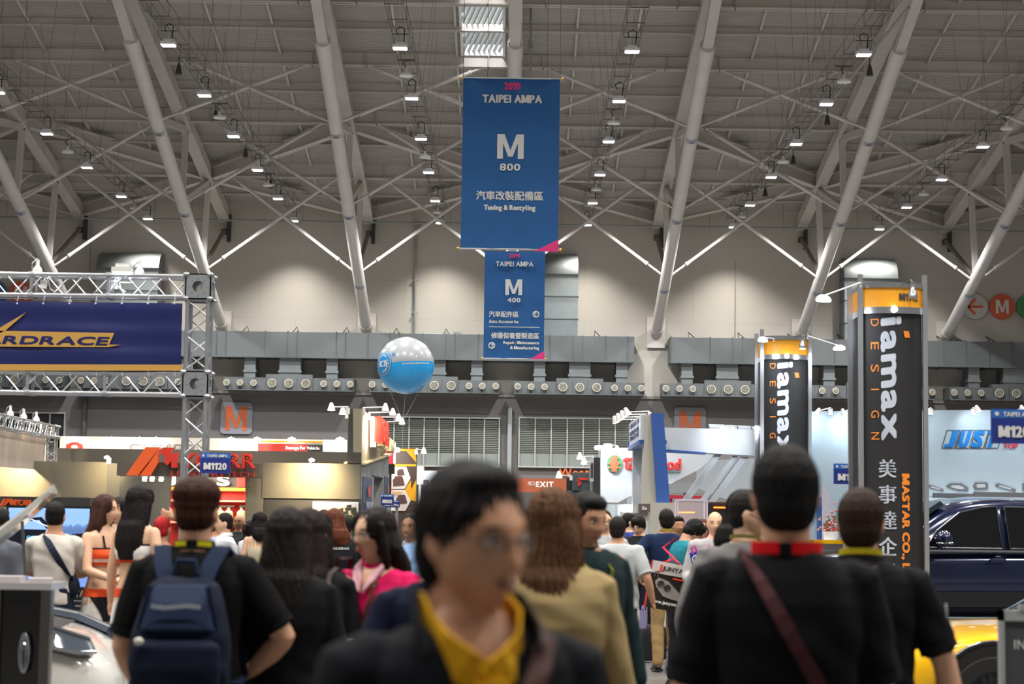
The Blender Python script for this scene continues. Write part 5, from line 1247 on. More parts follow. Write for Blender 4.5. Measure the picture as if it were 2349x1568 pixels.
# ================================================================ white wall of the right booth
DJ = 27.0
t = thing('exhibition_booth', 'pale blue-white booth wall with JUST TOP logo and product pictures', 'booth', (U(2200, 1000, DJ).x, DJ, 0))
mb = MB(); xa, xb = U(1862, 1000, DJ).x, 12.5; n = 24; zl = [U(1862 + (2700 - 1862) * i / n, 943 - 6 * math.sin(PI * i / n), DJ).z for i in range(n + 1)]
V = [(xa + (xb - xa) * i / n, DJ, 0) for i in range(n + 1)] + [(xa + (xb - xa) * i / n, DJ, zl[i]) for i in range(n, -1, -1)]
mb.prism([(v[0], v[2]) for v in V], (0, DJ + .2, 0), (1, 0, 0), (0, 0, 1), .2); mb.build('wall', M('wall_ice', '#9fb3c1', .45), t)
mb = MB()
for i, ch_ in enumerate('JUST'): put_text(mb, ch_, U(2163 + 31 * i, 1026, DJ), XV, ZV, SZ(36, DJ), SZ(40, DJ), bold=.05, shear=.3, lift=.02)
mb.build('logo', M('just_blue', '#0f74c4', .4), t)
mb = MB()
for i in range(4):
    x = 2160 + 33 * i; P = [(x, 1027), (x + 12, 986), (x + 42, 986), (x + 30, 1027)]
    for k in range(4): p, q = U(*P[k], DJ - .012), U(*P[(k + 1) % 4], DJ - .012); mb.beam(p, q, .006, .01, up=(0, 1, 0))
put_text(mb, 'Pickup Lamp', U(2128, 1141, DJ), XV, ZV, SZ(31, DJ), SZ(5.5, DJ), lift=.01); put_text(mb, 'LED Daytime Lamp', U(2171, 1142, DJ), XV, ZV, SZ(58, DJ), SZ(5.5, DJ), lift=.01)
mb.build('outline_print', M('just_dark', '#26303c', .5), t)
mb = MB(); put_text(mb, 'TOP', U(2298, 1028, DJ), XV, ZV, SZ(38, DJ), SZ(12, DJ), bold=.05, shear=.2, lift=.02); mb.build('red_logo', M('just_red', '#c0283c', .5), t)
for i, P in enumerate(([(2130, 1110), (2165, 1122), (2163, 1127), (2128, 1117)], [(2171, 1113), (2180, 1108), (2205, 1108), (2222, 1118), (2220, 1127), (2200, 1126), (2172, 1117)], [(2232, 1114), (2237, 1106), (2264, 1106), (2267, 1110), (2267, 1122), (2237, 1123)], [(2284, 1110), (2290, 1108), (2331, 1122), (2329, 1129), (2284, 1115)], [(2346, 1108), (2380, 1108), (2380, 1126), (2346, 1126)])):
    mb = MB(); ppoly(mb, P[::-1], DJ - .02, .015, m=0)
    cx_, cy_ = sum(p[0] for p in P) / len(P), sum(p[1] for p in P) / len(P); ppoly(mb, [(cx_ + (x - cx_) * .6, cy_ + (y - cy_) * .5) for x, y in P][::-1], DJ - .026, .01, m=1)
    mb.build('product_picture', [M('prod_grey', '#5d646c', .5), M('prod_light', '#a9b1b8', .4)], t)
mb = MB(); p0, p1 = U(2120, 1149, 26.6), U(2450, 1149, 26.6); mb.bb(p0.x, p1.x, 26.5, 27, p0.z - .02, p0.z + .02); mb.build('ledge', m_white, t)
mb = MB(); a_ = U(1876, 1200, 26.6).x; mb.bb(a_, a_ + .09, 26.5, 26.7, 0, U(1880, 1140, 26.6).z); mb.build('blue_edge_post', m_blue, t)
ppanel = pp('sloping_panel', [(1888, 1110), (1906, 1142), (1906, 1240), (1888, 1240)][::-1], 26.2, .1, M('panel_lilac', '#b6b3c2', .5), t)
for i, (px, px2, py) in enumerate(((1875, 1905, 948), (1936, 1955, 950), (2243, 2232, 942), (2128, 2135, 946), (2346, 2340, 942))):
    arm_lamp(U(px2, 938, DJ), U(px, py, DJ - .45), 'white cone lamp over the pale right booth wall, %s' % ORD[[0, 1, 3, 2, 4][i]], 'cone lamps over the pale wall', r=.055, glow=m_led, energy=[20, 20, 13, 6, 8][i], tgt=U(px + (20 if i < 2 else 0), 985, DJ), col=(.85, .93, 1), tiltx=.4 if i < 1 else -.3, spot=100)
# plant on the booth counter
c = U(1906, 1215, 25); t = thing('flower_arrangement', 'small red and green flower arrangement between the two black shirts', 'plant', c)
mb = MB(); rr = random.Random(5)
for i in range(90):
    p = c + Vector((rr.gauss(0, .07), rr.gauss(0, .06), abs(rr.gauss(.0, .12)) - .02)); mb.ell(p, (.018, .014, .02), (rr.random() * 3, rr.random() * 3, 0), n=6, m=i % 3)
tag(mb.build('flower', [M('fl_red', '#b83040', .6), M('fl_pink', '#c88078', .6), M('fl_green', '#4a5a34', .6)], t), kind='stuff')
mb = MB(); mb.lathe([(0, -.2), (.08, -.2), (.11, -.02), (0, -.02)], c, 14); mb.bb(c.x - .25, c.x + .25, 24.8, 25.3, 0, c.z - .2); mb.build('pedestal', m_white, t)
# ================================================================ vehicles
def loft_body(name, rows, mats, parent, sub=2, matfn=None, smooth=True):
    """rows: list of (x, [(y,z)...]) half sections, bottom outside to top centre; mirrored in y"""
    mb = MB(); rings = []
    for x, hs in rows:
        L = [(x, -y, z) for y, z in hs]; R_ = [(x, y, z) for y, z in hs[::-1]]
        rings.append(L + R_)
    n = len(rings[0])
    vs = [p for r in rings for p in r]; fs = []; mi = []
    for i in range(len(rings) - 1):
        for k in range(n):
            fs.append((i * n + k, i * n + (k + 1) % n, (i + 1) * n + (k + 1) % n, (i + 1) * n + k)); mi.append(matfn(i, k) if matfn else 0)
    fs += [tuple(range(n - 1, -1, -1)), tuple(range((len(rings) - 1) * n, len(rings) * n))]; mi += [0, 0]
    mb.v = vs; mb.f = fs; mb.m = mi
    o = mb.build(name, mats, parent, smooth=180, local=True)
    if sub:
        md = o.modifiers.new('s', 'SUBSURF'); md.levels = sub; md.render_levels = sub
        bpy.context.view_layer.update(); dg = bpy.context.evaluated_depsgraph_get(); me = bpy.data.meshes.new_from_object(o.evaluated_get(dg)); o.modifiers.clear(); o.data = me
        me.polygons.foreach_set('use_smooth', [True] * len(me.polygons))
    return o
def wheel(parent, c, r, w, rimmat):
    c = Vector(c); R = Matrix.Rotation(PI / 2, 3, 'X')
    mb = MB(); mb.lathe([(r * .66, -w / 2), (r * .92, -w / 2), (r, -w * .36), (r, w * .36), (r * .92, w / 2), (r * .66, w / 2), (r * .66, -w / 2)], c, 40, R); o = mb.build('tyre', M('tyre_rubber', '#151515', .7), parent, smooth=True, local=True)
    mb = MB(); mb.lathe([(r * .60, -w * .48), (r * .67, -w * .5), (r * .67, w * .5), (r * .60, w * .48), (r * .6, -w * .48)], c, 40, R)
    for s in (-1, 1):
        for k in range(5):
            for dk_ in (-.13, .13):
                a = 2 * PI * k / 5 + dk_; a0 = 2 * PI * k / 5 + dk_ * .4
                mb.beam(c + Vector((r * .12 * math.cos(a0), s * w * .40, r * .12 * math.sin(a0))), c + Vector((r * .64 * math.cos(a), s * w * .46, r * .64 * math.sin(a))), .035, .03, up=(0, 1, 0))
        mb.cyl(c + Vector((0, s * w * .3, 0)), c + Vector((0, s * w * .47, 0)), r * .16, n=16)
    mb.build('rim', rimmat, parent, smooth=True, local=True)
    mb = MB(); mb.cyl(c - Vector((0, w * .1, 0)), c + Vector((0, w * .1, 0)), r * .48, n=28); mb.build('brake_disc', M('brake', '#6a6a6c', .4, metal=.8), parent, local=True)
def place(t, loc, yaw): t.location = loc; t.rotation_euler = (0, 0, yaw)
# ---- navy pickup, side on, nose to the left
m_nv = M('paint_navy', '#121c3e', .16, metal=.3, coat=1); m_win = M('tinted_glass', '#0b0c0f', .06, coat=.5); m_trim = M('chrome_trim', '#b8bcc2', .15, metal=.95)
t = thing('pickup_truck', 'dark navy pickup truck behind the tall black pillar, nose to the left', 'car', (0, 0, 0))
def sec(w, zb, zt, roll=.12, crown=.03): return [(w * .55, zb), (w * .93, zb + .03), (w, zb + (zt - zb) * .35), (w * .985, zt - roll), (w * .90, zt - .02), (w * .5, zt + crown * .7), (.001, zt + crown)]
rows = [(2.60, sec(.70, .45, .85)), (2.55, sec(.86, .42, .98)), (2.3, sec(.93, .40, 1.10)), (1.4, sec(.95, .38, 1.16)), (.9, sec(.95, .38, 1.18)), (-.6, sec(.95, .38, 1.20)), (-1.0, sec(.95, .38, 1.20)), (-2.5, sec(.94, .42, 1.20)), (-2.65, sec(.90, .5, 1.16))]
loft_body('body', rows, m_nv, t)
def gsec(w0, w1, z0, z1): return [(w0 * .7, z0 - .08), (w0, z0), (w0 * .97, z0 + (z1 - z0) * .4), (w1 * 1.02, z1 - .1), (w1 * .9, z1 - .02), (w1 * .5, z1 + .02), (.001, z1 + .03)]
rows = [(1.22, gsec(.88, .86, 1.12, 1.24)), (1.0, gsec(.90, .84, 1.12, 1.36)), (.55, gsec(.90, .78, 1.12, 1.66)), (.2, gsec(.90, .74, 1.12, 1.80)), (-.5, gsec(.90, .73, 1.12, 1.84)), (-1.15, gsec(.90, .74, 1.12, 1.80)), (-1.35, gsec(.88, .76, 1.12, 1.5))]
loft_body('cabin', rows, m_nv, t)
for s in (-1, 1):
    def sp_(x, z): # side glass surface
        f = (z - 1.16) / .62; return Vector((x, s * (.925 - .175 * f), z))
    for P, nm in (([(.78, 1.22), (.62, 1.42), (.30, 1.64), (-.02, 1.71), (-.20, 1.72), (-.20, 1.22)], 'front_window'), ([(-.30, 1.22), (-.30, 1.72), (-.9, 1.71), (-1.08, 1.62), (-1.12, 1.22)], 'rear_window')):
        mb = MB(); V = [sp_(x, z) for x, z in P]; nn = Vector((0, s, 0)); n = len(V)
        mb.add([v + nn * .03 for v in V] + [v - nn * .03 for v in V], [tuple(range(n)), tuple(range(2 * n - 1, n - 1, -1))] + [(i, (i + 1) % n, n + (i + 1) % n, n + i) for i in range(n)]); mb.build(nm, m_win, t, local=True)
        mb = MB(); mb.tube([v + nn * .035 for v in V], .012, 6, closed=True); mb.build('window_trim', m_trim if False else M('trim_dark_chrome', '#70757c', .2, metal=.9), t, local=True)
    mb = MB(); mb.beam((1.0, s * .945, 1.19), (-1.2, s * .945, 1.19), .03, .02); mb.build('belt_trim', m_trim, t, local=True)
    mb = MB(); mb.ell((.62, s * 1.10, 1.33), (.10, .14, .10), n=16, m=0); mb.ell((.61, s * 1.10, 1.28), (.105, .145, .03), n=16, m=1); mb.cyl((.62, s * .92, 1.22), (.62, s * 1.05, 1.27), .03, n=8, m=0); mb.build('wing_mirror', [m_nv, m_trim], t, smooth=True, local=True)
    for x in (-.02, -.95): mb = MB(); mb.tube([(x, s * .95, 1.07), (x, s * 1.0, 1.08), (x - .2, s * 1.0, 1.08), (x - .2, s * .95, 1.07)], .016, 8); mb.build('door_handle', m_nv, t, local=True)
    mb = MB(); mb.beam((1.3, s * .99, .62), (-2.1, s * .99, .62), .06, .18); mb.build('side_cladding', M('cladding', '#141416', .3, coat=.4), t, local=True)
    mb = MB(); mb.tube([(1.1, s * 1.02, .36), (-1.5, s * 1.02, .36)], .04, 10); mb.build('step_bar', m_trim, t, local=True)
    for x in (1.62, -1.75): wheel(t, (x, s * .80, .40), .40, .26, M('rim_dark', '#3a3b3e', .3, metal=.8))
    mb = MB(); mb.box((2.52, s * .68, .92), (.12, .3, .14)); mb.build('headlight', M('headlamp_glass', '#c8d2dc', .1, coat=1), t, local=True)
mb = MB(); V = [(1.24, -.75, 1.25), (1.24, .75, 1.25), (.42, .66, 1.74), (.42, -.66, 1.74)]; mb.add([Vector(v) + Vector((.05, 0, .04)) for v in V] + [Vector(v) for v in V], [(0, 1, 2, 3), (7, 6, 5, 4), (0, 4, 5, 1), (1, 5, 6, 2), (2, 6, 7, 3), (3, 7, 4, 0)]); mb.build('windscreen', M('windscreen', '#26303a', .06, coat=.5), t, local=True)
for s in (-1, 1): mb = MB(); mb.bb(-1.0, 0, s * .60 - .02, s * .60 + .02, 1.84, 1.90); mb.build('roof_rail', m_trim, t, local=True)
q = U(2262, 1300, 24.6); place(t, (q.x - .43, 24.6, 0.06), PI + .22); t.scale = (1.07, 1.0, 1.07)
tt = thing('display_platform', 'low dark platform under the navy pickup truck', 'platform', (q.x + .8, 24.6, 0)); mb = MB(); mb.bb(q.x - 2.4, q.x + 4, 23.2, 26, 0, .06); mb.build('deck', m_dark, tt)
# ---- yellow car
m_yel = M('paint_yellow', '#e8b000', .18, coat=1)
t = thing('sports_car', 'bright yellow car with black wheel arch in front of the navy pickup', 'car', (0, 0, 0))
rows = [(2.2, sec(.62, .30, .50)), (2.12, sec(.80, .25, .62)), (1.85, sec(.90, .22, .72, .1)), (1.45, sec(.94, .22, .80, .08)), (1.1, sec(.93, .22, .82, .08)), (.5, sec(.90, .22, .84)), (-.5, sec(.90, .22, .86)), (-1.4, sec(.94, .22, .90, .08)), (-1.9, sec(.90, .28, .90)), (-2.15, sec(.8, .4, .85))]
loft_body('body', rows, m_yel, t)
rows = [(.9, gsec(.78, .7, .80, .84)), (.4, gsec(.78, .62, .80, 1.10)), (-.1, gsec(.78, .56, .80, 1.24)), (-.7, gsec(.78, .56, .80, 1.22)), (-1.5, gsec(.76, .6, .82, 1.0))]
loft_body('cabin', rows, m_win, t)
for s in (-1, 1):
    for x in (1.35, -1.35):
        mb = MB(); mb.lathe([(.02, 0), (.385, 0), (.385, .06), (.02, .06)], (x, s * .90, .34), 32, Matrix.Rotation(-s * PI / 2, 3, 'X')); mb.build('arch_liner', m_black, t, local=True)
        wheel(t, (x, s * .86, .335), .335, .22, M('rim_dark', '#3a3b3e', .3, metal=.8))
        mb = MB(); mb.tube([(x + .40 * math.cos(a), s * .945, .34 + .40 * math.sin(a)) for a in [k * PI / 14 for k in range(15)]], .022, 6); mb.build('arch_trim', M('cladding', '#141416', .3, coat=.4), t, local=True)
    mb = MB(); mb.ell((1.9, s * .70, .60), (.2, .12, .06), n=14); mb.build('headlight', M('headlamp_glass', '#c8d2dc', .1, coat=1), t, smooth=True, local=True)
q = U(2240, 1500, 13.2); place(t, (q.x + 1.48, 14.4, 0), PI + .12); t.scale = (1.08, 1.0, 1.08)
# a yellow bonnet far behind
mb = MB(); q = U(1905, 1241, 24.2); mb.bb(q.x - .25, q.x + .2, 24.0, 24.6, q.z - .03, q.z + .02); mb.bb(q.x - .2, q.x + .15, 24.1, 24.5, 0, q.z - .03, m=1)
tag(mb.build('counter', [m_yel, m_white]), 'narrow yellow-topped counter between the two black shirts', 'counter')
# ---- white car with raised bonnet
m_pw = M('paint_white', '#d9d8d2', .2, coat=1)
t = thing('sports_car', 'white sports car with open bonnet behind the glossy black counter', 'car', (0, 0, 0))
rows = [(2.25, sec(.55, .25, .50)), (2.15, sec(.80, .20, .62)), (1.95, sec(.90, .20, .74, .1)), (1.6, sec(.95, .20, .84, .1, .0)), (1.2, sec(.95, .2, .90, .12, .0)), (.8, sec(.93, .2, .95, .1, 0)), (0, sec(.9, .2, .96)), (-1.2, sec(.92, .22, .98)), (-1.9, sec(.9, .3, 1.0)), (-2.2, sec(.8, .4, .95))]
loft_body('body', rows, m_pw, t)
rows = [(.75, gsec(.80, .7, .90, .96)), (.2, gsec(.80, .62, .90, 1.22)), (-.3, gsec(.8, .58, .9, 1.34)), (-.9, gsec(.8, .58, .9, 1.32)), (-1.8, gsec(.76, .6, .92, 1.08))]
loft_body('cabin', rows, m_win, t)
mb = MB(); mb.loft([[(1.8, -.5, .76), (1.8, .5, .76), (.85, .66, .88), (.85, -.66, .88)], [(1.8, -.5, .80), (1.8, .5, .80), (.85, .66, .97), (.85, -.66, .97)]]); mb.build('engine_bay', M('engine_dark', '#26282c', .3, metal=.4), t, local=True)
mb = MB(); mb.tube([(1.7, -.2, .86), (1.5, 0, .93), (1.2, .3, .98), (1.0, .5, 1.06)], .05, 8); mb.box((1.3, -.3, .93), (.4, .3, .10)); mb.build('engine_cover', M('engine_grey', '#6a6d72', .3, metal=.6), t, local=True)
for s in (-1, 1):
    mb = MB()
    P = [(2.07, s * .80, .66), (1.98, s * .885, .66), (1.70, s * .945, .72), (1.42, s * .955, .80), (1.50, s * .90, .865), (1.78, s * .82, .82), (2.02, s * .70, .735)]
    V = [Vector(p) for p in P]; cc_ = sum(V, Vector()) / len(V); nn = Vector((.35, s * .8, .45)).normalized()
    mb.add([v + nn * .025 for v in V] + [cc_ + nn * .055] + [v - nn * .05 for v in V], [(i, (i + 1) % 7, 7) for i in range(7)] + [(i, (i + 1) % 7, 8 + (i + 1) % 7, 8 + i) for i in range(7)])
    mb.build('headlight', M('headlamp_dark', '#3b424c', .08, coat=1), t, local=True, smooth=True)
    mb = MB(); mb.tube([v + nn * .03 for v in V], .012, 6, closed=True); mb.ell(cc_ + nn * .05 + Vector((-.02, 0, 0)), (.06, .05, .05), n=12); mb.build('lamp_chrome', m_trim, t, local=True)
    mb = MB(); mb.ell((2.03, s * .72, .40), (.14, .14, .085), (0, 0, -s * .6), n=18); mb.build('air_intake', m_black, t, smooth=True, local=True)
    for z in (.37, .43): mb = MB(); mb.ell((2.06, s * .74, z), (.13, .14, .012), (0, 0, -s * .6), n=16); mb.build('intake_slat', M('slat_black', '#3a3a3c', .3), t, local=True)
    for x in (1.35, -1.35):
        mb = MB(); mb.lathe([(.02, 0), (.37, 0), (.37, .05), (.02, .05)], (x, s * .905, .34), 32, Matrix.Rotation(-s * PI / 2, 3, 'X')); mb.build('arch_liner', m_black, t, local=True)
        wheel(t, (x, s * .87, .33), .33, .22, M('rim_dark', '#3a3b3e', .3, metal=.8))
q = U(190, 1500, 12.0); yaw = .12; Rz = Matrix.Rotation(yaw, 3, 'Z'); off = Rz @ Vector((2.0, -.80, 0))
place(t, (q.x - off.x, 12.0 - off.y, 0.04), yaw); t.scale = (1, 1, 1.04)
# bonnet panel raised (seen edge-on, leaning up to the right)
mb = MB(); a, b = U(-70, 1275, 12.6), U(112, 1128, 12.2); dd = (b - a).normalized(); pr = Vector((-.20, .97, .07)).normalized(); nn = dd.cross(pr).normalized()
n = 12; R0 = []; 
for i in range(n + 1):
    f_ = i / n; p = a.lerp(b, f_) + nn * (-.015 * math.sin(PI * f_)); wd = .55; R0.append((p, wd, .030 * (1 - .75 * f_)))
rings = []
for p, wd, th in R0: rings.append([p - nn * th, p + pr * wd - nn * (th + .05), p + pr * wd * 1.6 - nn * th, p + pr * wd * 1.6 + nn * th, p + pr * wd + nn * (th - .05), p + nn * th])
mb.loft(rings); o = mb.build('bonnet', m_pw, None, smooth=40)
o.parent = t; o.matrix_parent_inverse = root_matrix(t).inverted()
mb = MB(); p = a.lerp(b, .62) - nn * .04; mb.cyl(p, U(60, 1345, 12.3), .012, n=6); o = mb.build('bonnet_prop', m_dark, None); o.parent = t; o.matrix_parent_inverse = root_matrix(t).inverted()
# ---- glossy counter with oval emblem at lower left
DCn = 9.5
t = thing('counter', 'glossy black reception counter with chrome oval emblem', 'counter', (U(20, 1500, DCn).x, DCn, 0))
m_gl = M('gloss_black', '#0c0c0d', .12, coat=.6)
xb = U(113, 1460, DCn).x; zt_ = U(60, 1352, DCn).z
mb = MB(); mb.bb(xb - 1.6, xb - .03, DCn + .03, DCn + .20, 0, zt_); mb.build('carcass', m_gl, t)
mb = MB(); mb.bb(xb - 1.62, xb, DCn, DCn + .32, zt_, zt_ + .035); mb.build('top', M('acrylic_top', '#a8a6a6', .15, coat=.5), t)
for (x0, x1) in ((xb - .29, xb - .255), (xb - .05, xb - .0)): mb = MB(); mb.bb(x0, x1, DCn, DCn + .03, 0, zt_); mb.build('trim_post', M('smoked_chrome', '#6a6864', .2, metal=.9), t)
q = U(55, 1497, DCn - .01); mb = MB()
mb.tube([q + Vector((.024 * math.cos(a), 0, .098 * math.sin(a))) for a in [k * PI / 16 for k in range(32)]], .006, 6, closed=True); mb.tube([q + Vector((.010 * math.cos(a), 0, .09 * math.sin(a))) for a in [k * PI / 16 for k in range(32)]], .005, 6, closed=True)
mb.tube([q + Vector((.02 * math.cos(a), 0, .035 + .012 * math.sin(a))) for a in [k * PI / 8 for k in range(16)]], .004, 5, closed=True); mb.build('oval_emblem', m_trim, t)
for i, (dx, dy, w_, h_) in enumerate(((-.28, .14, .2, .03), (-.10, .18, .12, .02))):
    mb = MB(); c = Vector((xb + dx, DCn + dy, zt_ + .035 + h_ / 2)); mb.box(c, (w_, .12, h_), rot=(0, 0, .3 * i)); tag(mb.build('leaflet_stack', M('paper', '#b5aeb0', .6)), 'pale stack of leaflets on the glossy black counter, %s' % ['left', 'right'][i], 'leaflets', 'leaflets on the counter')
# ---- information board at lower right
DI = 8.0
t = thing('information_board', 'grey framed information board right of the yellow car', 'sign', (U(2335, 1500, DI).x, DI, 0))
xa = U(2293, 1480, DI).x; zt_ = U(2320, 1399, DI).z
mb = MB(); mb.bb(xa + .015, xa + .5, DI, DI + .02, .15, zt_ - .04); mb.build('panel', M('info_dark', '#3c3f42', .5), t)
for b_ in ((xa, xa + .02, zt_ * 0, zt_), (xa + .5, xa + .52, 0, zt_), (xa, xa + .52, zt_ - .045, zt_), (xa, xa + .52, .12, .15)):
    mb = MB(); mb.bb(b_[0], b_[1], DI - .01, DI + .03, b_[2], b_[3]); mb.build('frame_bar', M('frame_silver', '#9fa3a6', .4, metal=.3), t)
mb = MB(); mb.box((xa + .10, DI, zt_ + .012), (.03, .03, .025)); mb.build('clip', M('frame_silver', '#9fa3a6', .4, metal=.3), t)
mb = MB(); put_text(mb, 'INFORMATION', (xa + .062, DI, zt_ - .165), XV, ZV, .36, .04, bold=.0, lift=.004); mb.build('lettering', m_banw, t)
# ================================================================ figures
def remesh(mb, name, mats, vox, smooth_it=6, noise_fn=None, strand=0):
    me = bpy.data.meshes.new(name); me.from_pydata([tuple(v) for v in mb.v], [], mb.f)
    bmx = bmesh.new(); bmx.from_mesh(me); bmesh.ops.recalc_face_normals(bmx, faces=bmx.faces); bmx.to_mesh(me); bmx.free()
    o = bpy.data.objects.new(name, me); COL.objects.link(o)
    r = o.modifiers.new('r', 'REMESH'); r.mode = 'VOXEL'; r.voxel_size = vox; r.adaptivity = 0
    if smooth_it: sm = o.modifiers.new('s', 'SMOOTH'); sm.factor = .5; sm.iterations = smooth_it
    bpy.context.view_layer.update(); dg = bpy.context.evaluated_depsgraph_get()
    m2 = bpy.data.meshes.new_from_object(o.evaluated_get(dg)); o.modifiers.clear(); o.data = m2; bpy.data.meshes.remove(me); m2.name = name
    if noise_fn or strand:
        n = len(m2.vertices); co = np.empty(n * 3); m2.vertices.foreach_get('co', co); co = co.reshape(-1, 3); no = np.empty(n * 3); m2.vertices.foreach_get('normal', no); no = no.reshape(-1, 3)
        if strand:
            x, y, z = co[:, 0], co[:, 1], co[:, 2]; an = np.arctan2(y + .02, x)
            h = np.sin(an * 31 + 9 * np.sin(z * 9) + 3 * np.sin(z * 31 + an * 3)) * .5 + np.sin(an * 67 + 14 * np.sin(z * 6 + 1)) * .5
            co += no * (h * strand)[:, None]
        if noise_fn: co += no * noise_fn(co)[:, None]
        m2.vertices.foreach_set('co', co.ravel())
    m2.materials.clear()
    for x in (mats if isinstance(mats, (list, tuple)) else [mats]): m2.materials.append(x)
    m2.polygons.foreach_set('material_index', [0] * len(m2.polygons)); m2.polygons.foreach_set('use_smooth', [True] * len(m2.polygons)); m2.update()
    return o
def folds(amp, seed=0.0, fx=14, fz=9):
    def f(co):
        x, y, z = co[:, 0], co[:, 1], co[:, 2]
        a = np.sin(x * fx + 5 * np.sin(z * fz * .6 + seed) + seed) * np.sin(z * fz + 3 * np.sin(x * 7 + y * 9 + seed * 2))
        b = np.sin((x + y) * 26 + z * 17 + 4 * np.sin(z * 11 + seed)) * .45
        return (a + b) * amp
    return f
def sring(cx, cy, z, rx, ry, n=28, p=2.35):
    R = []
    for k in range(n):
        a = 2 * PI * k / n; ca, sa = math.cos(a), math.sin(a)
        R.append(Vector((cx + rx * math.copysign(abs(ca) ** (2 / p), ca), cy + ry * math.copysign(abs(sa) ** (2 / p), sa), z)))
    return R
T_M = [(.80, .08, .075), (.84, .140, .10), (.90, .162, .112), (.98, .154, .110), (1.06, .146, .104), (1.15, .150, .107), (1.25, .163, .113), (1.33, .171, .110), (1.385, .165, .096), (1.42, .132, .080), (1.448, .090, .068), (1.475, .062, .060)]
T_F = [(.80, .08, .075), (.84, .150, .105), (.90, .170, .118), (.98, .150, .105), (1.06, .124, .090), (1.15, .130, .095), (1.25, .150, .112), (1.33, .155, .102), (1.385, .155, .085), (1.42, .122, .070), (1.445, .080, .058), (1.47, .050, .050)]
def tor_at(T, z):
    if z <= T[0][0]: return T[0][1:]
    for a, b in zip(T, T[1:]):
        if z <= b[0]:
            f = (z - a[0]) / (b[0] - a[0]); return (a[1] + (b[1] - a[1]) * f, a[2] + (b[2] - a[2]) * f)
    return T[-1][1:]
def taper(mb, pts, rs, n=14):
    """smooth limb: catmull points with hemispherical ends"""
    P = [Vector(p) for p in pts]; Q = []; R = []
    for i in range(len(P) - 1):
        for k in range(4):
            f = k / 4; Q.append(P[i].lerp(P[i + 1], f)); R.append(rs[i] + (rs[i + 1] - rs[i]) * f)
    Q.append(P[-1]); R.append(rs[-1])
    d0 = (Q[0] - Q[1]).normalized(); d1 = (Q[-1] - Q[-2]).normalized()
    Q = [Q[0] + d0 * R[0] * .9, Q[0] + d0 * R[0] * .55] + Q + [Q[-1] + d1 * R[-1] * .55, Q[-1] + d1 * R[-1] * .9]
    R = [R[0] * .35, R[0] * .8] + R + [R[-1] * .8, R[-1] * .35]
    mb.tube(Q, R, n)
def ik(a, b, l1, l2, hint):
    a, b, h = Vector(a), Vector(b), Vector(hint); d = b - a; L = min(d.length, (l1 + l2) * .995); t = d.normalized(); b = a + t * L
    x = (l1 * l1 - l2 * l2 + L * L) / (2 * L); y = math.sqrt(max(l1 * l1 - x * x, 0)); h = (h - t * h.dot(t)).normalized()
    return a + t * x + h * y, b
def hand(mb, w, d, lat, s=1.0, curl=.35, side=1):
    """palm and five fingers; d = pointing direction, lat = towards the thumb"""
    w = Vector(w); d = Vector(d).normalized(); lat = Vector(lat); lat = (lat - d * lat.dot(d)).normalized(); nn = d.cross(lat).normalized() * side  # nn = palm side
    R = Matrix((lat, d, nn)).transposed()
    mb.ell(w + d * .045 * s, (.040 * s, .052 * s, .016 * s), R, n=14)
    for i, (o, L, sp) in enumerate(((.028, .070, .10), (.0095, .078, .02), (-.0095, .072, -.05), (-.027, .058, -.14))):
        p = w + d * (.082 - abs(o) * .25) * s + lat * o * s; a = curl * (1 + .12 * i); dd = d + lat * sp
        p1 = p + (dd * math.cos(a * .6) + nn * math.sin(a * .6)).normalized() * L * .45 * s
        p2 = p1 + (dd * math.cos(a * 1.7) + nn * math.sin(a * 1.7)).normalized() * L * .32 * s
        p3 = p2 + (dd * math.cos(a * 2.6) + nn * math.sin(a * 2.6)).normalized() * L * .23 * s
        mb.tube([p - d * .02 * s, p, p1, p2, p3], [.0095 * s, .0095 * s, .009 * s, .008 * s, .0065 * s], 8)
    p = w + d * .02 * s + lat * .026 * s; q = p + (d * .55 + lat * .75 + nn * .35).normalized() * .036 * s; r = q + (d * .85 + lat * .25 + nn * (.3 + curl * .5)).normalized() * .032 * s
    mb.tube([p, q, r, r + (d * .9 + nn * .4).normalized() * .02 * s], [.013 * s, .011 * s, .0095 * s, .007 * s], 8)
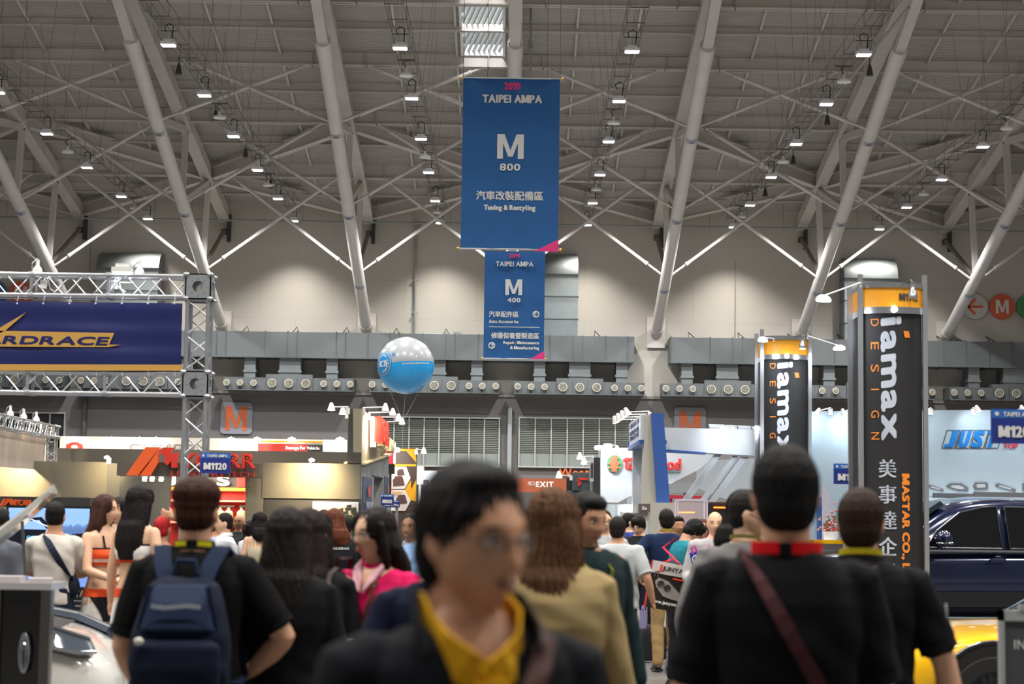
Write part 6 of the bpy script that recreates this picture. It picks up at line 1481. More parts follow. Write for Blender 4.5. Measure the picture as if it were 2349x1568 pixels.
def head_mesh(mb, X, fem=False, nose=1.0):
    """X maps head-local to body-local"""
    nl, nt = 72, 52; V = []
    for j in range(nt + 1):
        th = PI * j / nt
        for i in range(nl):
            ph = 2 * PI * i / nl; u = Vector((math.sin(th) * math.sin(ph), math.sin(th) * math.cos(ph), math.cos(th)))
            x, y, z = u.x * (.071 if fem else .075), u.y * .093, u.z * .113
            if z < -.01:
                f = (-.01 - z) / .103; z -= .004 * f; x *= 1 - (.40 if fem else .24) * f ** 1.7
                if y > 0: y = y * (1 - .10 * f) + .010 * f
                else: y *= 1 - .45 * f
            if z > 0 and y < 0: y *= 1.03
            if z > .03: x *= 1 + .04 * (z - .03) / .08
            if y > .02:
                g = 0
                if -.052 < z < .024: g = (.024 - z) / .058 if z > -.034 else max(0, 1 - (-.034 - z) / .013)
                wd = .0085 + (.008 if z < -.02 else 0) * min(1, (-z - .02) / .012 if z < -.02 else 0)
                y += .021 * nose * g * math.exp(-(x / wd) ** 2)
                for sx in (-1, 1):
                    y -= .0085 * math.exp(-((x - sx * .030) / .016) ** 2 - ((z - .001) / .012) ** 2)
                    y += .004 * math.exp(-((x - sx * .042) / .018) ** 2 - ((z + .030) / .018) ** 2)
                y += .004 * math.exp(-(x / .045) ** 2 - ((z - .026) / .009) ** 2)
                y += .0065 * math.exp(-(x / .022) ** 2 - ((z + .064) / .008) ** 2)
                y -= .003 * math.exp(-(x / .020) ** 2 - ((z + .082) / .006) ** 2)
                y += .006 * math.exp(-(x / .020) ** 2 - ((z + .100) / .012) ** 2)
            V.append(X @ Vector((x, y, z)))
    mb.add(V, [(j * nl + i, j * nl + (i + 1) % nl, (j + 1) * nl + (i + 1) % nl, (j + 1) * nl + i) for j in range(nt) for i in range(nl)])
    for s in (-1, 1):
        R = X.to_3x3() @ Euler((.12, 0, s * .35)).to_matrix()
        mb.ell(X @ Vector((s * .074, -.010, -.006)), (.009, .018, .031), R, n=14)
SKIN = ('#c99b7e', '#b98a6c', '#d3a98c', '#8f6a52', '#a87b60')
def skinm(k): return M('skin_%d' % k, SKIN[k], .5, var=.06, vscale=14, bump=.03, bscale=90, spec=.35)
def hairm(c): return M('hair_' + c, c, .62, var=.35, vscale=60, stretch=(1, 1, .07), bump=.5, bscale=110, spec=.18)
def clothm(c, r=.85, bump=.12): return M('cloth_%s' % c, c, r, var=.07, vscale=7, bump=bump, bscale=130, spec=.12)
PEOPLE = {}
def person(key, px, top, d, head, label, hair='short', hcol='#141110', skin=0, fem=False, shirt='#1b1b1d', sleeve='short', hem=.86, loose=.0,
           pants='#22242b', bottom='pants', lhand=None, rhand=None, lhint=None, rhint=None, hyaw=0, hpitch=0, lean=0, build=1.0, glasses=None, shoes='#1b1b1b',
           face=None, neck='crew', collar=None, stance=.10, step=0.0, seed=None, lcurl=.5, rcurl=.5, hx=0, straps=False, wide=1.0, H=None):
    vox = .0062 if d < 7 else (.0075 if d < 13 else .010)
    Hh = H or (U(px, top, d).z - (.018 if hair not in ('bald',) else 0))
    s = Hh / 1.70; T = T_F if fem else T_M; wb = build
    T = [(z, rx * wb, ry * wb) if z < 1.43 else (z, rx, ry) for z, rx, ry in T]
    loc = Vector((U(px, top, d).x, d, 0)); h = math.radians(head)
    seed = d * 3.7 if seed is None else seed
    ln = math.radians(lean)
    def B(p, a=1.0):   # bend at the waist then scale
        p = Vector(p)
        if p.z > .93: f = min(1, (p.z - .93) / .12); r = Matrix.Rotation(-ln * f, 3, 'X'); p = r @ (p - Vector((0, 0, .93))) + Vector((0, 0, .93))
        return p * s
    piv = Vector((0, -.005, 1.475)); hc = Vector((0, .012, 1.585))
    Bp = B(piv); Rl = Matrix.Rotation(-ln, 3, 'X')
    Hm3 = Rl @ Matrix.Rotation(math.radians(-hyaw), 3, 'Z') @ Matrix.Rotation(math.radians(-hpitch), 3, 'X')
    HX = Matrix.Translation(Bp + Hm3 @ ((hc - piv) * s) + Vector((hx, 0, 0))) @ (Hm3 * s).to_4x4()
    sh = (.148 if fem else .166) * wb * wide; wa = wb ** .5
    SHL, SHR = Vector((-sh, -.005, 1.375)), Vector((sh, -.005, 1.375))
    l1, l2 = (.265, .235) if fem else (.285, .25)
    lt = Vector(lhand) if lhand else Vector((-.25 * wb, .05, .84)); rt = Vector(rhand) if rhand else Vector((.25 * wb, .05, .84))
    Ls, Rs = B(SHL), B(SHR); LW, RW = B(lt) if lhand is None else lt * s, B(rt) if rhand is None else rt * s
    LE, LW = ik(Ls, LW, l1 * s, l2 * s, lhint or (-.35, -1, -.1)); RE, RW = ik(Rs, RW, l1 * s, l2 * s, rhint or (.35, -1, -.1))
    # ---- body
    mb = MB()
    tl = [[B(v) for v in sring(0, 0, z, rx - .006, ry - .006)] for z, rx, ry in T]; mb.loft(tl)
    if fem:
        for q in (-1, 1): mb.ell(B((q * .068, .070, 1.24)), (.058 * s, .048 * s, .055 * s), n=14)
    nr = .048 if fem else .058
    mb.tube([B((0, -.012, 1.40)), B((0, -.010, 1.45)), Bp + Vector((0, 0, .0)), HX @ Vector((0, -.020, -.055))], [nr * 1.3 * s, nr * 1.06 * s, nr * s, nr * .98 * s], 18)
    a0 = .046 if fem else .055
    for (S_, E_, W_) in ((Ls, LE, LW), (Rs, RE, RW)):
        taper(mb, [S_, S_.lerp(E_, .45), E_, E_.lerp(W_, .3), W_], [a0 * 1.0 * s * wa, a0 * .92 * s * wa, a0 * .76 * s, a0 * .78 * s, a0 * .50 * s])
    for (S_, E_, W_, sd, cu) in ((Ls, LE, LW, 1, lcurl), (Rs, RE, RW, -1, rcurl)):
        dr = (W_ - E_).normalized(); inner = Vector((sd, 0, 0)); fw = Vector((0, 1, 0))
        lat = fw if abs(dr.z) > .6 else Vector((0, 0, 1)); hand(mb, W_, dr, lat, s * (.9 if fem else 1), cu, side=(1 if (dr.cross(lat)).dot(inner) > 0 else -1))
    legs = []
    for q in (-1, 1):
        st = step * q; hp = Vector((q * .085, 0, .88)); kn = Vector((q * (stance * .9), .03 + st * .35, .48)); an = Vector((q * stance, -.01 + st * .7, .085 + (abs(st) * .1 if st < 0 else 0)))
        legs.append((hp, kn, an)); k_ = .92 if fem else 1.0
        taper(mb, [hp * s, hp.lerp(kn, .5) * s, kn * s, kn.lerp(an, .35) * s, an * s], [.088 * s * k_, .072 * s * k_, .054 * s * k_, .055 * s * k_, .036 * s])
        mb.ell((an + Vector((0, .06, -.045))) * s, (.04 * s, .115 * s, .035 * s), n=14)
    head_mesh(mb, HX, fem)
    body = remesh(mb, 'person', skinm(skin), vox, 4)
    body.location = loc; body.rotation_euler = (0, 0, -h)
    tag(body, label, 'person')
    def ch(mbx, name, mats, smooth=True):
        o = mbx.build(name, mats, body, smooth=smooth, local=True); return o
    def rc(mbx, name, mats, v=None, it=5, nf=None, strand=0):
        o = remesh(mbx, name, mats, v or vox, it, nf, strand); o.parent = body; return o
    HT = lambda x, y, z: HX @ Vector((x, y, z))
    Hr = HX.to_3x3()
    def hell(mbx, c, r, rot=None, n=18, m=None): mbx.ell(HT(*c), tuple(v * s for v in r), (Hm3 @ Euler(rot).to_matrix()) if rot else Hm3, n=n, m=m)
    # ---- face
    fdir = body.rotation_euler.z
    facing = math.cos(h + math.radians(hyaw)) < .35
    if face is None: face = facing and d < 30
    if face:
        for q in (-1, 1):
            mbx = MB(); hell(mbx, (q * .031, .0735, .001), (.0135, .0095, .0052), (0, 0, -q * .2), 12, 0); hell(mbx, (q * .031, .0795, .001), (.0056, .0045, .0050), None, 10, 1)
            mbx.tube([HT(q * (.017 + .007 * k), .0845 - .0016 * k * k * .5, .0045 + .0028 * math.sin(PI * k / 4)) for k in range(5)], .0016 * s, 5, m=1); ch(mbx, 'eye', [M('eye_white', '#c9beb4', .3), M('eye_dark', '#1a120e', .2)])
            mbx = MB(); mbx.tube([HT(q * (.013 + .009 * k), .0875 - .0019 * k * k * .6, .0205 + .0035 * math.sin(PI * (k + .6) / 5)) for k in range(5)], [.0016 * s, .003 * s, .003 * s, .0024 * s, .001 * s], 6); ch(mbx, 'eyebrow', hairm(hcol if hair != 'bald' else '#2a2522'))
        mbx = MB(); hell(mbx, (0, .0835, -.0605), (.021, .010, .0042)); hell(mbx, (0, .0825, -.0675), (.018, .011, .0052)); ch(mbx, 'lips', M('lips_f' if fem else 'lips_m', '#a85450' if fem else '#8a5e50', .45))
    # ---- hair
    hm = hairm(hcol); hv = vox * .8
    mbx = MB()
    if hair == 'short':
        hell(mbx, (0, -.014, .024), (.083, .097, .103)); hell(mbx, (0, -.040, -.020), (.074, .068, .080)); hell(mbx, (0, .030, .078), (.060, .060, .040))
        rc(mbx, 'hair', hm, hv, 3, None, .0022)
    elif hair == 'parted':
        hell(mbx, (0, -.016, .030), (.087, .100, .104)); hell(mbx, (0, -.040, -.018), (.078, .068, .084)); hell(mbx, (0, .012, .088), (.066, .060, .036), (.2, 0, 0)); rc(mbx, 'hair', hm, hv, 3, None, .003)
    elif hair == 'crop':
        hell(mbx, (0, -.012, .030), (.079, .093, .094)); hell(mbx, (0, -.036, -.010), (.072, .066, .075)); rc(mbx, 'hair', hm, hv, 3, None, .0012)
    elif hair == 'thick':
        hell(mbx, (0, -.012, .028), (.092, .104, .108)); hell(mbx, (0, -.040, -.018), (.080, .070, .086)); hell(mbx, (.01, .045, .072), (.066, .052, .050)); rc(mbx, 'hair', hm, hv, 3, None, .0035)
    elif hair == 'quiff':   # voluminous top, shaved sides and nape
        hell(mbx, (0, -.006, .066), (.090, .100, .068)); hell(mbx, (0, -.010, .035), (.082, .094, .075)); hell(mbx, (0, -.030, -.005), (.072, .070, .082)); rc(mbx, 'hair', hm, hv, 3, None, .004)
    elif hair == 'bald':
        mbx2 = MB()
        for q in (-1, 1): hell(mbx2, (q * .050, -.045, .004), (.026, .038, .034))
        rc(mbx2, 'hair', M('stubble_grey', '#6b625c', .8), hv, 3)
    elif hair in ('long', 'longwavy', 'bob', 'ponytail'):
        L = {'long': .36, 'longwavy': .42, 'bob': .18, 'ponytail': .0}[hair]; wv = 1 if hair == 'longwavy' else 0
        hell(mbx, (0, -.014, .024), (.084, .097, .104)); hell(mbx, (0, -.034, -.03), (.080, .074, .09))
        if hair != 'bob' or True: 
            for q in (-1, 1): hell(mbx, (q * .052, .032, .040), (.030, .050, .066), (0, 0, -q * .3))
        if L:
            rings = []; N = 12
            for i in range(N + 1):
                f = i / N; z = .02 - (L + .06) * f; w_ = .080 + .034 * math.sin(min(1, f * 1.6) * PI / 2) - (.05 * max(0, f - .75) / .25); dp = .085 - .035 * f
                cy_ = -.020 - .060 * min(1, f * 1.5)
                c = HT(0, cy_, 0) + Vector((.006 * wv * math.sin(f * 14), 0, z * s)); c = Vector((c.x, c.y - (.015 * s if f > .4 else 0), c.z))
                rings.append([c + Matrix.Rotation(math.radians(-hyaw) * (1 - .6 * f), 3, 'Z') @ (Vector((q.x, q.y, 0)) * s) for q in sring(0, 0, 0, w_, dp, 22, 2.2)])
            mbx.loft(rings)
            for q in (-1, 1):   # side locks beside the face
                mbx.tube([HT(q * .070, .025, .05), HT(q * .080, .012, -.03), HT(q * .084, -.006, -.11), HT(q * (.088 + .01 * wv), -.015, -.20 if L > .2 else -.15)], [.022 * s, .024 * s, .024 * s, .010 * s], 10)
        else:
            mbx.tube([HT(0, -.095, .05), HT(0, -.135, .045), HT(0, -.155, -.02), HT(0, -.140, -.12)], [.022 * s, .03 * s, .032 * s, .008 * s], 12)
        rc(mbx, 'hair', hm, hv, 3, None, .0035 + .003 * wv)
    # ---- glasses
    if glasses:
        mbx = MB()
        for q in (-1, 1):
            mbx.tube([HT(q * .033 + .023 * math.cos(a), .094 - .010 * abs(math.cos(a) * .5 + .5 * q) , .000 + .016 * math.sin(a)) for a in [2 * PI * k / 20 for k in range(20)]], .0013 * s, 6, closed=True)
            mbx.tube([HT(q * .057, .088, .004), HT(q * .074, .06, .005), HT(q * .079, -.01, .003)], .0014 * s, 6)
        mbx.tube([HT(-.010, .096, .003), HT(0, .099, .005), HT(.010, .096, .003)], .0013 * s, 6)
        g = ch(mbx, 'glasses', M('frame_' + glasses, glasses, .3, metal=.4))
        for q in (-1, 1):
            mbx = MB(); nn_ = 16; c = HT(q * .033, .0905, 0); mbx.loft([[HT(q * .033 + .022 * math.cos(a), .0925 - .008 * abs(math.cos(a) * .5 + .5 * q), .015 * math.sin(a)) for a in [2 * PI * k / nn_ for k in range(nn_)]], [HT(q * .033 + .022 * math.cos(a), .0915 - .008 * abs(math.cos(a) * .5 + .5 * q), .015 * math.sin(a)) for a in [2 * PI * k / nn_ for k in range(nn_)]]])
            o = ch(mbx, 'lens', M('spectacle_lens', '#8d9498', .05, alpha=.07)); o.parent = g
    # ---- upper garment
    cm = clothm(shirt if shirt != 'none' else '#888888'); g = .010 + loose
    if shirt != 'none':
        mbx = MB(); rings = []
        zs = [hem, hem + .03] + [z for z, _, _ in T if z > hem + .05 and z < 1.46]
        for z in zs:
            rx, ry = tor_at(T, z); f = max(0, (1.25 - z) / .3)
            rxh = max(rx, tor_at(T, .92)[0] * .0 + (tor_at(T, 1.22)[0] - .004 + loose * .4) * min(1, f * 1.2)) if z < 1.2 else rx
            ryh = max(ry, (tor_at(T, 1.22)[1] - .004) * min(1, f * 1.2)) if z < 1.2 else ry
            k = g if z < 1.38 else g * .8
            rings.append([B(v) for v in sring(0, 0, z, rxh + k, ryh + k)])
        mbx.loft(rings)
        if fem:
            for q in (-1, 1): mbx.ell(B((q * .066, .074, 1.24)), (.062 * s, .052 * s, .058 * s), n=14)
        if sleeve:
            for S_, E_, W_ in ((Ls, LE, LW), (Rs, RE, RW)):
                if sleeve == 'short': taper(mbx, [S_.lerp(Vector((0, S_.y, S_.z)), .25), S_, S_.lerp(E_, .3), S_.lerp(E_, .72)], [(a0 + .005) * s * wa, (a0 + .010) * s * wa, (a0 + .011) * s * wa, (a0 + .011) * s * wa])
                elif sleeve == 'long': taper(mbx, [S_.lerp(Vector((0, S_.y, S_.z)), .25), S_, S_.lerp(E_, .5), E_, E_.lerp(W_, .4), E_.lerp(W_, .93)], [(a0 + .005) * s * wa, (a0 + .010) * s * wa, (a0 + .006) * s * wa, (a0 + .002) * s * wa, (a0 + .002) * s, (a0 - .010) * s])
        so = rc(mbx, 'shirt', cm, vox, 5, folds(.0045 if d < 8 else .006, seed))
        if neck[0] == 'v':   # open neck
            z0 = float(neck[1:] or 1.36); bmx = bmesh.new(); bmx.from_mesh(so.data); iR = Rl.inverted()
            kill = []
            for v in bmx.verts:
                q = iR @ (v.co / s - Vector((0, 0, .93))) + Vector((0, 0, .93))
                if q.y > -.02 and q.z > z0 and abs(q.x) < (q.z - z0) * .95 + .004: kill.append(v)
            bmesh.ops.delete(bmx, geom=kill, context='VERTS'); bmx.to_mesh(so.data); bmx.free()
        if sleeve == 'short':   # cuff bands close the sleeves cleanly
            for S_, E_, W_ in ((Ls, LE, LW), (Rs, RE, RW)):
                dr = (E_ - S_).normalized(); c = S_.lerp(E_, .78); mbx = MB(); r = (a0 + .0095) * s * wa
                mbx.cyl(c - dr * .012, c + dr * .016, r, r * 1.01, 20); ch(mbx, 'cuff', cm)
    if collar:
        mbx = MB(); n = 26; R0, R1, R2 = [], [], []
        for k in range(n):
            a = 2 * PI * k / n; fr = max(0, math.sin(a))     # front at +y
            r = nr + .010; zz = 1.452 - .030 * fr ** 2; zt2 = 1.487 - .030 * fr ** 2
            R0.append(B((math.cos(a) * (r + .016), -.008 + math.sin(a) * (r + .014), zz))); R1.append(B((math.cos(a) * (r + .004), -.010 + math.sin(a) * (r + .003), zt2))); R2.append(B((math.cos(a) * (r - .003), -.010 + math.sin(a) * (r - .003), zz)))
        mbx.loft([R0, R1, R2], cap=False); ch(mbx, 'collar', clothm(collar))
    # ---- lower garment
    pm = clothm(pants)
    if bottom in ('pants', 'shorts'):
        mbx = MB(); rings = [[v * s for v in sring(0, 0, z, tor_at(T, z)[0] + .008, tor_at(T, z)[1] + .008)] for z in (.80, .84, .90, .98, 1.03)]; mbx.loft(rings)
        for hp, kn, an in legs:
            if bottom == 'pants': taper(mbx, [hp * s, hp.lerp(kn, .5) * s, kn * s, kn.lerp(an, .45) * s, (an + Vector((0, 0, .0))) * s], [.098 * s, .084 * s, .070 * s, .066 * s, .056 * s])
            else: taper(mbx, [hp * s, hp.lerp(kn, .5) * s, hp.lerp(kn, .85) * s], [.098 * s, .090 * s, .084 * s])
        rc(mbx, 'trousers', pm, max(vox, .008), 5, folds(.004, seed + 2))
    elif bottom == 'skirt':
        mbx = MB(); mbx.loft([[v * s for v in sring(0, 0, z, rx, ry)] for z, rx, ry in ((.70, .185, .135), (.78, .182, .132), (.86, .180, .130), (.94, .170, .122), (1.0, .148, .108))]); rc(mbx, 'skirt', pm, max(vox, .008), 5, folds(.004, seed))
    elif bottom == 'dress':
        mbx = MB(); mbx.loft([[v * s for v in sring(0, 0, z, rx, ry)] for z, rx, ry in ((.52, .25, .2), (.66, .225, .18), (.80, .20, .15), (.92, .175, .125), (1.03, .130, .098))]); rc(mbx, 'skirt', pm, max(vox, .008), 5, folds(.008, seed, 30, 3))
    for hp, kn, an in legs:
        mbx = MB(); mbx.ell((an + Vector((0, .065, -.042))) * s, (.047 * s, .130 * s, .038 * s), n=16); mbx.bb((an.x - .043) * s, (an.x + .043) * s, (an.y - .055) * s, (an.y + .18) * s, max(0.002, (an.z - .085) * s), (an.z - .06) * s); ch(mbx, 'shoe', M('shoe_' + shoes, shoes, .5))
    P = dict(body=body, s=s, T=T, B=B, HT=HT, HX=HX, Hm3=Hm3, ch=ch, rc=rc, LE=LE, LW=LW, RE=RE, RW=RW, Ls=Ls, Rs=Rs, g=g, loc=loc, h=h, nr=nr, vox=vox, d=d, a0=a0)
    PEOPLE[key] = P; return P
def wld(P, v): return Matrix.Translation(P['loc']) @ Matrix.Rotation(-P['h'], 4, 'Z') @ Vector(v)
def surf(P, x, z, back=True, off=.012):
    rx, ry = tor_at(P['T'], z); rx += P['g']; ry += P['g'] ; f = max(0, 1 - abs(x / rx) ** 2.35) ** (1 / 2.35)
    if z < 1.2: ry = max(ry, tor_at(P['T'], 1.22)[1] + P['g'] - .004)
    if z > 1.40: f = max(f, .3)
    return P['B'](Vector((x, (-1 if back else 1) * (ry * f + off), z)))
def lanyard(P, col, badge=None, w=.016, backz=1.462, length=1.14, mark=None):
    s = P['s']; nr = P['nr']; pts = []; n = 9
    L = [surf(P, -.004, length, False, .022), surf(P, -.030, 1.24, False, .020), surf(P, -.060, 1.36, False, .022)]
    ring = [P['B'](Vector((math.cos(a) * (nr + .016), -.012 + math.sin(a) * (nr + .015), backz + .006 - .008 * math.sin(a)))) for a in [PI - PI * -k / n for k in range(n + 1)]]
    R_ = [surf(P, .060, 1.36, False, .022), surf(P, .030, 1.24, False, .020), surf(P, .004, length, False, .022)]
    path = L + ring + R_
    ctr = P['B'](Vector((0, -.01, 1.30))); sides = [Vector((1, 0, 0))] * 3 + [Vector((0, 0, 1))] * len(ring) + [Vector((1, 0, 0))] * 3
    mb = MB(); mb.ribbon(path, w * s, .003, sides); o = P['ch'](mb, 'lanyard', clothm(col), False)
    if mark:
        mb = MB()
        for k in (1, 3, 5, 7): a = PI + PI * (k + .5) / n; 
        for k0, k1 in mark:
            seg = [P['B'](Vector((math.cos(a) * (nr + .0185), -.012 + math.sin(a) * (nr + .0175), backz + .006 - .008 * math.sin(a)))) for a in [PI + PI * (k0 + (k1 - k0) * q / 4) for q in range(5)]]
            mb.ribbon(seg, w * .7 * s, .002, Vector((0, 0, 1)))
        P['ch'](mb, 'lanyard_print', clothm('#c9c022'), False)
    if badge:
        c = surf(P, 0, length - .055, False, .026); mb = MB(); mb.box(c, (.085 * s, .004, .115 * s), rot=(-.12, 0, 0), m=0); mb.box(c - Vector((0, -.003, .042 * s)), (.085 * s, .004, .03 * s), rot=(-.12, 0, 0), m=1); P['ch'](mb, 'badge', [M('badge_white', '#d8d6cf', .4), M('badge_green', '#8fae3c', .5)], False)
def sling(P, col, x_top, x_bot, z_top=1.425, z_bot=.96, w=.05, name='bag_strap', off=.016):
    """strap running over one shoulder and across back and front"""
    n = 12; pb, pf = [], []
    for i in range(n + 1):
        f = i / n; x = x_top + (x_bot - x_top) * f; z = z_top + (z_bot - z_top) * f; pb.append(surf(P, x, z, True, off)); pf.append(surf(P, x, z, False, off + (.035 if P.get('fem') else .01)))
    sx = Vector((z_top - z_bot, 0, x_top - x_bot)) if x_bot < x_top else Vector((z_top - z_bot, 0, x_top - x_bot)); sx = Vector((abs(z_top - z_bot), 0, (x_top - x_bot)))
    top = P['B'](Vector((x_top, 0, z_top + .025)))
    mb = MB(); mb.ribbon(pb[::-1] + [top] + pf, w * P['s'], .005, sx); return P['ch'](mb, name, clothm(col, .6), False)
def loose_thing(P, name, label, cat, group=None):
    t = thing(name, label, cat, P['loc'], group); t.rotation_euler = (0, 0, -P['h']); return t
# ================================================================ the crowd
# -- foreground man
P = person('front', 1074, 1050, 2.98, 162, 'man in dark polo with open yellow collar and glasses, facing the viewer', 'parted', '#0c0a0a', 1, shirt='#101218', build=1.06, hyaw=-24, hpitch=2, glasses='#55504c', lcurl=.6, face=True, neck='v1.38')
s = P['s']
def vband(pts, w, name, mat, sd=ZV):
    for q in (-1, 1): mb = MB(); mb.ribbon([P['B']((q * x, y, z)) for x, y, z in pts], w * s, .006, sd); P['ch'](mb, name, mat, False)
vband([(.070, -.02, 1.476), (.076, .04, 1.452), (.066, .085, 1.420), (.036, .116, 1.393), (.000, .127, 1.368)], .056, 'collar_lining', clothm('#cf9a1c'))
vband([(.074, -.05, 1.486), (.088, .01, 1.478), (.098, .06, 1.440), (.092, .098, 1.402)], .046, 'outer_collar', clothm('#131419'))
mb = MB(); mb.ribbon([surf(P, .0, 1.368, False, .014), surf(P, .0, 1.29, False, .013), surf(P, 0, 1.20, False, .010), surf(P, 0, 1.12, False, .010)], .046 * s, .006, XV); P['ch'](mb, 'placket', clothm('#cf9a1c'), False)
mb = MB(); c = surf(P, -.105, 1.245, False, .012); mb.ell(c, (.036 * s, .008, .026 * s), n=14); P['ch'](mb, 'chest_emblem', clothm('#c79a20'), True)
sling(P, '#4a3432', -.105, .16, w=.035)
# -- two men with black shirts at right
P = person('black_back', 1802, 1010, 4.7, 2, 'man with black hair, black shirt and red neck strap, back turned', 'short', '#0c0b0b', 0, shirt='#0e0d10', build=1.0, lhand=(-.26, .06, .83), rhand=(.26, .08, .85), loose=.010, hem=.80, lhint=(-1, -.6, 0))
mb = MB(); nr, s = P['nr'], P['s']
for k0, k1 in ((.02, .40), (.52, .98)):
    seg = [P['B'](Vector((math.cos(a) * (nr + .024), -.014 + math.sin(a) * (nr + .018), 1.462))) for a in [PI + PI * (k0 + (k1 - k0) * q / 8) for q in range(9)]]; mb.ribbon(seg, .030 * s, .006, ZV)
P['ch'](mb, 'neck_strap', clothm('#c4161c'), False)
mb = MB(); seg = [P['B'](Vector((math.cos(a) * (nr + .021), -.014 + math.sin(a) * (nr + .016), 1.458))) for a in [PI + PI * q / 12 for q in range(13)]]; mb.ribbon(seg, .034 * s, .006, ZV); P['ch'](mb, 'collar_rib', clothm('#101012'), False)
sling(P, '#45262a', -.095, .165, w=.034)
P = person('right_back', 1974, 1112, 6.6, 12, 'man with short brown hair, black polo and yellow lanyard, back turned', 'short', '#2a1a12', 0, shirt='#101013', build=1.08, collar='#101013', lhand=(-.28, .1, .85), rhand=(.33, .05, .86), rhint=(1, -.5, 0), loose=.01, hyaw=5)
lanyard(P, '#a89a1c', w=.02, backz=1.476)
mb = MB(); c = surf(P, 0, 1.425, True, .006); mb.box(c, (.125 * P['s'], .006, .028 * P['s']), rot=(.25, 0, 0)); P['ch'](mb, 'neck_tape', clothm('#57585c'), False)
mb = MB(); c = P['Rs'].lerp(P['RE'], .35) + XV * .072 * P['s']; mb.ell(c, (.006, .035, .035), n=12); P['ch'](mb, 'sleeve_print', clothm('#8d8e92'))
sling(P, '#232327', .0, .19, w=.02)
# -- man with backpack
P = person('backpack_man', 452, 1092, 6.9, 0, 'man with tall brown hair, black t-shirt and navy backpack, back turned', 'quiff', '#351c12', 0, shirt='#0f0f10', collar='#0f0f10', build=1.05, lhand=(-.20, .16, .92), rhand=(.175, .15, .98), lhint=(-.6, -1, -.15), rhint=(1, -.3, -.1), pants='#14151a', loose=.010, rcurl=.8)
lanyard(P, '#111114', w=.026, backz=1.462, mark=((.20, .42), (.60, .85)))
s = P['s']; t = loose_thing(P, 'backpack', 'navy backpack with two pale reflective strips on the back of the quiff-haired man', 'backpack')
def bpm(mb, name, mats, sm=True): return mb.build(name, mats, t, smooth=sm, local=True)
m_bp = clothm('#141a2b', .8); m_bp2 = clothm('#1d2840', .75); m_ref = M('reflective_grey', '#8d949c', .5); 
def brow(zs): return [[v * s for v in sring(0, cy, z, rx, ry, 32, 3.2)] for z, rx, ry, cy in zs]
mb = MB(); mb.loft(brow([(.93, .13, .05, -.20), (.945, .165, .08, -.215), (1.05, .175, .10, -.235), (1.16, .170, .10, -.235), (1.26, .145, .085, -.215), (1.33, .120, .060, -.19), (1.36, .08, .035, -.17)])); o = remesh(mb, 'main_bag', m_bp, .008, 5, folds(.004, 1)); o.parent = t
mb = MB(); mb.loft(brow([(.935, .13, .03, -.30), (.95, .150, .045, -.31), (1.05, .158, .05, -.325), (1.13, .150, .045, -.325), (1.15, .12, .02, -.31)])); o = remesh(mb, 'front_pocket', m_bp, .008, 5, folds(.003, 2)); o.parent = t
mb = MB(); mb.loft(brow([(1.16, .125, .03, -.28), (1.18, .130, .05, -.30), (1.27, .110, .045, -.28), (1.335, .095, .02, -.235)])); o = remesh(mb, 'top_flap', m_bp2, .008, 5); o.parent = t
mb = MB(); mb.ribbon([(x * s, (-.372 + .18 * x * x * 3) * s, (.975 + .09 * x) * s) for x in (-.15, -.08, 0, .08, .15)], .012 * s, .004, ZV); bpm(mb, 'reflective_strip', m_ref)
mb = MB(); mb.ribbon([(x * s, (-.352 + .2 * x * x) * s, (1.262 + .02 * math.sin(x * 40) * .2) * s) for x in (-.085, -.04, 0, .04, .085)], .014 * s, .004, ZV); bpm(mb, 'reflective_strip', m_ref)
mb = MB(); mb.ell((-.118 * s, -.375 * s, 1.145 * s), (.018, .01, .014), n=12); bpm(mb, 'badge', M('badge_pale', '#c9c8bc', .4))
mb = MB(); mb.box((-.135 * s, -.365 * s, .965 * s), (.016, .012, .055)); bpm(mb, 'orange_tab', M('tab_orange', '#d0401e', .5))
mb = MB(); mb.tube([(-.04 * s, -.17 * s, 1.37 * s), (-.03 * s, -.17 * s, 1.415 * s), (.03 * s, -.17 * s, 1.415 * s), (.04 * s, -.17 * s, 1.37 * s)], .011 * s, 8); bpm(mb, 'handle', m_bp2)
for q in (-1, 1):
    Ps = [Vector((q * .055, -.185, 1.32)) * s, Vector((q * .085, -.150, 1.40)) * s, Vector((q * .108, -.06, 1.462)) * s, Vector((q * .115, .05, 1.43)) * s, Vector((q * .118, .125, 1.33)) * s, Vector((q * .125, .14, 1.15)) * s, Vector((q * .165, .08, 1.0)) * s, Vector((q * .17, -.12, .98)) * s]
    mb = MB(); mb.ribbon(Ps, .062 * s, .014, XV); bpm(mb, 'shoulder_strap', m_bp2)
    mb = MB(); mb.ribbon([Vector((q * .168, -.20, 1.03)) * s, Vector((q * .13, -.30, 1.18)) * s, Vector((q * .10, -.30, 1.33)) * s], .02 * s, .006, XV); bpm(mb, 'side_strap', m_bp2)
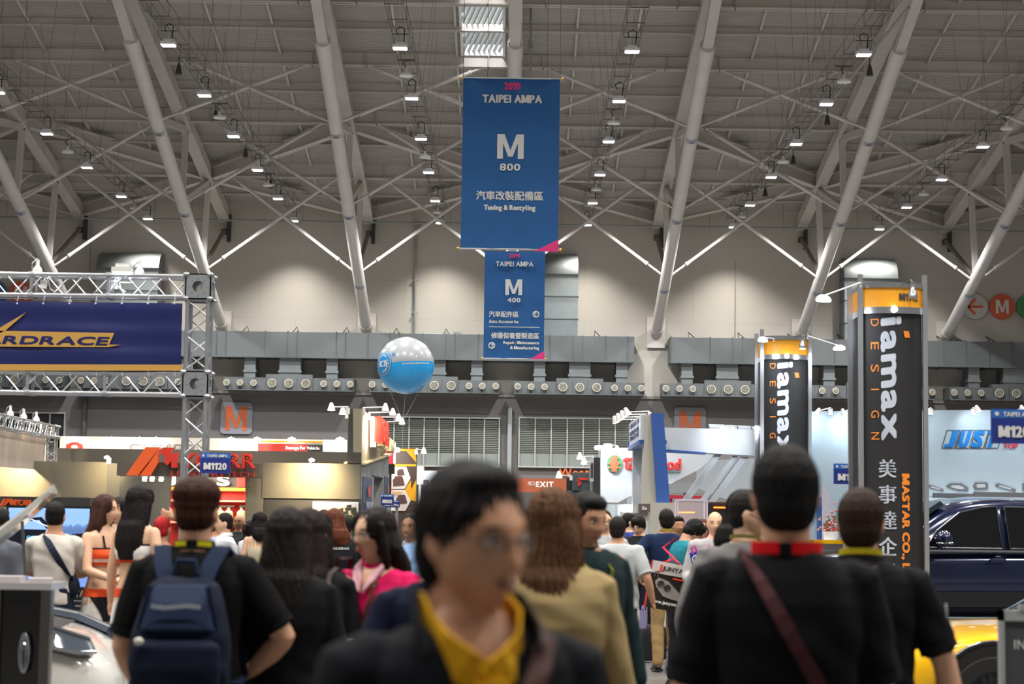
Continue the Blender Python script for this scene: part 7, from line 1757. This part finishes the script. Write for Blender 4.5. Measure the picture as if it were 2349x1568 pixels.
# bag in his right hand
def shopping_bag(c, w, h, dpt, rot, cols, name, label, cat='shopping bag', P=None, handle='#c8323a', hh=.1, group=None):
    """c centre of the bag body, rot = (tilt about y, yaw about z)"""
    R = Matrix.Rotation(rot[1], 3, 'Z') @ Matrix.Rotation(rot[0], 3, 'Y'); c = Vector(c)
    t = thing(name, label, cat, c, group)
    def L(x, y, z): return c + R @ Vector((x, y, z))
    k = .82; V = [L(-w / 2, -dpt / 2, -h / 2), L(w / 2, -dpt / 2, -h / 2), L(w / 2, dpt / 2, -h / 2), L(-w / 2, dpt / 2, -h / 2), L(-w / 2, -dpt / 2 * .8, h / 2), L(w / 2, -dpt / 2 * .8, h / 2), L(w / 2, dpt / 2 * .8, h / 2), L(-w / 2, dpt / 2 * .8, h / 2)]
    mb = MB(); mb.add(V, [(0, 1, 2, 3), (1, 2, 6, 5), (3, 0, 4, 7), (2, 3, 7, 6)], 1); mb.add([V[0], V[1], V[5], V[4]], [(0, 1, 2, 3)], 0)
    o = mb.build('bag_body', [clothm(cols[0], .5), clothm(cols[1], .5)], t)
    for sy in (-1, 1):
        mb = MB(); mb.ribbon([L(-w * .22, sy * dpt * .4, h / 2 - .02), L(-w * .15, sy * dpt * .3, h / 2 + hh * .7), L(0, 0, h / 2 + hh), L(w * .15, sy * dpt * .3, h / 2 + hh * .7), L(w * .22, sy * dpt * .4, h / 2 - .02)], .014, .003, R @ XV); mb.build('handle', clothm(handle), t)
    return t, L, R
rh = wld(P, P['RW'])
t, L, R = shopping_bag(rh + Vector((.03, .02, -.22)), .16, .26, .07, (.12, .2), ('#cfc6cc', '#c2b8c0'), 'shopping_bag', 'white and pink bag held at the hip of the backpack man', handle='#b0286a', hh=.06)
mb = MB()
for q, P_ in enumerate(([(-.07, .02), (.01, .12), (.05, .06), (-.02, -.02)], [(.0, -.10), (.06, -.04), (.07, -.12)])):
    mb.add([L(x, -.0375 - .002, z) for x, z in P_], [tuple(range(len(P_)))])
mb.build('pink_print', clothm('#c8206e'), t)
# -- two long-haired women
P = person('dark_hair', 660, 1156, 7.1, 4, 'woman with long straight dark hair and charcoal top, back turned, nearer of the pair', 'long', '#1a1311', 0, fem=True, shirt='#131315', sleeve='long', build=1.05, hem=.78, loose=.02, pants='#1a1a1d')
P = person('dark_hair2', 711, 1160, 7.9, 14, 'woman with long dark hair and dark grey jacket, back turned, right of the pair', 'long', '#211613', 0, fem=True, shirt='#191b1d', sleeve='long', build=1.08, hem=.80, loose=.02, rhand=(.22, .12, .82), pants='#1a1a1d', rcurl=.6, wide=1.05)
mb = MB(); d_ = (P['RW'] - P['RE']).normalized(); mb.cyl(P['RW'] - d_ * .015, P['RW'] + d_ * .015, .031, n=14); mb.box(P['RW'] + Vector((.03, 0, 0)), (.01, .03, .03)); P['ch'](mb, 'wristwatch', m_black)
sling(P, '#4a4440', .13, .15, z_bot=1.0, w=.02)
# -- woman in pink
P = person('pink', 866, 1157, 8.0, 205, 'woman in bright pink polo with glasses, lanyard and badge, looking to the left', 'bob', '#17100e', 2, fem=True, shirt='#cf1d5c', build=1.10, glasses='#8a8584', hyaw=26, rhand=(.02, .25, 1.10), rhint=(1, -.6, -.4), lhand=(-.10, .27, 1.08), lhint=(-1, -.3, -.5), collar='#cf1d5c', neck='v1.34', hem=.84, face=True, pants='#2a2430')
lanyard(P, '#4a4326', badge=True, w=.014, length=1.13)
mb = MB()
for q in (-1, 1):
    pts = [P['B'](v) for v in ((q * .060, .010, 1.478), (q * .072, .055, 1.440), (q * .050, .110, 1.380), (q * .010, .128, 1.335), (q * .016, .100, 1.385))]; n = 5
    mb.add([p + Vector((0, .012, .006)) for p in pts] + [p for p in pts], [tuple(range(n)), tuple(range(2 * n - 1, n - 1, -1))] + [(i, (i + 1) % n, n + (i + 1) % n, n + i) for i in range(n)])
P['ch'](mb, 'collar_lining', clothm('#d8a8b4'), False)
t = thing('handbag', 'dark red shoulder bag hanging beside the woman in pink', 'handbag', wld(P, (.27, -.02, .95)))
mb = MB(); c = wld(P, (.255, -.03, .90)); mb.loft([[c + Matrix.Rotation(-P['h'], 3, 'Z') @ Vector((v.y, v.x, 0)) + ZV * z for v in sring(0, 0, 0, rx, ry, 24, 3)] for z, rx, ry in ((-.19, .12, .03), (-.17, .155, .05), (.0, .16, .05), (.13, .13, .035), (.16, .10, .02))]); mb.build('bag_body', clothm('#52161e', .5), t, smooth=True)
mb = MB(); mb.ribbon([wld(P, v) for v in ((.25, .09, 1.03), (.20, .13, 1.25), (.150, .05, 1.44), (.155, -.05, 1.44), (.22, -.12, 1.22), (.25, -.13, 1.03))], .018, .004, XV); mb.build('strap', clothm('#3c1218', .5), t)
# -- navy t-shirt partly hidden, blue shirt, brown-haired woman, young man
person('navy_tee', 1018, 1150, 6.0, 5, 'person in navy t-shirt mostly hidden behind the man with yellow collar', 'short', '#14110f', 0, shirt='#10152a', build=1.0, lhand=(-.24, .12, .95))
person('blue_far', 946, 1172, 15, 205, 'dark-skinned man in light blue shirt behind the woman in pink', 'crop', '#0e0c0b', 3, shirt='#8fb0d8', sleeve='long', collar='#8fb0d8')
person('brown_wavy', 1266, 1113, 6.3, 8, 'woman with wavy light brown hair and sand-coloured top, back turned', 'longwavy', '#563a24', 2, fem=True, shirt='#9c8860', sleeve='long', build=1.06, hem=.76, loose=.03, wide=1.05, rhand=(.28, .10, .86), pants='#3a3630')
P = person('green_jacket', 1338, 1120, 8.5, 150, 'young man with short black hair and dark green jacket walking towards the viewer, eyes lowered', 'short', '#12100f', 1, shirt='#1b2a2c', sleeve='long', collar='#101517', hyaw=-8, hpitch=10, hem=.82, loose=.015, build=1.08, pants='#3d4428', face=True, step=.12)
lanyard(P, '#5e611c', w=.014, length=1.10)
mb = MB(); mb.ribbon([surf(P, .10, 1.30, False, .016), surf(P, .11, 1.18, False, .016)], .09 * P['s'], .005, XV); P['ch'](mb, 'brown_panel', clothm('#4a2c24'), False)
# -- middle distance, right of centre
P = person('glasses_grey', 1386, 1166, 19.0, 172, 'man with glasses and grey t-shirt carrying dark backpack straps, behind the young man', 'crop', '#12100f', 2, shirt='#a3a6a8', glasses='#2a2a2c', build=1.08, pants='#2c2e33', hem=.84, step=.1, shoes='#b8b8b8')
for q in (-1, 1):
    mb = MB(); mb.ribbon([surf(P, q * .11, 1.42, False, .02), surf(P, q * .115, 1.30, False, .02), surf(P, q * .13, 1.12, False, .02)], .045, .008, XV); P['ch'](mb, 'backpack_strap', clothm('#1c1a20'), False)
person('grey_back', 1417, 1181, 17.5, 12, 'man in light grey shirt and dark trousers seen from behind, right arm hanging', 'short', '#1a1412', 1, shirt='#aaaeb0', build=1.15, hem=.84, rhand=(.34, .04, .90), pants='#35373c', step=.12, shoes='#d8d8d8', loose=.015)
person('profile_boy', 1441, 1174, 26, 75, 'young man in profile holding a phone up, behind the grey shirts', 'short', '#14110f', 2, shirt='#2a3a78', rhand=(.10, .30, 1.28), lhand=(-.1, .3, 1.28), face=True)
P = person('black_tee', 1468, 1178, 23.5, 205, 'young man in black t-shirt looking down at his phone', 'thick', '#120f0e', 2, shirt='#222426', glasses='#3a3a3c', hpitch=22, rhand=(.05, .30, 1.22), lhand=(-.04, .30, 1.22), pants='#1a1d26', face=True, shoes='#4a6a72')
t = thing('phone', 'white phone held up by the young man in black t-shirt', 'phone', wld(P, P['RW'])); mb = MB(); mb.box(wld(P, P['RW'] + Vector((-.03, .09, .03))), (.16, .012, .08), rot=(.4, 0, -.4)); mb.build('case', m_white, t)
P = person('navy_back', 1529, 1164, 20.6, 352, 'man in navy t-shirt and khaki trousers seen from behind, lanyard on', 'short', '#171413', 1, shirt='#1b2a48', build=1.12, pants='#8f7650', lhand=(-.28, .06, .98), lhint=(-1, -.5, 0), hem=.84, step=.1)
lanyard(P, '#8a8a22', w=.018, backz=1.47)
P = person('teal', 1556, 1177, 18.8, 68, 'man in teal t-shirt with dark glasses looking down at his phone', 'thick', '#0d0c0c', 1, shirt='#227684', glasses='#101012', hpitch=32, lean=10, rhand=(.16, .34, 1.12), lhand=(-.06, .34, 1.12), pants='#26262c', face=True, build=1.05, rhint=(.6, -1, -.4))
t = thing('phone', 'dark phone in the hands of the man in teal', 'phone', wld(P, P['RW'])); mb = MB(); mb.box(wld(P, P['RW'] + Vector((-.03, .09, .02))), (.15, .08, .012), rot=(.3, 0, .2)); mb.build('case', m_black, t)
cbag = U(1533, 1345, 18.2)
t, L, R = shopping_bag(cbag, .40, .46, .10, (.17, .12), ('#292523', '#b02830'), 'shopping_bag', 'black and white paper bag printed www.junyan.com hanging from the man in teal', handle='#b8283a', hh=.02)
mb = MB(); mb.add([L(-.2, -.052, .11), L(.2, -.052, .11), L(.2, -.045, .228), L(-.2, -.045, .228)], [(0, 1, 2, 3)]); mb.build('white_header', clothm('#b9b3ae', .5), t)
mb = MB(); ux = R @ XV; uy = R @ ZV
put_text(mb, 'JUNYAN', L(-.10, -.054, .135), ux, uy, .26, .055, bold=.05, lift=.004, m=0); put_text(mb, 'U', L(-.17, -.054, .13), ux, -uy, .045, .06, bold=.04, lift=-.004, m=0); put_text(mb, 'J', L(-.14, -.054, .125), ux, uy, .04, .075, bold=.08, lift=.004, m=2)
put_text(mb, 'www.junyan.com', L(-.17, -.054, -.185), ux, uy, .36, .04, bold=.06, lift=.004, m=1)
mb.add([L(x, -.056, z) for x, z in ((.02, .075), (.19, .075), (.19, .092), (.02, .092))], [(0, 1, 2, 3)], 2)
mb.build('print', [M('print_dark', '#403a3c', .6), m_banw, m_red], t)
mb = MB(); mb.add([L(x, -.055, z) for x, z in ((-.15, .03), (-.12, .07), (-.02, .05), (.10, -.04), (.19, -.09), (.16, -.125), (.03, -.115), (-.05, -.10), (-.13, -.02))], [tuple(range(9))], 0)
for x, z in ((-.09, .015), (-.02, -.015)): mb.tube([L(x + .03 * math.cos(a), -.058, z + .03 * math.sin(a)) for a in [2 * PI * k / 16 for k in range(16)]], .007, 5, m=1, closed=True); mb.cyl(L(x, -.056, z), L(x, -.06, z), .02, n=12, m=1)
mb.build('headlamp_picture', [M('lamp_pic', '#8f8a86', .4), M('lamp_pic_dark', '#2e2a2c', .3)], t)
mb = MB(); mb.ribbon([L(-.10, .0, .22), wld(P, (-.14, .10, 1.30)), wld(P, (-.13, .02, 1.47)), wld(P, (-.14, -.1, 1.38)), L(.10, .02, .22)], .022, .004, XV); mb.build('shoulder_strap', clothm('#b8283a'), t)
P = person('bald', 1640, 1173, 18.0, 183, 'bald man in pale grey jacket talking on a phone', 'bald', '#000000', 2, shirt='#a9a7a8', sleeve='long', build=1.12, lhand=(-.115, .03, 1.555), lhint=(-1, -.2, -.7), rhand=(.2, .22, 1.02), pants='#33343a', lcurl=1.0, face=True)
lanyard(P, '#c0359a', w=.02, length=1.1)
t = thing('phone', 'dark phone pressed to the ear of the bald man', 'phone', wld(P, P['LW'])); mb = MB(); mb.box(P['HX'] @ Vector((-.088, .015, -.02)), (.012, .03, .14)); o = mb.build('case', m_black, t); o.matrix_parent_inverse = root_matrix(t).inverted() @ (Matrix.Translation(P['loc']) @ Matrix.Rotation(-P['h'], 4, 'Z'))
c = U(1597, 1284, 17.6); t, L, R = shopping_bag(c, .11, .16, .05, (-.2, .1), ('#1f2f8e', '#c9cad0'), 'shopping_bag', 'small blue bag with white round emblem on the arm of the bald man', handle='#c0359a', hh=.06)
mb = MB(); mb.tube([L(.035 * math.cos(a) - .005, -.03, .035 * math.sin(a) + .01) for a in [2 * PI * k / 18 for k in range(18)]], .005, 5, closed=True); mb.tube([L(-.005, -.03, .035), L(-.02, -.03, -.01), L(.01, -.03, -.01), L(-.005, -.03, .035)], .004, 5)
put_text(mb, 'ASE', L(-.035, -.028, -.065), R @ XV, R @ ZV, .07, .02, bold=.08, lift=.004); mb.build('emblem', m_banw, t)
person('far_head', 1612, 1188, 22.5, 185, 'person with reddish-brown hair half hidden between teal man and bald man', 'bob', '#4a2618', 2, fem=True, shirt='#3a2a2c', face=False)
person('far_head2', 1556, 1181, 24, 170, 'short-haired person half hidden behind the navy and teal shirts', 'short', '#171210', 1, shirt='#30302f', face=False)
P = person('grey_suit', 1712, 1117, 9.3, 25, 'man in grey suit jacket with glasses turned right, holding shopping bags', 'crop', '#15110f', 2, shirt='#6c6a6a', sleeve='long', hyaw=72, glasses='#3c3a3a', build=1.12, lhand=(-.27, -.10, .90), lhint=(-.1, -1, 0), hem=.78, loose=.012, pants='#4a494a', face=True, lcurl=1.1)
lanyard(P, '#6d6a3a', w=.018, backz=1.47)
lw = wld(P, P['LW']); 
t, L, R = shopping_bag(lw + Vector((-.10, -.06, -.30)), .13, .40, .07, (.62, .1), ('#c5b4b0', '#b8282e'), 'shopping_bag', 'white gift bag with red panel swinging from the grey-suited hand', handle='#d8d0c8', hh=.10)
mb = MB(); mb.add([L(x, -.037, z) for x, z in ((-.035, -.18), (.045, -.18), (.045, .16), (-.035, .16))], [(0, 1, 2, 3)], 0); put_text(mb, '精選禮品', L(.022, -.038, -.10), R @ ZV, R @ -XV, .2, .035, lift=.003, m=1); mb.build('print', [M('gift_red', '#a8121e', .5), M('gift_pale', '#c98a88', .5)], t)
t, L, R = shopping_bag(lw + Vector((.05, .03, -.27)), .17, .26, .09, (.03, -.15), ('#3c3029', '#b03a30'), 'shopping_bag', 'brown paper bag with pale top and orange edge under the grey-suited hand', handle='#c85428', hh=.14)
mb = MB(); mb.add([L(x, -.047, z) for x, z in ((-.08, .05), (.08, .05), (.08, .128), (-.08, .128))], [(0, 1, 2, 3)]); mb.build('pale_top', clothm('#c3a79c', .5), t)
mb = MB(); mb.ribbon([lw + Vector((.0, 0, .0)), L(.06, -.05, .1), L(.10, -.05, -.13)], .012, .003, XV); mb.build('pink_ribbon', clothm('#b42a6a'), t)
person('woman_behind', 1704, 1119, 10.4, 48, 'black-haired woman half hidden behind the grey-suited man', 'bob', '#0f0c0c', 0, fem=True, shirt='#2e2030', face=True, hyaw=15)
# suitcase and boxes on the floor
c = U(1495, 1465, 22.0); t = thing('suitcase', 'black rounded suitcase on the floor beside the khaki trousers', 'suitcase', (c.x, 22, 0)); zt_ = U(1495, 1432, 22).z
mb = MB(); mb.loft([[Vector((c.x + v.x, 21.95 + v.y, z)) for v in sring(0, 0, 0, rx, ry, 24, 4)] for z, rx, ry in ((.02, .13, .08), (.05, .17, .1), (zt_ - .05, .17, .1), (zt_, .13, .08))]); mb.build('shell', M('suitcase_black', '#161618', .4), t, smooth=True)
mb = MB(); mb.tube([(c.x - .06, 22.03, zt_ - .02), (c.x - .06, 22.03, zt_ + .22), (c.x + .06, 22.03, zt_ + .22), (c.x + .06, 22.03, zt_ - .02)], .01, 6); mb.build('pull_handle', m_alud, t)
c = U(1513, 1418, 22.3); mb = MB(); mb.bb(c.x - .07, c.x + .07, 22.25, 22.4, 0, c.z + .09); tag(mb.build('box', M('box_white', '#b9babd', .6)), 'narrow white box standing behind the black suitcase', 'box')
c = U(1475, 1420, 21.2); t, L, R = shopping_bag((c.x, 21.2, c.z), .07, .20, .04, (0, 0), ('#8d86b0', '#8d86b0'), 'shopping_bag', 'slim lilac bag hanging beside the black suitcase', handle='#8d86b0', hh=.06)
mb = MB(); mb.cyl((c.x, 21.2, c.z + .12), (c.x, 21.2, c.z + .16), .01); mb.build('grip', clothm('#8d86b0'), t)
# -- left side
P = person('white_tee', 128, 1146, 14.8, 356, 'man with black hair, white t-shirt and navy sling strap, arms crossed, back turned', 'crop', '#100e0d', 1, shirt='#c9c4bb', build=.98, lhand=(.02, .24, 1.16), rhand=(.0, .25, 1.12), lhint=(-1, .0, -.5), rhint=(1, 0, -.5), pants='#1b2236', hem=.90)
sling(P, '#232a3a', -.05, .17, z_bot=1.08, w=.055); mb = MB(); mb.ell(surf(P, .16, 1.04, True, .03), (.06, .04, .09), n=14); P['ch'](mb, 'sling_pouch', clothm('#1d2432'))
def promo(key, px, top, d, head, label, hcol, hyaw, topcol, skirtcols, back=False, **kw):
    P = person(key, px, top, d, head, label, 'long', hcol, 2, fem=True, shirt='none', hyaw=hyaw, bottom='none', shoes='#e8e6e2', stance=.07, build=.96, **kw); s = P['s']; T = P['T']
    def band(z0, z1, mat, g, name, tilt=0):
        mb = MB(); rings = []
        for k in range(6):
            z = z0 + (z1 - z0) * k / 5; rx, ry = tor_at(T, z); bump = .026 * math.exp(-((z - 1.235) / .045) ** 2)
            rings.append([P['B'](Vector((v.x, v.y + (bump * max(0, v.y) / ry if v.y > 0 else 0), v.z + tilt * v.x))) for v in sring(0, 0, z, rx + g, ry + g + bump * .5)])
        mb.loft(rings, cap=False); inner = [[p * 1.0 for p in r] for r in rings]; return P['ch'](mb, name, mat)
    band(1.165, 1.19, clothm('#d8512a'), .006, 'top_band'); band(1.188, 1.215, clothm('#dedad6'), .008, 'top_stripe'); band(1.212, 1.285, clothm(topcol), .009, 'bikini_top'); band(1.283, 1.298, clothm('#17171c'), .009, 'top_trim')
    for q in (-1, 1): mb = MB(); mb.ell(P['B']((q * .066, .088, 1.238)), (.056 * s, .044 * s, .050 * s), n=16); P['ch'](mb, 'cup', clothm(topcol))
    mb = MB(); mb.ribbon([P['B'](v) for v in ((.06, .115, 1.28), (.055, .075, 1.38), (.045, .0, 1.465), (0, -.065, 1.475), (-.045, .0, 1.465), (-.055, .075, 1.38), (-.06, .115, 1.28))], .016 * s, .004, [XV, XV, Vector((0, 1, 0)), ZV, Vector((0, 1, 0)), XV, XV]); P['ch'](mb, 'halter_strap', clothm('#17171c'), False)
    def sk(z0, z1, a0, a1, mat, g, name):
        mb = MB(); rings = []
        for k in range(7):
            z = z0 + (z1 - z0) * k / 6; f = (z - .70) / .30; rx = .186 - .04 * f; ry = .138 - .035 * f; ring = []
            for q in range(17): a = a0 + (a1 - a0) * q / 16; ring.append(P['B']((math.cos(a) * (rx + g), math.sin(a) * (ry + g), z)))
            for q in range(16, -1, -1): a = a0 + (a1 - a0) * q / 16; ring.append(P['B']((math.cos(a) * (rx + g - .006), math.sin(a) * (ry + g - .006), z)))
            rings.append(ring)
        mb.loft(rings); P['ch'](mb, name, mat)
    sk(.735, .945, 0, 2 * PI, clothm(skirtcols[0]), 0, 'skirt'); sk(.925, .985, 0, 2 * PI, clothm('#d8512a'), .003, 'waistband')
    mb = MB(); n = 8; V = []
    for k in range(n + 1):
        f = k / n; z = .738 + .19 * f; half = .40 + .75 * f ** 1.6; ff = (z - .70) / .30
        for a in (PI / 2 - half, PI / 2 - half / 2, PI / 2, PI / 2 + half / 2, PI / 2 + half): V.append(P['B']((math.cos(a) * (.186 - .04 * ff + .004), math.sin(a) * (.138 - .035 * ff + .004), z)))
    mb.add(V + [v * 1.0 for v in V], [(k * 5 + j, k * 5 + j + 1, k * 5 + 6 + j, k * 5 + 5 + j) for k in range(n) for j in range(4)]); P['ch'](mb, 'front_panel', clothm(skirtcols[1]), True)
    return P
P = promo('promo1', 240, 1130, 15.0, 130, 'promotion woman with long brown hair in orange bikini top and black-white skirt', '#3c231a', -28, '#d8512a', ('#d6d2ce', '#17171c'), rhand=(.05, .24, 1.05), lhand=(.0, .25, 1.03), rhint=(1, -.7, -.3), lhint=(-1, -.7, -.3), face=True)
mb = MB(); mb.ell(P['HT'](.078, -.005, -.05), (.006, .006, .010), n=8); P['ch'](mb, 'earring', m_gold)
P = promo('promo2', 318, 1110, 14.2, 22, 'promotion woman with long black hair and white halter top, back turned', '#160f10', 12, '#dedad6', ('#d6d2ce', '#d6d2ce'), rhand=(.24, .10, .95))
person('camo_legs', 274, 1137, 17.5, 190, 'dark-haired woman in camouflage shorts and white sneakers between the promotion women', 'long', '#1b1210', 2, fem=True, shirt='#b9a18c', bottom='shorts', pants='#34382c', shoes='#d8d8d8', face=False)
P = person('red_cap', 372, 1180, 16.0, 10, 'person in a red cap behind the backpack man, hand on head', 'crop', '#a01c22', 1, shirt='#4c1a20', rhand=(.10, .0, 1.70), rhint=(1, .1, .3))
person('light_blue', 494, 1182, 22.0, 60, 'person in light blue shirt mostly hidden behind the backpack man', 'crop', '#14110f', 1, shirt='#9fb0cc', sleeve='short')
P = person('white_shirt', 517, 1172, 20.0, 262, 'middle-aged man in white short-sleeved shirt facing left', 'crop', '#161311', 2, shirt='#d2d3d8', build=1.15, collar='#d2d3d8', rhand=(.12, .26, 1.06), lhand=(-.1, .28, 1.05), face=True)
P = person('bald_far', 549, 1179, 27.0, 190, 'bald man in dark grey holding a phone to his ear, far behind', 'bald', '#000000', 1, shirt='#4a4d50', sleeve='long', rhand=(.10, .03, 1.55), rhint=(1, -.2, -.6), face=True)
person('ponytail', 577, 1190, 24.0, 35, 'woman with ponytail and white t-shirt, back turned', 'ponytail', '#17110f', 2, fem=True, shirt='#c9cbd2', build=1.08)
P = person('cream_dress', 598, 1171, 21.5, 340, 'woman with black bob hair in cream strappy dress, back turned', 'bob', '#120e0d', 2, fem=True, shirt='none', bottom='dress', pants='#cfc5a8')
mb = MB(); T = P['T']; mb.loft([[P['B'](v) for v in sring(0, 0, z, tor_at(T, z)[0] + .008, tor_at(T, z)[1] + .008 + (.02 if z > 1.18 else 0))] for z in (.98, 1.03, 1.09, 1.15, 1.21, 1.27, 1.30)]); P['ch'](mb, 'bodice', clothm('#cfc5a8'))
for q in (-1, 1): mb = MB(); mb.ribbon([surf(P, q * .07, 1.29, True, .004), surf(P, q * .075, 1.40, True, .004), P['B']((q * .08, 0, 1.44)), surf(P, q * .07, 1.38, False, .004), surf(P, q * .07, 1.29, False, .004)], .012, .003, XV); P['ch'](mb, 'strap', clothm('#cfc5a8'), False)
mb = MB(); mb.ell(P['HT'](.085, -.01, .03), (.006, .03, .006), n=8); P['ch'](mb, 'hair_clip', m_white)
P = person('auburn', 768, 1163, 17.3, 335, 'woman with auburn hair and black t-shirt with small back print, embracing someone', 'bob', '#5a2e1c', 2, fem=True, shirt='#1c1e22', hyaw=-45, lhand=(-.16, .32, 1.2), rhand=(.24, .12, .98), build=1.15)
mb = MB(); put_text(mb, 'ALLIGRAG', surf(P, -.07, 1.33, True, .012), XV, ZV, .17, .022, bold=.06); P['ch'](mb, 'back_print', m_banw, False)
person('auburn_friend', 744, 1166, 18.6, 165, 'dark red-haired woman being embraced beside the auburn woman', 'long', '#2c1613', 2, fem=True, shirt='#26242a', rhand=(-.02, .40, 1.22), face=False)
person('black_shirt_far', 793, 1180, 20.0, 8, 'short-haired man in black shirt behind the auburn woman', 'short', '#12100f', 1, shirt='#202226', build=1.1)
person('edge_person', -2, 1160, 14.5, 20, 'dark-haired person in grey shirt left of the man in white t-shirt', 'short', '#15110f', 1, shirt='#5a5c66', sleeve='short')
